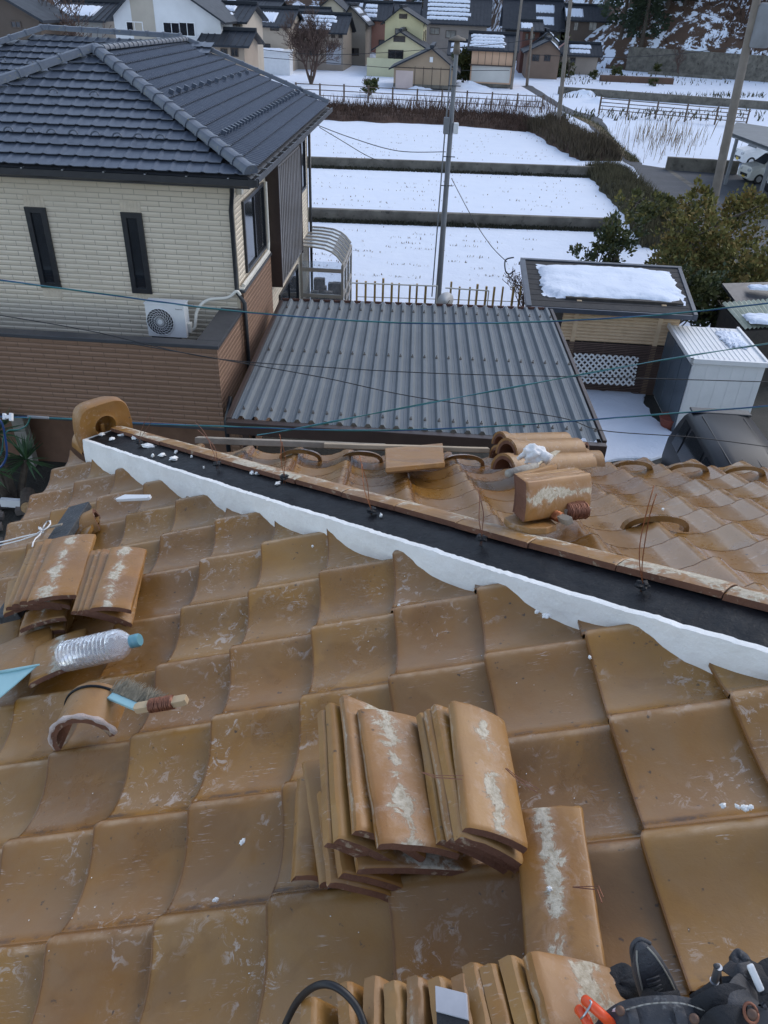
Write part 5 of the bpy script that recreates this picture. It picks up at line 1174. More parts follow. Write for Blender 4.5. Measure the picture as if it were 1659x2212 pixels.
slabsnow('snow_slab', 'thick slab of white snow lying on the black shed roof', sO, rx, -ddn, nS, (q1-q0).length, (q3-q2).length*.93, .13, 3)
# antenna-like hook at the left end
mb = MB(); mb.tube(spline([gy(1110, 556, 22), gy(1092, 562, 22), gy(1092, 585, 22), gy(1100, 592, 22), gy(1112, 584, 22)]), .02, 6); mb.build('wall_bracket', M['black'], hut, smooth=True)
# white lattice panel
L0 = W(ul+.18, 19.1, .05); LA = gy(1243, 770, 19.0); lat = MB()
la, lb_, lc, ld = [pv(px, py, 19.25) for px, py in ((1243, 768), (1385, 769), (1378, 836), (1255, 838))]
wL = (lb_-la).length; hL = la.z - lc.z; o0 = W(la.dot(HU), 19.30, lc.z); exL = HU; eyL = (ZZ*.96 + HV*.2).normalized()
n_ = 14
def clipseg(x0, y0, x1, y1):
    t0, t1 = 0, 1
    for p, q in ((-(x1-x0), x0), (x1-x0, wL-x0), (-(y1-y0), y0), (y1-y0, hL-y0)):
        if abs(p) < 1e-9:
            if q < 0: return None
        else:
            r_ = q/p
            if p < 0: t0 = max(t0, r_)
            else: t1 = min(t1, r_)
    return (x0+(x1-x0)*t0, y0+(y1-y0)*t0, x0+(x1-x0)*t1, y0+(y1-y0)*t1) if t0 < t1 else None
for k in range(-n_, n_*2):
    x_ = k*.155
    for s_, off in ((1, 0), (-1, .012)):
        q = clipseg(x_ - (hL if s_ > 0 else 0)*1.0, 0 if s_ > 0 else 0, x_ + (0 if s_ > 0 else -0) + (0), hL) if False else clipseg(x_, 0, x_+s_*hL*1.0, hL)
        if q:
            a = o0 + exL*q[0] + eyL*q[1] - HV*off; b_ = o0 + exL*q[2] + eyL*q[3] - HV*off; d = (b_-a)
            if d.length > .06: sd_ = d.normalized().cross(HV).normalized(); lat.box(a - sd_*.023, d, sd_*.046, HV*.010)
props(lat.build('lattice_panel', M['white']), 'white diagonal garden lattice panel leaning on the shed wall', 'lattice')
# steel storage box
st = thing('storage_box', 'grey and white metal storage box beside the black van, old snow on its roof', 'storage box', W(6.4, 18.3, 0))
ua_, ub_, v0_, v1_ = 6.12, 7.80, 17.25, 19.5
mb = MB(); mb.box(W(ua_+.03, v0_, 0), HU*(ub_-ua_-.03), HV*(v1_-v0_), ZZ*1.93); mb.build('body', M['white'], st, bevel=.01)
mb = MB()
for k in range(3): mb.box(W(ua_-.004, v0_+.06+k*.75, .08), HU*.034, HV*.70, ZZ*1.75); mb.box(W(ua_-.018, v0_+.72+k*.75, .08), HU*.02, HV*.05, ZZ*1.75)
mb.build('sliding_door', simple('slate_door', (.10, .13, .165), (.08, .105, .135), 2, .4), st, bevel=.004)
mb = MB(); mb.box(W(ua_-.06, v0_-.06, 1.93), HU*(ub_-ua_+.12), HV*.06, ZZ*.11); mb.box(W(ua_-.06, v0_-.06, 1.93), HU*.06, HV*(v1_-v0_+.12), ZZ*.11); mb.box(W(ub_, v0_-.06, 1.93), HU*.06, HV*(v1_-v0_+.12), ZZ*.11); mb.box(W(ua_, v0_, 1.95), HU*(ub_-ua_), HV*(v1_-v0_), ZZ*.05)
for k in range(13): mb.box(W(ua_+.05+k*.118, v0_+.02, 2.0), HU*.012, HV*(v1_-v0_-.04), ZZ*.012)
mb.build('roof', M['white'], st)
mb = MB()
for k in range(6): mb.box(W(ua_+.08+k*.29, v0_-.006, .05), HU*.005, HV*.006, ZZ*1.86)
mb.build('front_seam', M['white'], st)
slabsnow('snow_remnant', 'ragged remnant of snow on the white storage box roof', W(7.42, 18.7, 2.012), HU, HV, ZZ, .52, 1.1, .05, 8, edge=.9)
van = thing('parked_van', 'glossy black van with roof spoiler parked beside the white storage box', 'van', W(5.65, 13.2, 0))
vw0, vw1 = 5.30, 7.0; va0, va1 = 11.2, 15.35; zt_ = 1.78
def loft(secs, seg, m, name, parent, ang=40):
    mb = MB(); rg = [[mb.vert(p) for p in s_] for s_ in secs]; n = len(secs[0])
    for i in range(len(rg)-1):
        for k in range(n): mb.face([rg[i][k], rg[i][(k+1) % n], rg[i+1][(k+1) % n], rg[i+1][k]])
    mb.face(rg[0][::-1]); mb.face(rg[-1]); o = mb.build(name, m, parent); bm = bmesh.new(); bm.from_mesh(o.data); bmesh.ops.recalc_face_normals(bm, faces=bm.faces); bm.to_mesh(o.data); bm.free(); smooth_by(o, ang); return o
def vsec(v, zr_, inset, z0=.25, wst=1.02):
    c = (vw0+vw1)/2; h = (vw1-vw0)/2
    L = [(-h*.98, z0), (-h-.03, .6), (-h, wst), (-h+inset, zr_-.10), (-h+inset+.10, zr_-.01), (-.3, zr_+.03), (.3, zr_+.03), (h-inset-.10, zr_-.01), (h-inset, zr_-.10), (h, wst), (h+.03, .6), (h*.98, z0)]
    return [W(c+x, v, z) for x, z in L]
loft([vsec(15.15, 1.15, .05), vsec(15.12, 1.5, .12), vsec(15.0, 1.74, .16), vsec(14.8, 1.78, .17), vsec(13.5, 1.80, .17), vsec(12.4, 1.76, .18), vsec(11.6, 1.25, .12), vsec(10.6, 1.0, .1)], 0, M['carblack'], 'body', van)
mb = MB()
for k in range(4): mb.box(W(vw0+.40+k*.28, 12.6, 1.800), HU*.015, HV*2.1, ZZ*.012)
mb.build('roof_rib', M['carblack'], van)
sp = MB(); sp.box(W(vw0+.24, 14.84, 1.775), HU*(vw1-vw0-.48), HV*.24, ZZ*.045); sp.box(W(vw0+.30, 14.98, 1.70), HU*(vw1-vw0-.60), HV*.10, ZZ*.08); sp.build('rear_spoiler', M['black'], van, bevel=.02)
cW = (vw0+vw1)/2; h_ = (vw1-vw0)/2
for (v0, v1) in ((12.2, 13.3), (13.36, 14.35), (14.41, 14.85)):
    for sg in (-1, 1):
        mb = MB(); mb.quad(W(cW+sg*(h_+.006), v0, 1.06), W(cW+sg*(h_+.006), v1, 1.06), W(cW+sg*(h_-.142), v1-.02, 1.64), W(cW+sg*(h_-.142), v0+.06, 1.64)); mb.build('side_window', M['glassdark'], van)
for s_ in (-1, 1):
    for v in (11.4, 14.5):
        mb = MB(); c = W(cW+s_*(h_-.08), v, .32); mb.tube([c-HU*.1, c+HU*.1], .32, 24); wh = mb.build('wheel', M['rubber'], van, bevel=.03)
        mb = MB(); mb.tube([c-HU*.11, c+HU*.11], .2, 16); mb.build('rim', M['steel'], wh)
pt = MB(); c = gz(1443, 925, .0); lathe(pt, c, ZZ, cx, [(0, .7), (.9, 1), (.92, 1.08), (1, 1.08), (1, .95), (.9, .9)], .32, .26, 20); props(pt.build('plant_pot', simple('terracotta', (.24, .07, .05), None, 9, .8), smooth=True, angle=40), 'dull red plant pot on the ground in front of the storage box', 'pot')
# right edge: small shed roofs
ls = thing('low_shed', 'low lean-to shed with pale corrugated roof and a patch of snow at the right edge', 'shed', gz(1620, 720, 0))
q = [gz(1560, 655, 1.9), gz(1760, 640, 1.9), gz(1790, 700, 1.75), gz(1610, 712, 1.75)]
mb = MB(); nq = 20
for k in range(nq):
    a = lerp(q[0], q[1], k/nq); b_ = lerp(q[0], q[1], (k+1)/nq); c_ = lerp(q[3], q[2], (k+1)/nq); d_ = lerp(q[3], q[2], k/nq); m1 = (a+b_)/2+ZZ*.05; m2 = (c_+d_)/2+ZZ*.05
    mb.quad(a, m1, m2, d_); mb.quad(m1, b_, c_, m2)
mb.build('corrugated_roof', simple('pale_green_corrugated', (.42, .45, .36), (.30, .32, .25), 4, .6), ls)
mb = MB(); mb.prism([q[0]-ZZ*.05, q[1]-ZZ*.05, q[2]-ZZ*.05, q[3]-ZZ*.05], -ZZ*1.7); mb.build('wall', M['darkwood'], ls)
slabsnow('snow_remnant', 'rounded snow heap on the low pale shed roof at the right edge', gz(1660, 692, 1.88), HU, HV, ZZ, 1.2, .7, .1, 15)
s2 = thing('dark_shed', 'dark roofed open shed under the evergreen at the right edge', 'shed', gz(1620, 640, 0)); q = [gz(1560, 612, 2.1), gz(1800, 605, 2.1), gz(1800, 648, 1.9), gz(1590, 652, 1.9)]
mb = MB(); mb.prism(q, -ZZ*.08); mb.build('roof', M['darkgrey'], s2); mb = MB(); mb.prism([p_-ZZ*.5 for p_ in q], -ZZ*1.4); mb.build('wall', M['darkwood'], s2)
slabsnow('snow_remnant', 'strip of snow on the dark shed roof under the evergreen', gz(1655, 624, 2.12), HU, HV, ZZ, 1.0, .35, .08, 18)
# ================= GROUND, FIELDS, ROADS =================
def sheet(name, pts, z, m, kind='structure', jit=0.0, thick=0, sub=1):
    P = [V((p.x, p.y, z)) for p in pts]
    if sub > 1: P = spline(P + [P[0]], sub)[:-1]
    if jit: P = [p + V((noise.noise(p*.9)*jit + noise.noise(p*4)*jit*.5, noise.noise(p*.9+V((9, 9, 9)))*jit + noise.noise(p*4+V((5, 0, 0)))*jit*.5, 0)) for p in P]
    mb = MB(); 
    if thick:
        n = len(P); c = sum(P, V((0, 0, 0)))/n
        r = [[mb.vert(c + (p-c)*f + ZZ*h) for p in P] for f, h in ((1, 0), (.99, thick*.7), (.97, thick))]
        for i in range(2):
            for k in range(n): mb.face([r[i][k], r[i][(k+1) % n], r[i+1][(k+1) % n], r[i+1][k]])
        mb.face(r[2])
    else: mb.face([mb.vert(p) for p in P])
    o = mb.build(name, m, None, origin=(0, 0, z)); 
    bm = bmesh.new(); bm.from_mesh(o.data); bmesh.ops.recalc_face_normals(bm, faces=bm.faces)
    if sum((f.normal.z*f.calc_area() for f in bm.faces)) < 0: bmesh.ops.reverse_faces(bm, faces=bm.faces)
    bm.to_mesh(o.data); bm.free(); props(o, kind=kind); return o
gs = MB(); gs.grid(lambda u, v: V((lerp(-900, 900, u), lerp(-200, 1500, v), 0)), 8, 8); g = gs.build('ground', M['snow'], origin=(0, 0, 0)); props(g, kind='structure')
sheet('yard_ground', [V((-40, -20, 0)), V((40, -20, 0)), V((40, 21, 0)), V((12, 24.6, 0)), V((-40, 25.2, 0))], .004, M['dirt'])
sheet('snow_patch', [gz(*q) for q in ((1150, 835), (1262, 842), (1330, 846), (1375, 858), (1402, 880), (1412, 905), (1436, 930), (1452, 962), (1440, 985), (1350, 995), (1290, 1020), (1230, 1040), (1130, 900))], .008, M['snow'], jit=.22, thick=.07, sub=6)
sheet('snow_patch', [gz(*q) for q in ((1365, 848), (1392, 850), (1385, 862), (1362, 858))], .008, M['snow'], jit=.1, thick=.04, sub=4)
# lane and parking
sheet('parking_lot', [gz(*q) for q in ((1362, 352), (1440, 364), (1600, 378), (1900, 398), (2100, 640), (1560, 640), (1440, 470))], .008, M['asphalt'])
sheet('path', [gz(*q) for q in ((1125, 186), (1150, 186), (1195, 215), (1240, 238), (1290, 252), (1306, 268), (1322, 300), (1345, 332), (1385, 352), (1362, 358), (1318, 318), (1290, 290), (1262, 262), (1215, 240))], .004, M['asphalt'], jit=.25, sub=4)
sheet('parking_kerb', [gz(*q) for q in ((1432, 362), (1448, 366), (1560, 440), (1540, 440))], .012, M['concrete'])
sheet('road', [gz(*q) for q in ((700, 118), (850, 128), (850, 136), (700, 124))], .004, M['asphalt'])
def lowwall(label, a, b, h, th, name='concrete_wall', m=None, base=True):
    a = V((a.x, a.y, 0)); b = V((b.x, b.y, 0)); d = (b-a).normalized(); s_ = ZZ.cross(d); mb = MB(); n = 40
    ix = []
    for k in range(n+1):
        p = lerp(a, b, k/n); w_ = .02*noise.noise(p*2); ix.append([mb.vert(q) for q in (p - s_*th/2, p - s_*(th/2-.02+w_) + ZZ*h*.97, p - s_*(th/2-.04) + ZZ*h, p + s_*th/2 + ZZ*h, p + s_*th/2)])
    for k in range(n):
        for j in range(4): mb.face([ix[k][j], ix[k+1][j], ix[k+1][j+1], ix[k][j+1]])
    mb.face(ix[0]); mb.face(ix[-1][::-1]); o = mb.build(name, m or M['concrete'], None, origin=lerp(a, b, .5)); props(o, label, 'wall')
    bm = bmesh.new(); bm.from_mesh(o.data); bmesh.ops.recalc_face_normals(bm, faces=bm.faces); bm.to_mesh(o.data); bm.free(); return o
lowwall('moss stained concrete wall across the snow between the near and middle field', gz(560, 470), gz(1335, 497), .50, .3)
lowwall('moss stained concrete wall across the snow between the middle and far field', gz(560, 355), gz(1283, 380), .52, .3)
lowwall('low concrete wall along the far side of the parking lot', gz(1437, 366), gz(1590, 376), .75, .35)
lowwall('long dark edged concrete channel wall beyond the wooden guard fence', gz(1205, 203), gz(1700, 240), .75, .5)
lowwall('high grey retaining wall at the foot of the snowy hillside', gz(1352, 152), gz(1760, 186), 3.2, .8)
lowwall('low dark kerb wall in the snowy garden below the retaining wall', gz(1400, 160), gz(1560, 172), .4, .5)
# dark mossy strips at the wall feet
rs = random.Random(11)
def tufts(name, label, fn, n, hgt, wid, m, cat, spread=.35, kind='stuff'):
    mb = MB()
    for k in range(n):
        P = fn(rs)
        if P is None: continue
        h = hgt*rs.uniform(.45, 1.15); a = rs.uniform(0, 6.28); e = V((math.cos(a), math.sin(a), 0)); ln = V((rs.uniform(-1, 1), rs.uniform(-1, 1), 0))*h*spread
        w_ = wid*rs.uniform(.6, 1.3); i = [mb.vert(P - e*w_/2 - ZZ*.02), mb.vert(P + e*w_/2 - ZZ*.02), mb.vert(P + ln*.45 + ZZ*h*.6 + e*w_*.35), mb.vert(P + ln + ZZ*h)]
        mb.face([i[0], i[1], i[2]]); mb.face([i[0], i[2], i[3]])
    o = mb.build(name, m); props(o, label, cat, kind=kind); return o
def fieldpt(x0, x1, py0, py1, drow, dcol, prob):
    def f(r):
        P = gz(r.uniform(x0, x1), r.uniform(py0, py1)); P.y = round(P.y/drow)*drow; P.x = round(P.x/dcol)*dcol + r.gauss(0, .10); P.y += r.gauss(0, .07) - P.x*.05
        if noise.noise(V((P.x*.5, P.y*1.1, 4))) + r.gauss(0, .12) < prob+.16: return None
        return P
    return f
def multi(fs):
    return lambda r: fs[r.randrange(len(fs))](r)
tufts('crop_stubble', 'rows of dark rice stubble tips poking through the field snow', multi([fieldpt(675, 1290, 284, 344, 1.3, .55, -.12), fieldpt(675, 1330, 378, 452, 1.0, .45, -.10), fieldpt(675, 1150, 490, 600, .8, .32, -.02)]), 3000, .09, .04, M['drygrass'], 'stubble', .5)
def lineband(a, b, w_):
    a, b = gz(*a), gz(*b)
    def f(r):
        t = r.random(); return lerp(a, b, t) + V((r.uniform(-w_, w_), r.uniform(-w_, w_), 0))
    return f
tufts('wall_foot_moss', 'dark weeds along the feet of the field walls', multi([lineband((560, 474), (1335, 501), .16), lineband((560, 358), (1283, 384), .2)]), 5200, .16, .12, simple('dark_moss', (.025, .027, .016), (.04, .035, .02), 3, .95), 'weeds', .5)
# raised brushy banks
def bank(name, label, line, wid, hgt, m, seed, blades, bh, bm_, cat='brush', nseg=60):
    P = spline([gz(*q) for q in line], 10); n = len(P); mb = MB(); nv = 10; rows = []
    for k in range(n):
        d = (P[min(k+1, n-1)]-P[max(k-1, 0)]).normalized(); s_ = ZZ.cross(d); rows.append([])
        en = min(1, k/4, (n-1-k)/4)
        for j in range(nv+1):
            x = (j/nv-.5)*2; q = P[k] + s_*(x*wid/2*(1+.25*noise.noise(V((k*.3, x, seed))))); h = hgt*(1-x*x)**.6*en*(1+.5*noise.noise(V((q.x*.6, q.y*.6, seed)))+.25*noise.noise(V((q.x*2, q.y*2, seed)))); rows[-1].append(mb.vert(q + ZZ*(max(0, h)-.01)))
    for k in range(n-1):
        for j in range(nv): mb.face([rows[k][j], rows[k][j+1], rows[k+1][j+1], rows[k+1][j]])
    nm = len(mb.v)
    for k in range(blades):
        i = rs.randrange(n-1); t = rs.random(); j = rs.randrange(nv); q = lerp(lerp(mb.v[rows[i][j]], mb.v[rows[i][j+1]], rs.random()), lerp(mb.v[rows[i+1][j]], mb.v[rows[i+1][j+1]], rs.random()), t)
        h = bh*rs.uniform(.3, 1.2); a = rs.uniform(0, 6.28); e = V((math.cos(a), math.sin(a), 0))*.05*bh; ln = V((rs.uniform(-.5, .5), rs.uniform(-.5, .5), 0))*h
        mb.face([mb.vert(q-e), mb.vert(q+e), mb.vert(q+ln+ZZ*h)], 1)
    o = mb.build(name, [m, bm_]); bmx = bmesh.new(); bmx.from_mesh(o.data); bmesh.ops.recalc_face_normals(bmx, faces=[f for f in bmx.faces if f.material_index == 0]); bmx.to_mesh(o.data); bmx.free()
    props(o, label, cat, kind='stuff'); return o
bank('dead_brush', 'long bank of reddish brown dead brush between the far field and the guard fence', [(560, 247), (690, 250), (800, 254), (950, 260), (1080, 270), (1150, 276)], 5.5, .6, M['brush'], 1, 8000, .55, M['brush'])
bank('dead_brush', 'dark brown thicket running diagonally from the utility pole to the lane', [(1150, 278), (1195, 290), (1235, 316), (1275, 336), (1300, 348)], 3.0, .8, M['brush'], 2, 5000, .7, simple('olive_brush', (.10, .075, .045), (.055, .042, .028), 2, .95))
bank('dead_brush', 'dark overgrown ditch edge between the middle field and the asphalt lane', [(1285, 372), (1318, 385), (1345, 410), (1380, 445), (1420, 490), (1450, 540)], 2.6, .5, simple('ditch_growth', (.07, .062, .035), (.03, .028, .018), 1.2, .95), 3, 7000, .5, simple('ditch_blades', (.11, .095, .05), (.05, .045, .025), 1.5, .95))
bank('dead_brush', 'tufts of dry weeds bordering the snowy lane on the right', [(1240, 250), (1290, 275), (1320, 305), (1350, 335), (1372, 350)], .7, .15, M['drygrass'], 4, 1400, .3, simple('lane_weeds', (.10, .10, .045), (.06, .06, .03), 3, .95))
tufts('reed_stalks', 'pale dry reeds standing in the snow beside the lane', lambda r: gz(r.gauss(1430, 55), r.gauss(308, 16)), 260, 1.5, .035, M['drygrass'], 'reeds', .25)
tufts('reed_stalks', 'sparse dry weed stalks standing before the wooden guard fence', lambda r: gz(r.uniform(680, 1200), r.uniform(225, 248)), 1300, 1.0, .05, M['twig'], 'weeds', .3)
tufts('garden_weeds', 'dark weeds and twigs scattered through the snowy gardens on the right', lambda r: gz(r.uniform(1210, 1650), r.choice([r.uniform(150, 185), r.uniform(205, 212), r.uniform(240, 262)])), 900, .55, .14, simple('weed_green', (.055, .065, .028), (.07, .05, .03), 1, .95), 'weeds', .6)
# ================= WOODEN GUARD FENCES =================
def fence(label, a, b, h, sp, nr_=3, m=M['bark'], rail=.07, post=.14, name='wooden_fence', cat='fence'):
    a = V((a.x, a.y, 0)); b = V((b.x, b.y, 0)); L = (b-a).length; d = (b-a).normalized(); s_ = ZZ.cross(d)
    t = thing(name, label, cat, a)
    n = int(L/sp)
    for k in range(n+1):
        mb = MB(); p = a + d*(k*sp); hh_ = h*rs.uniform(.97, 1.05); mb.box(p - d*post/2 - s_*post/2 + s_*(.004), d*post, s_*post, ZZ*hh_); mb.build('post', m, t)
    for r_ in range(nr_):
        mb = MB(); z = h*(.28 + .62*r_/(nr_-1)); mb.box(a - s_*(post/2+rail*.6) + ZZ*z, d*(n*sp), s_*rail*.6, ZZ*rail); mb.build('rail', m, t)
    return t
fm = simple('brown_fence_wood', (.13, .095, .075), (.09, .065, .05), 1, .9)
fence('long brown wooden guard fence in the snow behind the dead brush bank', gz(640, 214), gz(1222, 246), 1.45, 2.35, 3, fm)
fence('brown wooden guard fence on the right beyond the lane', gz(1293, 247), gz(1650, 279), 1.45, 2.6, 4, fm)
# bamboo stake fence behind the carport
bf = thing('stake_fence', 'row of yellowish stakes with a wire at the snow edge behind the carport', 'fence', gz(950, 662))
bmx = simple('bamboo_stake', (.50, .33, .11), (.30, .20, .08), 2, .8); prev = None
mb2 = MB(); pr_ = None
for k in range(21):
    px = 770 + k*18.3 + rs.uniform(-3, 3)
    if 930 < px < 962: continue
    P = gz(px, 676 + (px-760)*.03); h = rs.uniform(.95, 1.2); mb = MB(); wv_ = rs.uniform(.05, .075); mb.cbox(P + ZZ*h/2, V((1, 0, 0)), V((0, 1, 0)), ZZ, wv_, wv_, h); mb.build('stake', bmx, bf)
    if pr_ is not None: mb2.tube([pr_ + ZZ*.55, P + ZZ*.55], .012, 4)
    pr_ = P
mb2.build('fence_wire', M['wood'], bf)
for lb, pts in (('white pole lying level from the sunroom to the utility pole', [((757, 611), 1.35), ((945, 618), 1.35)]), ('white pole on a thin post right of the utility pole', [((962, 622), 1.35), ((1056, 628), 1.35)])):
    P = [V((gz(*q, h).x, gz(*q, h).y, h)) for q, h in pts]; mb = MB(); mb.tube(P, .022, 6); mb.tube([P[1], V((P[1].x, P[1].y, 0))], .02, 6); props(mb.build('washing_pole', M['whitepvc']), lb, 'pole')
dsh = thing('satellite_dish', 'small white satellite dish on a post beside the utility pole', 'satellite dish', gz(962, 690)); c = gz(962, 650, 1.2); nrm_ = V((.35, -.85, .35)).normalized(); mb = MB(); lathe(mb, c, -nrm_, ZZ, [(0, 1), (.3, .93), (.7, .6), (1, .05)], .07, .27, 24); mb.build('dish', M['white'], dsh, smooth=True)
mb = MB(); mb.tube([V((c.x, c.y+.05, 0)), c+V((0, .05, 0))], .03, 8); mb.tube([c - ZZ*.2, c + nrm_*.3], .012, 6); mb.build('mast', M['polegrey'], dsh)
# ================= UTILITY POLES =================
def pole(label, base, top, y, r0, r1, m=M['poleconc'], extras=()):
    a = V(base) if isinstance(base, V) else gz(*base); b = gy(*top, a.y); b = V((a.x + (b.x-a.x), a.y, b.z)); t = thing('utility_pole', label, 'utility pole', a)
    mb = MB(); mb.tube([lerp(a, b, k/6) for k in range(7)], [lerp(r0, r1, k/6) for k in range(7)], 14); mb.build('shaft', m, t, smooth=True, angle=50); return t, a, b
pt_, a, b = pole('slender grey utility pole with a cap lamp rising behind the carport', (942, 700), (986, 112), 0, .10, .058, M['polegrey'])
def onp(py): 
    r = ray(960, py); best = None
    for k in range(400):
        q = lerp(a, b, k/399); s_ = q - CAMP; yy = 1106 - FPX*s_.dot(cu)/s_.dot(cf)
        if best is None or abs(yy-py) < best[0]: best = (abs(yy-py), q)
    return best[1]
mb = MB(); mb.cbox(onp(272) + V((-.13, -.05, 0)), V((1, 0, 0)), V((0, 1, 0)), ZZ, .16, .16, .42); mb.build('meter_box', M['polegrey'], pt_, bevel=.02)
mb = MB(); mb.cbox(onp(276) + V((.14, -.05, 0)), V((1, 0, 0)), V((0, 1, 0)), ZZ, .14, .14, .28); mb.build('white_box', M['white'], pt_, bevel=.02)
mb = MB(); mb.tube([b - ZZ*.05, b + ZZ*.28], [.10, .07], 8); lathe(mb, b + ZZ*.26, ZZ, V((1, 0, 0)), [(0, 1), (.4, .9), (.7, .4), (1, .1)], .12, .24, 14); mb.build('lamp_cap', M['poleconc'], pt_, smooth=True)
for py in (185, 338, 400):
    q = onp(py); mb = MB(); mb.tube([q + V((-.17, -.06, 0)), q + V((.18, -.06, 0))], .014, 6); mb.build('step', M['darkgrey'], pt_)
mb = MB(); mb.tube([b + V((-.12, -.05, -.3)), onp(300) + V((-.16, -.05, 0)), onp(640) + V((-.2, -.05, 0))], .02, 5); mb.build('conduit', M['polegrey'], pt_)
_, a2, b2 = pole('tall brownish concrete pole standing behind the dark thicket', V((*gz(1203, 292)[:2], 0)), (1242, -90), 0, .17, .12)
_, a3, b3 = pole('thick leaning brown pole rising out of the evergreen at the right', V((14.0, 36, 0)), (1652, -80), 0, .20, .15)
_.location = _.location
_, a4, b4 = pole('tall thin concrete pole beside the pink and white storehouse', gz(1104, 193), (1134, -60), 0, .17, .12)
_, a5, b5 = pole('short concrete pole between the storehouse and the snowy garden', gz(1138, 186), (1150, 58), 0, .18, .13)
mb = MB(); q = gy(1213, 96, a2.y); mb.tube([gy(1206, 104, a2.y), gy(1221, 92, a2.y), gy(1231, 78, a2.y)], .05, 6); props(mb.build('pole_bracket', simple('faded_red_bracket', (.32, .16, .14), (.25, .2, .2), 1, .6)), 'faded red bracket arm on the tall brownish pole', 'bracket')
tr = MB(); q = gy(1650, 45, 36); lathe(tr, q - ZZ*.9, ZZ, V((1, 0, 0)), [(0, .9), (.05, 1), (.9, 1), (.95, .9), (1, .5)], 1.5, .42, 16); props(tr.build('pole_transformer', M['polegrey'], smooth=True, angle=40), 'grey pole transformer hanging at the top right corner', 'transformer')
def wire(label, pts, ys, r=.012, m=M['cableblack'], gr=None):
    P = spline([gy(*q, y) for q, y in zip(pts, ys)], 8); mb = MB(); mb.tube(P, r, 5); return props(mb.build('overhead_wire', m, smooth=True), label, 'wire', gr)
wire('thin wire running down from the slender grey pole to the shed roof bracket', [(975, 385), (1020, 470), (1060, 530), (1095, 566)], [25.8, 24.5, 23.2, 22.1])
wire('upper of two thin wires between the house eave and the slender grey pole', [(680, 268), (760, 298), (860, 326), (963, 328)], [24.8, 25.2, 25.6, 26])
wire('lower thin wire sagging from the house corner towards the field', [(690, 275), (740, 305), (790, 335), (830, 352)], [24.8, 25.5, 26, 27])
wire('far wire stretching past the yellow houses', [(480, 116), (640, 130), (900, 150), (1100, 152)], [100]*4, .03)
wire('far upper wire stretching past the upper floors', [(510, 100), (700, 118), (940, 106), (1130, 88), (1230, 60)], [92]*5, .028)
wire('wire crossing the dark trees towards the leaning pole', [(1150, 118), (1300, 124), (1450, 118), (1590, 100)], [70]*4, .022)
# ================= HILLS =================
def hh1(x, y):
    e = y - (139.6 - (x-35.1)*.684) - .8
    if e <= 0: return 0
    return min(70, 2.7 + e*.66)*max(0, min(1, (x-22)/14))
mb = MB(); nx, ny = 90, 60
def hf(u, v):
    x = lerp(18, 240, u); y = lerp(139.6 - (x-35.1)*.684 + .3, 340, v*v*.6+v*.4) if False else lerp(139.6 - (lerp(18, 240, u)-35.1)*.684 + .3, 340, v**1.5); h = hh1(x, y); h += (noise.noise(V((x*.08, y*.08, 0)))*2.5 + noise.noise(V((x*.3, y*.3, 2)))*.9)*min(1, h/4)
    return V((x, y, h - .25))
nx, ny = 130, 90; mb.grid(hf, nx, ny); o = mb.build('hillside', M['hillside'], smooth=True, origin=(60, 160, 0)); props(o, kind='structure')
mb = MB()
def hf2(u, v):
    x = lerp(-420, 120, u); y = lerp(215, 620, v); h = max(0, (y-225))*.34; h += noise.noise(V((x*.03, y*.03, 5)))*min(8, h*.5) + noise.noise(V((x*.15, y*.15, 5)))*min(2, h*.4); return V((x, y, h-.3))
mb.grid(hf2, 80, 50); o = mb.build('hills', snowmat('far_hill_snow', .3, .47), smooth=True, origin=(0, 250, 0)); props(o, kind='structure')
# ================= TREES =================
def branch(mb, P, d, L, r, lvl, rng, spread=.6, minr=.012, seg=3, leaves=None, split=(2, 4)):
    n = 3; pts = [P]; q = P; dd = d
    for k in range(n):
        dd = (dd + V((rng.uniform(-1, 1), rng.uniform(-1, 1), rng.uniform(-.5, .8)))*.16).normalized(); q = q + dd*(L/n); pts.append(q)
    r1 = max(minr, r*.62); mb.tube(pts, [lerp(r, r1, k/n) for k in range(n+1)], seg if lvl < 3 else 5, caps=False)
    if leaves is not None and lvl <= 1: leaves.append((q, L))
    if lvl <= 0: return
    for k in range(rng.randint(*split)):
        t = rng.uniform(.35, 1.0); i = min(n-1, int(t*n)); s_ = lerp(pts[i], pts[i+1], t*n-i)
        ax = V((rng.uniform(-1, 1), rng.uniform(-1, 1), rng.uniform(-.2, .9))).normalized(); nd = (dd*(1-spread*.5) + ax*spread).normalized()
        branch(mb, s_, nd, L*rng.uniform(.55, .8), r1*.8, lvl-1, rng, spread, minr, seg, leaves, split)
def baretree(name, label, base, h, r, lv, seed, m=M['twig'], multi_=1, group=None, spread=.6, minr=.012, split=(2, 4)):
    rng = random.Random(seed); t = thing(name, label, 'tree', base, group); mb = MB()
    for k in range(multi_):
        d = (ZZ + V((rng.uniform(-.5, .5), rng.uniform(-.5, .5), 0))*(.25 if multi_ == 1 else 1.0)).normalized(); branch(mb, base - ZZ*.1, d, h*.42, r, lv, rng, spread, minr, 3, None, split)
    mb.build('branches', m, t); 
    mt = MB(); mt.tube([base - ZZ*.1, base + ZZ*h*.12], [r*1.25, r*1.02], 8); mt.build('trunk', M['bark'], t); return t
baretree('bare_tree', 'bushy bare brown tree behind the guard fence in front of the brown houses', gz(672, 182), 7.0, .14, 5, 3, M['twig'], 5, spread=.7, minr=.018, split=(3, 4))
baretree('bare_tree', 'spreading bare tree rising behind the slate roof at the upper left', V((-24.5, 62, 0)), 11, .28, 5, 8, M['twig'], 2, spread=.75, minr=.02, split=(3, 4))
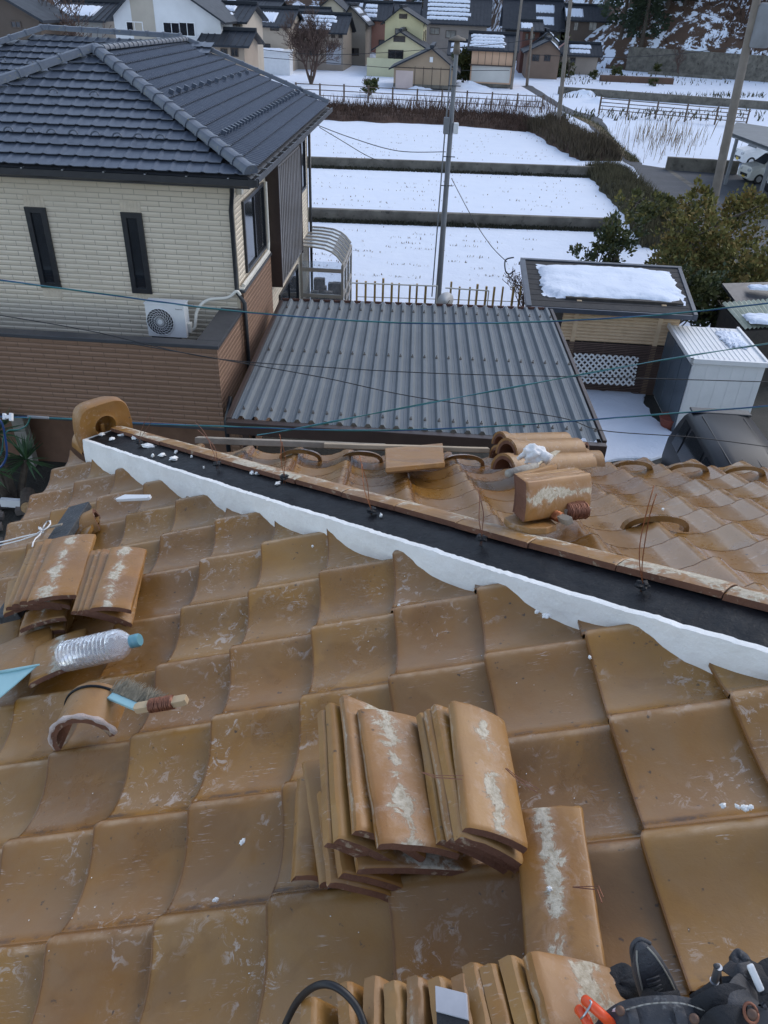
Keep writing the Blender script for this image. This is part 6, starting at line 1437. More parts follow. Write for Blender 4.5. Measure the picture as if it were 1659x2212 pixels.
baretree('bare_tree', 'bare garden tree with knotty branches in front of the pink storehouse, left one', gz(1045, 184), 4.0, .12, 4, 12, M['twig'], 2, spread=.8, minr=.02)
baretree('bare_tree', 'bare garden tree in front of the white storehouse door, right one', gz(1075, 186), 4.2, .12, 4, 15, M['twig'], 2, spread=.8, minr=.02)
baretree('bare_tree', 'small bare tree growing before the grey retaining wall', gz(1465, 165), 4.2, .12, 4, 21, M['twig'], 2, spread=.6, minr=.02)
baretree('bare_tree', 'round bare bush at the left end of the guard fence', gz(800, 205), 2.0, .05, 4, 31, M['twig'], 6, spread=.8, minr=.012)
baretree('bare_tree', 'leafless orchard tree left in the snowy garden', gz(1228, 168), 3.4, .12, 3, 41, M['bark'], 1)
baretree('bare_tree', 'leafless orchard tree in the middle of the snowy garden', gz(1262, 160), 2.6, .1, 3, 42, M['bark'], 1)
baretree('bare_tree', 'bare shrub twigs sticking out beside the shed roof and the stake fence', gz(1128, 690), 2.2, .04, 4, 44, M['twig'], 4, spread=.8, minr=.008)
def leaftree(name, label, base, lobes, nleaf, ls, mats, seed, cat='tree', trunk_h=1.5, tr=.12, stretch=.8, limbs=True, group=None, upb=.3):
    """lobes: list of (centre, radius); leaves spread through each lobe with gaps"""
    rng = random.Random(seed); t = thing(name, label, cat, base, group)
    mt = MB(); 
    for c, r_ in lobes[::max(1, len(lobes)//14)]:
        mid = lerp(base + ZZ*trunk_h, c, .5) + V((rng.uniform(-.3, .3), rng.uniform(-.3, .3), rng.uniform(-.1, .3))); mt.tube([base + ZZ*trunk_h*.8, mid, c], [tr*.6, tr*.35, tr*.12], 5)
    mt.tube([base - ZZ*.1, base + ZZ*trunk_h*.5, base + ZZ*trunk_h], [tr*1.3, tr, tr*.8], 8); mt.build('trunk', M['bark'], t)
    tot = sum(r_**2 for c, r_ in lobes); mb = MB()
    for c, r_ in lobes:
        n = int(nleaf*r_**2/tot); cl = [c + V((rng.gauss(0, 1), rng.gauss(0, 1), rng.gauss(0, 1)*stretch)).normalized()*r_*rng.uniform(.45, 1.12) for _ in range(max(3, n//26))]
        for k in range(n):
            cc = cl[rng.randrange(len(cl))]; p = cc + V((rng.gauss(0, 1), rng.gauss(0, 1), rng.gauss(0, 1)*.9))*r_*.17
            d = ((p-c).normalized()*.7 + V((rng.uniform(-1, 1), rng.uniform(-1, 1), rng.uniform(-.4, 1.0)+upb))).normalized(); s_ = d.orthogonal().normalized(); a = rng.uniform(0, 6.28); s_ = s_*math.cos(a) + d.cross(s_)*math.sin(a)
            L = ls*rng.uniform(.6, 1.4); w_ = L*.34; i = [mb.vert(p), mb.vert(p + d*L*.5 + s_*w_), mb.vert(p + d*L), mb.vert(p + d*L*.5 - s_*w_)]; mb.face(i, rng.randrange(len(mats)) if rng.random() < .5 else int(abs(hash((round(cc.x*7), round(cc.z*5))))) % len(mats))
    mb.build('crown', mats, t); return t
def lobesbox(cx0_, cx1_, y0, y1, pxy, n, rmin, rmax, seed, fn=None):
    rng = random.Random(seed); L = []
    while len(L) < n:
        px = rng.uniform(cx0_, cx1_); py = rng.uniform(*pxy); y = rng.uniform(y0, y1)
        if fn and not fn(px, py): continue
        L.append((gy(px, py, y), rng.uniform(rmin, rmax)))
    return L
def bigf(px, py):
    x = (px-1540)/172; y = (py-540)/(142); return x*x + y*y < 1 and not (px < 1400 and py > 640)
lv1 = simple('olive_crown_leaf', (.20, .17, .05), (.12, .115, .036), .8, .8, spec=.2); lv2 = simple('dark_crown_leaf', (.06, .068, .024), (.09, .09, .03), .8, .8, spec=.2); lv3 = simple('bronze_crown_leaf', (.23, .16, .05), (.15, .11, .04), .8, .8, spec=.2)
leaftree('evergreen_tree', 'large olive green evergreen tree growing over the snow behind the sheds', V((10.6, 28.6, 0)), lobesbox(1345, 1720, 26.5, 31.0, (405, 680), 40, .35, .85, 5, bigf), 21000, .145, [lv1, lv2, lv1, lv3], 5, trunk_h=1.2, tr=.16)
leaftree('evergreen_tree', 'sparse dark green sapling with snow showing through, left of the big evergreen', V((6.7, 26.2, 0)), lobesbox(1245, 1400, 25.6, 26.8, (470, 575), 16, .2, .45, 9, lambda x, y: (x-1330)**2/75**2 + (y-550)**2/40**2 < 1 or (1305 < x < 1395 and y > 475)), 2600, .12, [lv2, M['leafdark']], 9, trunk_h=.8, tr=.07)
leaftree('evergreen_bush', 'dark bush filling the gap between the shed and the pale roofed shed', V((8.2, 22.6, 0)), lobesbox(1480, 1560, 22, 23.4, (600, 690), 10, .4, .7, 19), 3500, .13, [lv2, M['leafdark']], 19, 'bush', .5, .06)
leaftree('evergreen_bush', 'leafy green hedge growth beside the asphalt lane', gz(1370, 455), lobesbox(1350, 1440, 34, 38, (425, 480), 10, .4, .7, 23, lambda x, y: abs((y-420) - (x-1340)*.55) < 30), 1300, .18, [lv1, lv2, M['leafolive']], 23, 'bush', .4, .05)
leaftree('evergreen_bush', 'round green shrub between the concrete poles', gz(1185, 150), [(gz(1185, 150) + V((x_, y_, z_)), r_) for x_, y_, z_, r_ in ((0, 0, 2.2, 1.6), (1.4, .5, 2.6, 1.5), (2.6, 0, 1.9, 1.3), (-1.5, 0, 1.6, 1.2))], 2600, .42, [M['leafolive'], lv2], 27, 'bush', .5, .1)
leaftree('evergreen_bush', 'low dark shrub mass at the edge of the snowy garden', gz(1170, 166), [(gz(1160+k*14, 166) + ZZ*.7, 1.1) for k in range(5)], 2200, .38, [M['leafdark'], lv2], 28, 'bush', .3, .1)
leaftree('evergreen_bush', 'dark evergreen shrub between the garage and the pink storehouse', gz(1000, 180), [(gz(1000, 180) + V((x_, 0, z_)), 1.1) for x_, z_ in ((0, 1.1), (.8, 1.8), (-.5, 1.9), (.3, 2.8))], 2000, .36, [M['leafdark'], lv2], 29, 'bush', .4, .1)
for k, (px, py, s_, lb) in enumerate(((1385, 152, .9, 'small clipped shrub before the left end of the retaining wall'), (1415, 160, .6, 'small round shrub right of the clipped one before the retaining wall'), (1590, 158, .8, 'dark shrub where the leaning pole crosses the snowy garden'), (1280, 172, .5, 'dry bush in the snow near the planter'), (1327, 170, .7, 'small bush on the brown planter in the snowy garden'), (1410, 186, .45, 'pale green plant poking through the snow'), (798, 208, .7, 'dry olive bush behind the guard fence'))):
    b_ = gz(px, py); leaftree('garden_shrub', lb, b_, [(b_ + ZZ*s_, s_), (b_ + ZZ*s_*1.4 + V((s_*.5, 0, 0)), s_*.7)], 500, .28*s_+.08, [M['leafdark'], lv2, M['leafolive']], 50+k, 'shrub', s_*.5, .04)
pl_ = MB(); a = gz(1298, 176); pl_.box(a, V((9.5, -.4, 0)), V((0, 1.2, 0)), ZZ*.7); props(pl_.build('brick_planter', simple('planter_brick', (.12, .07, .05), None, 1, .9)), 'low brown planter bed in the snowy garden', 'planter')
# conifers and bare trees on the hill: prototypes, then copies
def copy_tree(o, loc, sc_=1.0, rz=0.0, label=None):
    c = o.copy(); link(c); c.location = loc; c.scale = (sc_,)*3; c.rotation_euler = (0, 0, rz); ORI[c.name] = V(loc)
    if label: c['label'] = label
    for ch in list(o.children): d = ch.copy(); link(d); d.parent = c
    return c
def conifer(label, base, h, seed, group):
    rng = random.Random(seed); t = thing('conifer_tree', label, 'tree', base, group); mt = MB(); mt.tube([base, base+ZZ*h*.95], [h*.018, h*.004], 6); mt.build('trunk', M['bark'], t); mb = MB()
    for k in range(2600):
        f = rng.random()**.8; z = h*(.12+.88*f); R_ = h*.17*(1-f)**.75*(1+.3*math.sin(f*26+seed)); a = rng.uniform(0, 6.28); rr = R_*rng.uniform(.35, 1.1); p = base + V((math.cos(a)*rr, math.sin(a)*rr, z)); d = V((math.cos(a), math.sin(a), rng.uniform(-.7, .2))).normalized(); s_ = d.orthogonal(); L = h*.035*rng.uniform(.5, 1.4)
        mb.face([mb.vert(p), mb.vert(p+d*L*.6+s_*L*.3), mb.vert(p+d*L), mb.vert(p+d*L*.6-s_*L*.3)])
    mb.build('crown', M['conifer'], t); return t
gc = 'dark conifers on the wooded hill'; gb = 'bare trees on the snowy hillside'
lc = 'tall dark green conifer on the wooded hill behind the houses'; lb_ = 'leafless brown tree on the snow patched hillside'
def hz(x, y): return V((x, y, max(hh1(x, y), max(0, (y-225)*.34)) - .3))
pc = conifer(lc, hz(56, 150), 17, 4, gc)
rs2 = random.Random(77)
for k in range(44):
    x = rs2.uniform(34, 82); y = rs2.uniform(138, 200); copy_tree(pc, hz(x, y), rs2.uniform(.7, 1.15), rs2.uniform(0, 6))
for k in range(38):
    y = rs2.uniform(142, 180); px = rs2.uniform(1290, 1470); x = (px-829.5)/FPX*(y*1.02); copy_tree(pc, hz(x, y), rs2.uniform(.6, 1.0), rs2.uniform(0, 6))
for k in range(26):
    x = rs2.uniform(-130, 40); y = rs2.uniform(235, 300); copy_tree(pc, hz(x, y), rs2.uniform(.6, 1.0), rs2.uniform(0, 6))
pb = [baretree('bare_tree', lb_, hz(60+9*k, 132+3*k), 8, .16, 4, 90+k, M['twig'], 3, gb, .7, .05, (3, 4)) for k in range(3)]
for k in range(110):
    x = rs2.uniform(44, 100); y = 139.6-(x-35.1)*.684 + rs2.uniform(14, 60); copy_tree(pb[k % 3], hz(x, y), rs2.uniform(.45, 1.0), rs2.uniform(0, 6))
for k in range(26):
    x = rs2.uniform(-110, 40); y = rs2.uniform(228, 260); copy_tree(pb[k % 3], hz(x, y), rs2.uniform(.6, 1.1), rs2.uniform(0, 6))
tufts('hillside_brush', 'reddish brown undergrowth breaking through the snow on the hillside', lambda r: (lambda x, y: None if noise.noise(V((x*.12, y*.12, 3))) < -.15 else (hz(x, y) if hh1(x, y) > 2 else None))(r.uniform(36, 110), r.uniform(104, 180)), 20000, 1.3, .35, M['brush'], 'undergrowth', .8)

print('WALL', gz(1352,152), gz(1760,186))
# ================= VILLAGE HOUSES =================
RF = simple('black_glazed_roof', (.014, .019, .028), (.022, .028, .038), .8, .55, spec=.3)
def roofsnow(parent, O, ex, ey, n, W_, L_, rows, seed):
    rg = random.Random(seed)
    for r_ in range(rows):
        mb = MB(); y0 = L_*(r_+.12)/rows; y1 = L_*(r_+.80)/rows; nx = 40; xs = rg.uniform(0, .05); xe = 1-rg.uniform(0, .12)
        def fn(u, v):
            x = lerp(xs, xe, u); yy = lerp(y0, y1, v) + L_/rows*.10*noise.noise(V((x*22, v*3, seed+r_)))
            e = min(1, u*14, (1-u)*14); hh_ = .16*min(1, v*5, (1-v)*5)*e*(1+.3*noise.noise(V((x*30, v*4, seed))))
            return O + ex*(x*W_) + ey*yy + n*(hh_+.01)
        mb.grid(fn, nx, 6); mb.build('roof_snow', M['snow'], parent, smooth=True)
def wallmat(c): return simple('rendered_wall', c, tuple(x*.86 for x in c), .5, .85, bump=.15, bscale=6)
def house(label, x0, x1, Y, pye, pyb, pyr, D, wc, gable='side', apex=.5, snow=None, wins=(), yaw=4, over=.55, roofm=None, name='village_house', cat='house', rwins=(), cl=None):
    """front wall spans pixel columns x0..x1 at distance Y; pye eave row, pyr ridge row, pyb ground row"""
    xm = (x0+x1)/2; zb = 0 if pyb is None else max(0, gy(xm, pyb, Y).z); ze = gy(xm, pye, Y).z; A = gy(x0, pye, Y); Bq = gy(x1, pye, Y); t = R(yaw); ex = V((math.cos(t), -math.sin(t), 0)); ey = V((math.sin(t), math.cos(t), 0)); Wd = (Bq-A).length; O = V((A.x, A.y, zb)); hw = ze-zb
    zmin = zb if pyb is None or zb < .5 else zb - 4
    h = thing(name, label, cat, O); mat_ = wallmat(wc) if not isinstance(wc, bpy.types.Material) else wc; rm = roofm or RF
    def F(a, b, z): return O + ex*a + ey*b + ZZ*z
    mb = MB(); mb.box(V((O.x, O.y, zmin)), ex*Wd, ey*D, ZZ*(ze-zmin))
    if gable == 'side':
        zr = max(ze+.8, gy(xm, pyr, Y + D/2).z) - zb
        mb.prism([F(0, 0, hw), F(0, D, hw), F(0, D/2, zr)], ex*.15); mb.prism([F(Wd-.15, 0, hw), F(Wd-.15, D, hw), F(Wd-.15, D/2, zr)], ex*.15); mb.build('wall', mat_, h)
        sl = (zr-hw)/(D/2); mb = MB(); th = .16
        for s_ in (0, 1):
            b0 = -over if s_ == 0 else D+over; z0 = hw - sl*over; mb.prism([F(-over, b0, z0), F(Wd+over, b0, z0), F(Wd+over, D/2, zr), F(-over, D/2, zr)], ZZ*th)
        mb.box(F(-over, D/2-.22, zr+th*.9), ex*(Wd+2*over), ey*.44, ZZ*.26); rf = mb.build('roof', rm, h)
        ey2 = (F(0, D/2, zr)-F(0, -over, hw-sl*over)); LL = ey2.length; ey2.normalize(); n = ex.cross(ey2).normalized(); n = n if n.z > 0 else -n
        nrb = max(4, int((Wd+2*over)/.55)); mb = MB()
        for k in range(nrb+1): p = F(-over + (Wd+2*over)*k/nrb-.03, -over, hw-sl*over+th) ; mb.box(p, ex*.09, ey2*LL, n*.05)
        mb.build('tile_rib', rm, rf)
        if snow: roofsnow(rf, F(-over+Wd*snow[0], -over, hw-sl*over+th) + ey2*LL*.12, ex, ey2, n, Wd*(snow[1]-snow[0]), LL*.80, snow[2], seed=int(x0))
    else:
        ax = Wd*apex; zr = max(ze+.8, gy(lerp(x0, x1, apex), pyr, Y).z) - zb
        mb.prism([F(0, 0, hw), F(Wd, 0, hw), F(ax, 0, zr)], ey*.15); mb.prism([F(0, D-.15, hw), F(Wd, D-.15, hw), F(ax, D-.15, zr)], ey*.15); mb.build('wall', mat_, h)
        mb = MB(); th = .16; rfi = []
        for s_ in (0, 1):
            w_ = ax if s_ == 0 else Wd-ax; sl = (zr-hw)/w_; e0 = -over if s_ == 0 else Wd+over; mb.prism([F(e0, -over, hw-sl*over), F(ax, -over, zr), F(ax, D+over, zr), F(e0, D+over, hw-sl*over)], ZZ*th)
        mb.box(F(ax-.22, -over-.1, zr+th*.9), ex*.44, ey*(D+2*over+.2), ZZ*.26); rf = mb.build('roof', rm, h)
        if snow:
            s_ = 1; sl = (zr-hw)/(Wd-ax); d = (F(Wd+over, 0, hw-sl*over)-F(ax, 0, zr)); LL = d.length; d.normalize(); n = d.cross(ey); n = n if n.z > 0 else -n; roofsnow(rf, F(ax, D*snow[0], zr+th)+d*LL*.1, ey, d, n, D*(snow[1]-snow[0]), LL*.8, snow[2], seed=int(x0))
    mb = MB(); mb.box(F(-.02, -.02, -.0)-ZZ*(zb-zmin), ex*(Wd+.04), ey*.02, ZZ*.35) ; mb.build('foundation', M['concrete'], h)
    def fwin(wx0, wy0, wx1, wy1, kind):
        a = gy(wx0, wy1, Y); b_ = gy(wx1, wy0, Y); ua = (a-O).dot(ex)/1.0; ub = (b_-O).dot(ex); za = a.z-zb; zb2 = b_.z-zb
        ua = max(.1, min(Wd-.4, ua)); ub = max(ua+.3, min(Wd-.1, ub))
        if kind == 'door': 
            m = MB(); m.box(F(ua, -.04, za), ex*(ub-ua), ey*.04, ZZ*(zb2-za)); m.build('door', wallmat(cl or (.52, .50, .48)), h); return
        window(h, F(ua, 0, za), F(ub, 0, zb2), nrm=-ey, fr=.07, panes=2 if kind != 'single' else 1, glass=M['curtain'] if kind == 'curtain' else None, frame=M['white'] if kind in ('white', 'w4') else M['brownmetal'])
    for wv_ in wins: fwin(*wv_[:4], wv_[4] if len(wv_) > 4 else 'dark')
    for (b0, z0, b1, z1) in rwins: window(h, F(Wd, D*b0, hw*z0), F(Wd, D*b1, hw*z1), nrm=ex, fr=.07, panes=2, frame=M['brownmetal'])
    h['_'] = 0; del h['_']
    return h, O, ex, ey, Wd, hw, F
# white two-tone house
h, O, ex, ey, Wd, hw, F = house('big white gabled house with a beige vertical band behind the slate roof', 245, 478, 78, 38, 112, -62, 10, (.66, .67, .68), 'front', .40, None, ((275, 47, 309, 70, 'white'), (356, 48, 390, 78, 'white'), (391, 48, 423, 78, 'white')), yaw=3)
a = (gy(288, 60, 78)-O).dot(ex); b_ = (gy(338, 60, 78)-O).dot(ex); mb = MB(); mb.prism([F(a, -.02, 0), F(b_, -.02, 0), F(b_, -.02, hw+1.9), F(a, -.02, hw+1.3)], ey*.03); mb.build('beige_band', wallmat((.42, .38, .32)), h)
house('beige side wing of the white house with a balcony row of small panes', 470, 524, 82, 46, 112, 12, 8, (.44, .38, .31), 'side', snow=(.2, .8, 2), wins=((484, 53, 500, 66, 'curtain'), (503, 53, 520, 66, 'curtain')))
house('small ground floor annex with dark lean roof below the white house', 440, 528, 76, 96, 128, 80, 5, (.36, .29, .23), 'side', wins=((478, 105, 492, 122), (500, 104, 516, 122)))
house('beige two storey house with black roof behind the white box shed', 515, 622, 112, 55, 140, 20, 10, (.42, .35, .28), 'side', snow=(.45, .85, 1), wins=((585, 56, 604, 66), (522, 94, 540, 102), (565, 94, 585, 102)))
house('dark grey house squeezed between the beige and the brown house', 608, 632, 116, 62, 138, 42, 8, (.24, .23, .23), 'side', wins=((612, 88, 630, 102),), snow=(.1, .9, 2))
house('brown house with snow striped black roof and a grey garage shutter', 632, 742, 118, 68, 140, 32, 9, (.32, .27, .225), 'side', snow=(.05, .92, 4), wins=((716, 68, 725, 82), (732, 68, 741, 82), (665, 100, 684, 120), (706, 98, 738, 138, 'door')), cl=(.40, .42, .46))
house('grey brown house with two stacked windows behind the snow striped one', 738, 790, 128, 48, 132, 14, 9, (.27, .235, .20), 'front', .35, snow=(.1, .7, 2), wins=((757, 58, 767, 70), (757, 104, 776, 120), (742, 58, 750, 70)))
house('reddish brown house left of the yellow house', 786, 836, 136, 42, 126, 8, 9, (.33, .17, .135), 'side', snow=(.1, .7, 3), wins=((818, 86, 832, 98), (792, 50, 800, 62)))
h, *_r = house('tall pale yellow gabled house with a brown attic vent', 832, 915, 120, 48, 150, 18, 10, (.68, .62, .38), 'front', .40, wins=((853, 62, 880, 73, 'curtain'), (862, 30, 880, 40, 'single')), rwins=((.15, .55, .35, .82), (.6, .55, .8, .82)))
house('low pale yellow gabled annex in front of the tall yellow house', 812, 925, 113, 106, 158, 70, 8, (.68, .62, .40), 'front', .46, wins=((838, 108, 872, 128), (850, 78, 876, 90, 'single')))
mb = MB(); a = gz(792, 164); mb.box(a, V((5.6, -.3, 0)), V((0, .25, 0)), ZZ*2.0); props(mb.build('garden_wall', wallmat((.60, .58, .38))), 'pale yellow garden wall in front of the yellow houses', 'wall')
h, O, ex, ey, Wd, hw, F = house('tan shed like garage with a pale pink door and gabled roof', 851, 984, 98, 148, 190, 106, 6.5, (.36, .27, .185), 'front', .60, wins=((854, 153, 893, 190, 'door'),), name='tan_garage', cat='garage', cl=(.62, .50, .46))
mb = MB()
for k in range(5): mb.box(F(Wd*(.34+.14*k), -.03, 0), ex*.05, ey*.03, ZZ*(hw+.2))
mb.box(F(0, -.05, hw*.99), ex*Wd, ey*.05, ZZ*.08); mb.build('wall_batten', M['brownmetal'], h)
mb = MB(); mb.cbox(F(Wd*.60, -.1, hw+.9), ex, ey, ZZ, .35, .12, .5); mb.build('gable_vent', M['white'], h)
house('green grey low house between the tan garage and the pink storehouse', 975, 1030, 114, 118, 165, 92, 7, (.26, .26, .20), 'side', snow=(.1, .9, 2), wins=((1000, 130, 1014, 148),))
h, O, ex, ey, Wd, hw, F = house('pink and white storehouse with snow striped black roof', 1020, 1110, 103, 106, 188, 76, 6.0, (.62, .40, .27), 'side', snow=(.04, .94, 4), yaw=5)
mb = MB(); mb.box(F(.15, -.05, .5), ex*(Wd-.3), ey*.05, ZZ*(hw*.46)); mb.build('white_lower_panel', wallmat((.62, .60, .56)), h)
mb = MB(); mb.box(F(-.2, -.35, hw*.56), ex*(Wd+.4), ey*.35, ZZ*.12)
for k in range(7): mb.box(F(Wd*k/6-.03, -.03, hw*.58), ex*.05, ey*.03, ZZ*(hw*.40))
mb.build('pent_roof', M['brownmetal'], h)
house('large brown two storey house with broad snow striped roof', 918, 1052, 138, 50, 120, -4, 13, (.27, .235, .21), 'side', snow=(.05, .80, 5), wins=((928, 60, 950, 74, 'curtain'), (962, 66, 986, 82, 'curtain'), (1012, 66, 1040, 78, 'curtain')))
house('huge black roofed farmhouse with dark upper storey', 1092, 1212, 152, 62, 110, 2, 16, (.05, .045, .042), 'side', snow=(.6, .95, 2), wins=((1120, 70, 1134, 84),))
house('dark red brown house with a small snowy entrance roof', 1130, 1166, 126, 66, 118, 48, 7, (.15, .065, .05), 'side', snow=(.1, .9, 1), wins=((1134, 72, 1142, 86, 'curtain'), (1148, 72, 1156, 86, 'curtain')))
house('white gabled low house behind the middle poles', 1158, 1206, 124, 92, 130, 70, 7, (.50, .46, .41), 'front', .5, snow=(.1, .9, 2), wins=((1168, 98, 1186, 112),))
house('timber house with white plastered gable and snowy verge', 1140, 1210, 118, 112, 150, 88, 7, (.20, .14, .105), 'front', .62, snow=(.1, .9, 1), wins=((1148, 118, 1166, 132), (1174, 118, 1190, 132)))
house('dark brown house with lit looking curtains below the wooded hill', 1228, 1310, 150, 44, 90, 14, 10, (.10, .075, .06), 'side', snow=(.02, .5, 1), wins=((1238, 48, 1250, 66, 'curtain'), (1270, 48, 1290, 66, 'curtain')))
house('small low house with a cream wall beyond the snowy garden', 1215, 1292, 128, 118, 140, 96, 6, (.30, .25, .21), 'side', snow=(.3, .95, 2), wins=((1230, 124, 1244, 136),))
mb = MB(); a = gz(1270, 142); mb.box(a, V((4.0, -.2, 0)), V((0, .3, 0)), ZZ*2.6); props(mb.build('cream_wall_panel', wallmat((.60, .56, .44))), 'short cream coloured wall panel at the far garden edge', 'wall')
# upper left houses behind the slate roof
house('dark weathered timber house at the upper left corner', -120, 88, 60, 34, 130, -50, 4, (.085, .065, .052), 'front', .35, wins=((30, 45, 50, 60),))
house('long grey rendered house behind the spreading bare tree', 105, 222, 84, 42, 112, 6, 9, (.26, .25, .235), 'side', snow=(.0, .95, 1))
house('brown house corner between the grey house and the white gabled house', 208, 246, 88, 40, 112, -2, 9, (.20, .15, .12), 'side', wins=((215, 56, 232, 74),), snow=(.2, .9, 1))
house('far house with snow covered roof above the beige house', 505, 596, 150, 22, 60, 2, 10, (.46, .40, .30), 'side', snow=(.0, .5, 1), wins=((560, 26, 572, 34, 'curtain'),))
house('far house with cream gable on the hill foot', 690, 742, 165, 18, 60, -4, 10, (.50, .44, .33), 'front', .5)
house('far black roofed house row behind the reddish house', 742, 900, 170, 34, 70, 6, 12, (.16, .13, .11), 'side', snow=(.1, .5, 2))
house('far dark roofed house at the left of the grey brown one', 600, 700, 150, 42, 80, 18, 10, (.20, .18, .165), 'side')
# white box shed
ws = thing('box_shed', 'plain white box shed with a little snow on top beyond the slate roof', 'shed', gz(590, 150)); mb = MB(); a = gy(556, 148, 108); b_ = gy(626, 148, 108); top = gy(590, 112, 108).z
mb.box(V((a.x, 108, 0)), V((b_.x-a.x, 0, 0)), V((0, 3.2, 0)), ZZ*top); mb.build('body', M['white'], ws); mb = MB(); mb.box(V((a.x-.15, 107.8, top)), V((b_.x-a.x+.3, 0, 0)), V((0, 3.6, 0)), ZZ*.15); mb.build('roof', M['white'], ws)
slabsnow('snow_remnant', 'thin snow cover on the white box shed roof', V(((a.x+b_.x)/2-.5, 109.6, top+.155)), V((1, 0, 0)), V((0, 1, 0)), ZZ, (b_.x-a.x)*.8, 2.6, .12, 33)
for k, (px, py, s_, lb) in enumerate(((800, 135, 2.0, 'tall ploughed snow heap beside the yellow house'), (880, 184, 1.0, 'small snow heap left of the tan garage'), (905, 196, .6, 'snow bank in front of the pale pink garage door'), (1010, 192, 1.1, 'snow bank between the garage and the storehouse'), (1255, 208, .9, 'ploughed snow ridge by the path end'), (1300, 222, .8, 'ploughed snow ridge beside the channel wall'))):
    b_ = gz(px, py); mb = MB(); s_ *= .6; rr = s_*3.2
    mb.grid(lambda u, v: b_ + V((math.cos(u*6.2832)*rr*v*(1.5 if k > 1 else 1)*(1+.25*noise.noise(V((math.cos(u*6.28)*2, math.sin(u*6.28)*2, k)))), math.sin(u*6.2832)*rr*v, s_*(1-v*v)**1.5*(1+.9*noise.noise(V((math.cos(u*6.28)*v*3, math.sin(u*6.28)*v*3, k+.5))))-.03)) , 24, 8); props(mb.build('snow_heap', M['snow'], smooth=True), lb, 'snow heap')
# ================= RIGHT CARPORT, CARS =================
rc = thing('parking_canopy', 'flat grey parking canopy roof on slim posts at the right edge', 'canopy', gz(1566, 399)); q = [gz(1572, 290, 2.5), gz(1590, 268, 2.5), gz(1800, 300, 2.5), gz(1760, 362, 2.5)]
mb = MB(); mb.prism(q, ZZ*.12); mb.build('roof', M['steelroof'], rc); mb = MB(); mb.box(q[0]-ZZ*.08, q[3]-q[0], V((0, .1, 0)), ZZ*.22); mb.build('edge_beam', M['polegrey'], rc)
for b_ in (gz(1566, 399), gz(1640, 428)):
    mb = MB(); mb.cbox(V((b_.x, b_.y, 1.25)), V((1, 0, 0)), V((0, 1, 0)), ZZ, .16, .16, 2.5); mb.build('post', M['polegrey'], rc)
def kei(label, P, yaw, L, Wd, Hh, m, name='parked_car'):
    t = thing(name, label, 'car', P); f = V((math.cos(yaw), math.sin(yaw), 0)); s_ = V((-math.sin(yaw), math.cos(yaw), 0)); h = Wd/2
    def S(x, zt, zw, ins, zb=.22): return [P + f*x + s_*a + ZZ*z for a, z in ((-h*.95, zb), (-h, .5), (-h, zw), (-h+ins, zt-.08), (-h+ins+.1, zt), (h-ins-.1, zt), (h-ins, zt-.08), (h, zw), (h, .5), (h*.95, zb))]
    loft([S(0, .72, .62, .12, .3), S(.06, .92, .75, .1), S(.55, 1.04, .90, .10), S(.80, 1.08, .95, .08), S(1.35, Hh-.06, 1.0, .16), S(1.6, Hh, 1.0, .16), S(L-.5, Hh, 1.0, .16), S(L-.15, Hh-.06, 1.0, .16), S(L-.02, 1.1, .95, .08), S(L, .6, .55, .08)], 0, m, 'body', t, 35)
    mb = MB(); a0, a1 = P + f*.80 + ZZ*1.085, P + f*1.33 + ZZ*(Hh-.075); mb.quad(a0 - s_*(h-.14) - f*.015, a0 + s_*(h-.14) - f*.015, a1 + s_*(h-.24) - f*.015, a1 - s_*(h-.24) - f*.015)
    for sg in (-1, 1):
        for x0, x1 in ((1.25, 2.0), (2.06, L-.3)): mb.quad(*[P + f*x + s_*sg*(h - i_ + .012) + ZZ*z for x, i_, z in ((x0, .0, 1.03), (x1, .0, 1.03), (x1-.05, .14, Hh-.12), (x0+.22, .14, Hh-.12))])
    mb.build('window_glass', M['glassdark'], t)
    for sg in (-1, 1):
        for x in (.62, L-.6):
            mb = MB(); c = P + f*x + s_*sg*(h-.08) + ZZ*.29; mb.tube([c - s_*.09, c + s_*.09], .29, 20); w_ = mb.build('wheel', M['rubber'], t, bevel=.02); mb = MB(); mb.tube([c - s_*.095, c + s_*.095], .17, 12); mb.build('rim', M['steel'], w_)
        mb = MB(); mb.cbox(P + f*.05 + s_*sg*(h-.26) + ZZ*.74, f, s_, ZZ, .16, .30, .16); mb.build('headlight', simple('headlight_glass', (.5, .52, .55), None, 3, .15), t, bevel=.03)
        mb = MB(); mb.cbox(P + f*1.05 + s_*sg*(h+.07) + ZZ*1.08, f, s_, ZZ, .10, .14, .12); mb.build('wing_mirror', m, t, bevel=.02)
    mb = MB(); mb.cbox(P - f*.005 + ZZ*.38, f, s_, ZZ, .03, .33, .16); mb.build('number_plate', simple('yellow_plate', (.65, .45, .05), None, 3, .5), t)
    mb = MB(); mb.cbox(P + f*.0 + ZZ*.45, f, s_, ZZ, .04, .8, .16); mb.build('grille', M['black'], t); return t
c1 = gz(1588, 385); kei('pearl white small car with rounded nose parked in front under the canopy', V((c1.x, c1.y-1.1, 0)), R(8), 3.4, 1.48, 1.62, M['carwhite'])
c2 = gz(1590, 352); kei('boxy white and silver small van parked behind the pearl white car', V((c2.x-.2, c2.y-.5, 0)), R(6), 3.4, 1.48, 1.85, M['white'])
c3 = gz(1645, 420); kei('black small car whose nose just enters at the right edge', V((c3.x+.1, c3.y-.9, 0)), R(10), 3.4, 1.48, 1.55, M['carblack'])
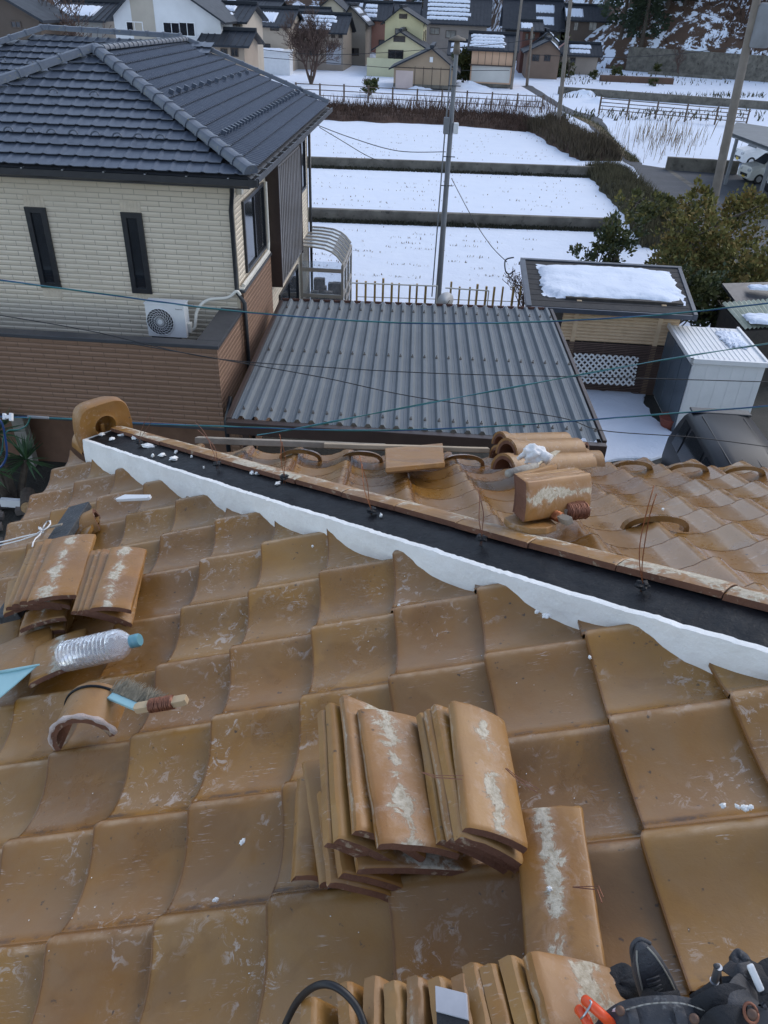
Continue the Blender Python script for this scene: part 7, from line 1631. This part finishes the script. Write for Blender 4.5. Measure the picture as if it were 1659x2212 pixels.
# ================= BELOW OUR EAVE, LOWER LEFT =================
yb = gz(30, 1075); yc = thing('yucca_plant', 'spiky green yucca plant below the left eave', 'plant', yb); mb = MB(); ry_ = random.Random(6)
heads = [yb + V((0, 0, 1.5)), yb + V((-.45, .3, 1.9)), yb + V((-.1, -.5, 1.0)), yb + V((.35, .2, .8))]
for hd in heads:
    for k in range(46):
        a = ry_.uniform(0, 6.28); el = ry_.uniform(-.5, 1.3); d = V((math.cos(a)*math.cos(el), math.sin(a)*math.cos(el), math.sin(el))); s_ = d.cross(ZZ).normalized(); L = ry_.uniform(.5, .72); dr = ZZ*-.10*ry_.random()
        i = [mb.vert(hd - s_*.015), mb.vert(hd + s_*.015), mb.vert(hd + d*L*.45 + s_*.026), mb.vert(hd + d*L*.45 - s_*.026), mb.vert(hd + d*L + dr)]; mb.face([i[0], i[1], i[2], i[3]]); mb.face([i[3], i[2], i[4]])
mb.build('leaves', simple('yucca_leaf', (.06, .12, .05), (.04, .085, .04), 2, .45), yc); mb = MB()
for hd in heads: mb.tube([yb + (hd-yb)*.1 - ZZ*.3, hd], [.09, .06], 8)
mb.build('stem', M['bark'], yc)
gw = W(-9.9, 12.6, 0); mb = MB(); a = gz(30, 1040); mb.box(V((a.x-.05, a.y+.6, 0)), HU*.26, HV*.2, ZZ*1.7); props(mb.build('gate_pillar', simple('grey_render', (.33, .32, .30), None, 3, .8)), 'pale grey gate pillar behind the yucca', 'pillar')
lg = MB(); c = gz(60, 1096, .3); lg.tube([c, c + V((-.2, .5, 0))], .14, 20, m=0); lo = props(lg.build('log', M['bark']), 'short cut log with pale end showing below the left eave', 'log'); lg = MB(); lg.tube([c + V((.004, -.01, 0)), c - V((-.01, .03, 0))], .125, 20); lg.build('cut_end', simple('cut_log_end', (.42, .27, .14), (.25, .15, .08), 14, .9), lo)
mb = MB(); c = gz(25, 1086, .25); mb.cbox(c, HU, HV, ZZ, .42, .1, .16); props(mb.build('planter_box', M['white']), 'small white trough beside the yucca', 'trough')
mb = MB(); c = gz(12, 1150, .1)
for k in range(40): q = c + V((ry_.uniform(-.8, .8), ry_.uniform(-1, 1), 0)); mb.cbox(q + ZZ*.04, V((1, .3, 0)).normalized(), V((-.3, 1, 0)).normalized(), ZZ, ry_.uniform(.08, .22), ry_.uniform(.08, .2), ry_.uniform(.05, .16))
props(mb.build('rubble', simple('garden_rubble', (.18, .15, .13), (.07, .06, .055), 3, .9), bevel=.01), 'heap of stones and broken tile on the dark soil below the eave', 'rubble', kind='stuff')
bpy.context.view_layer.update()
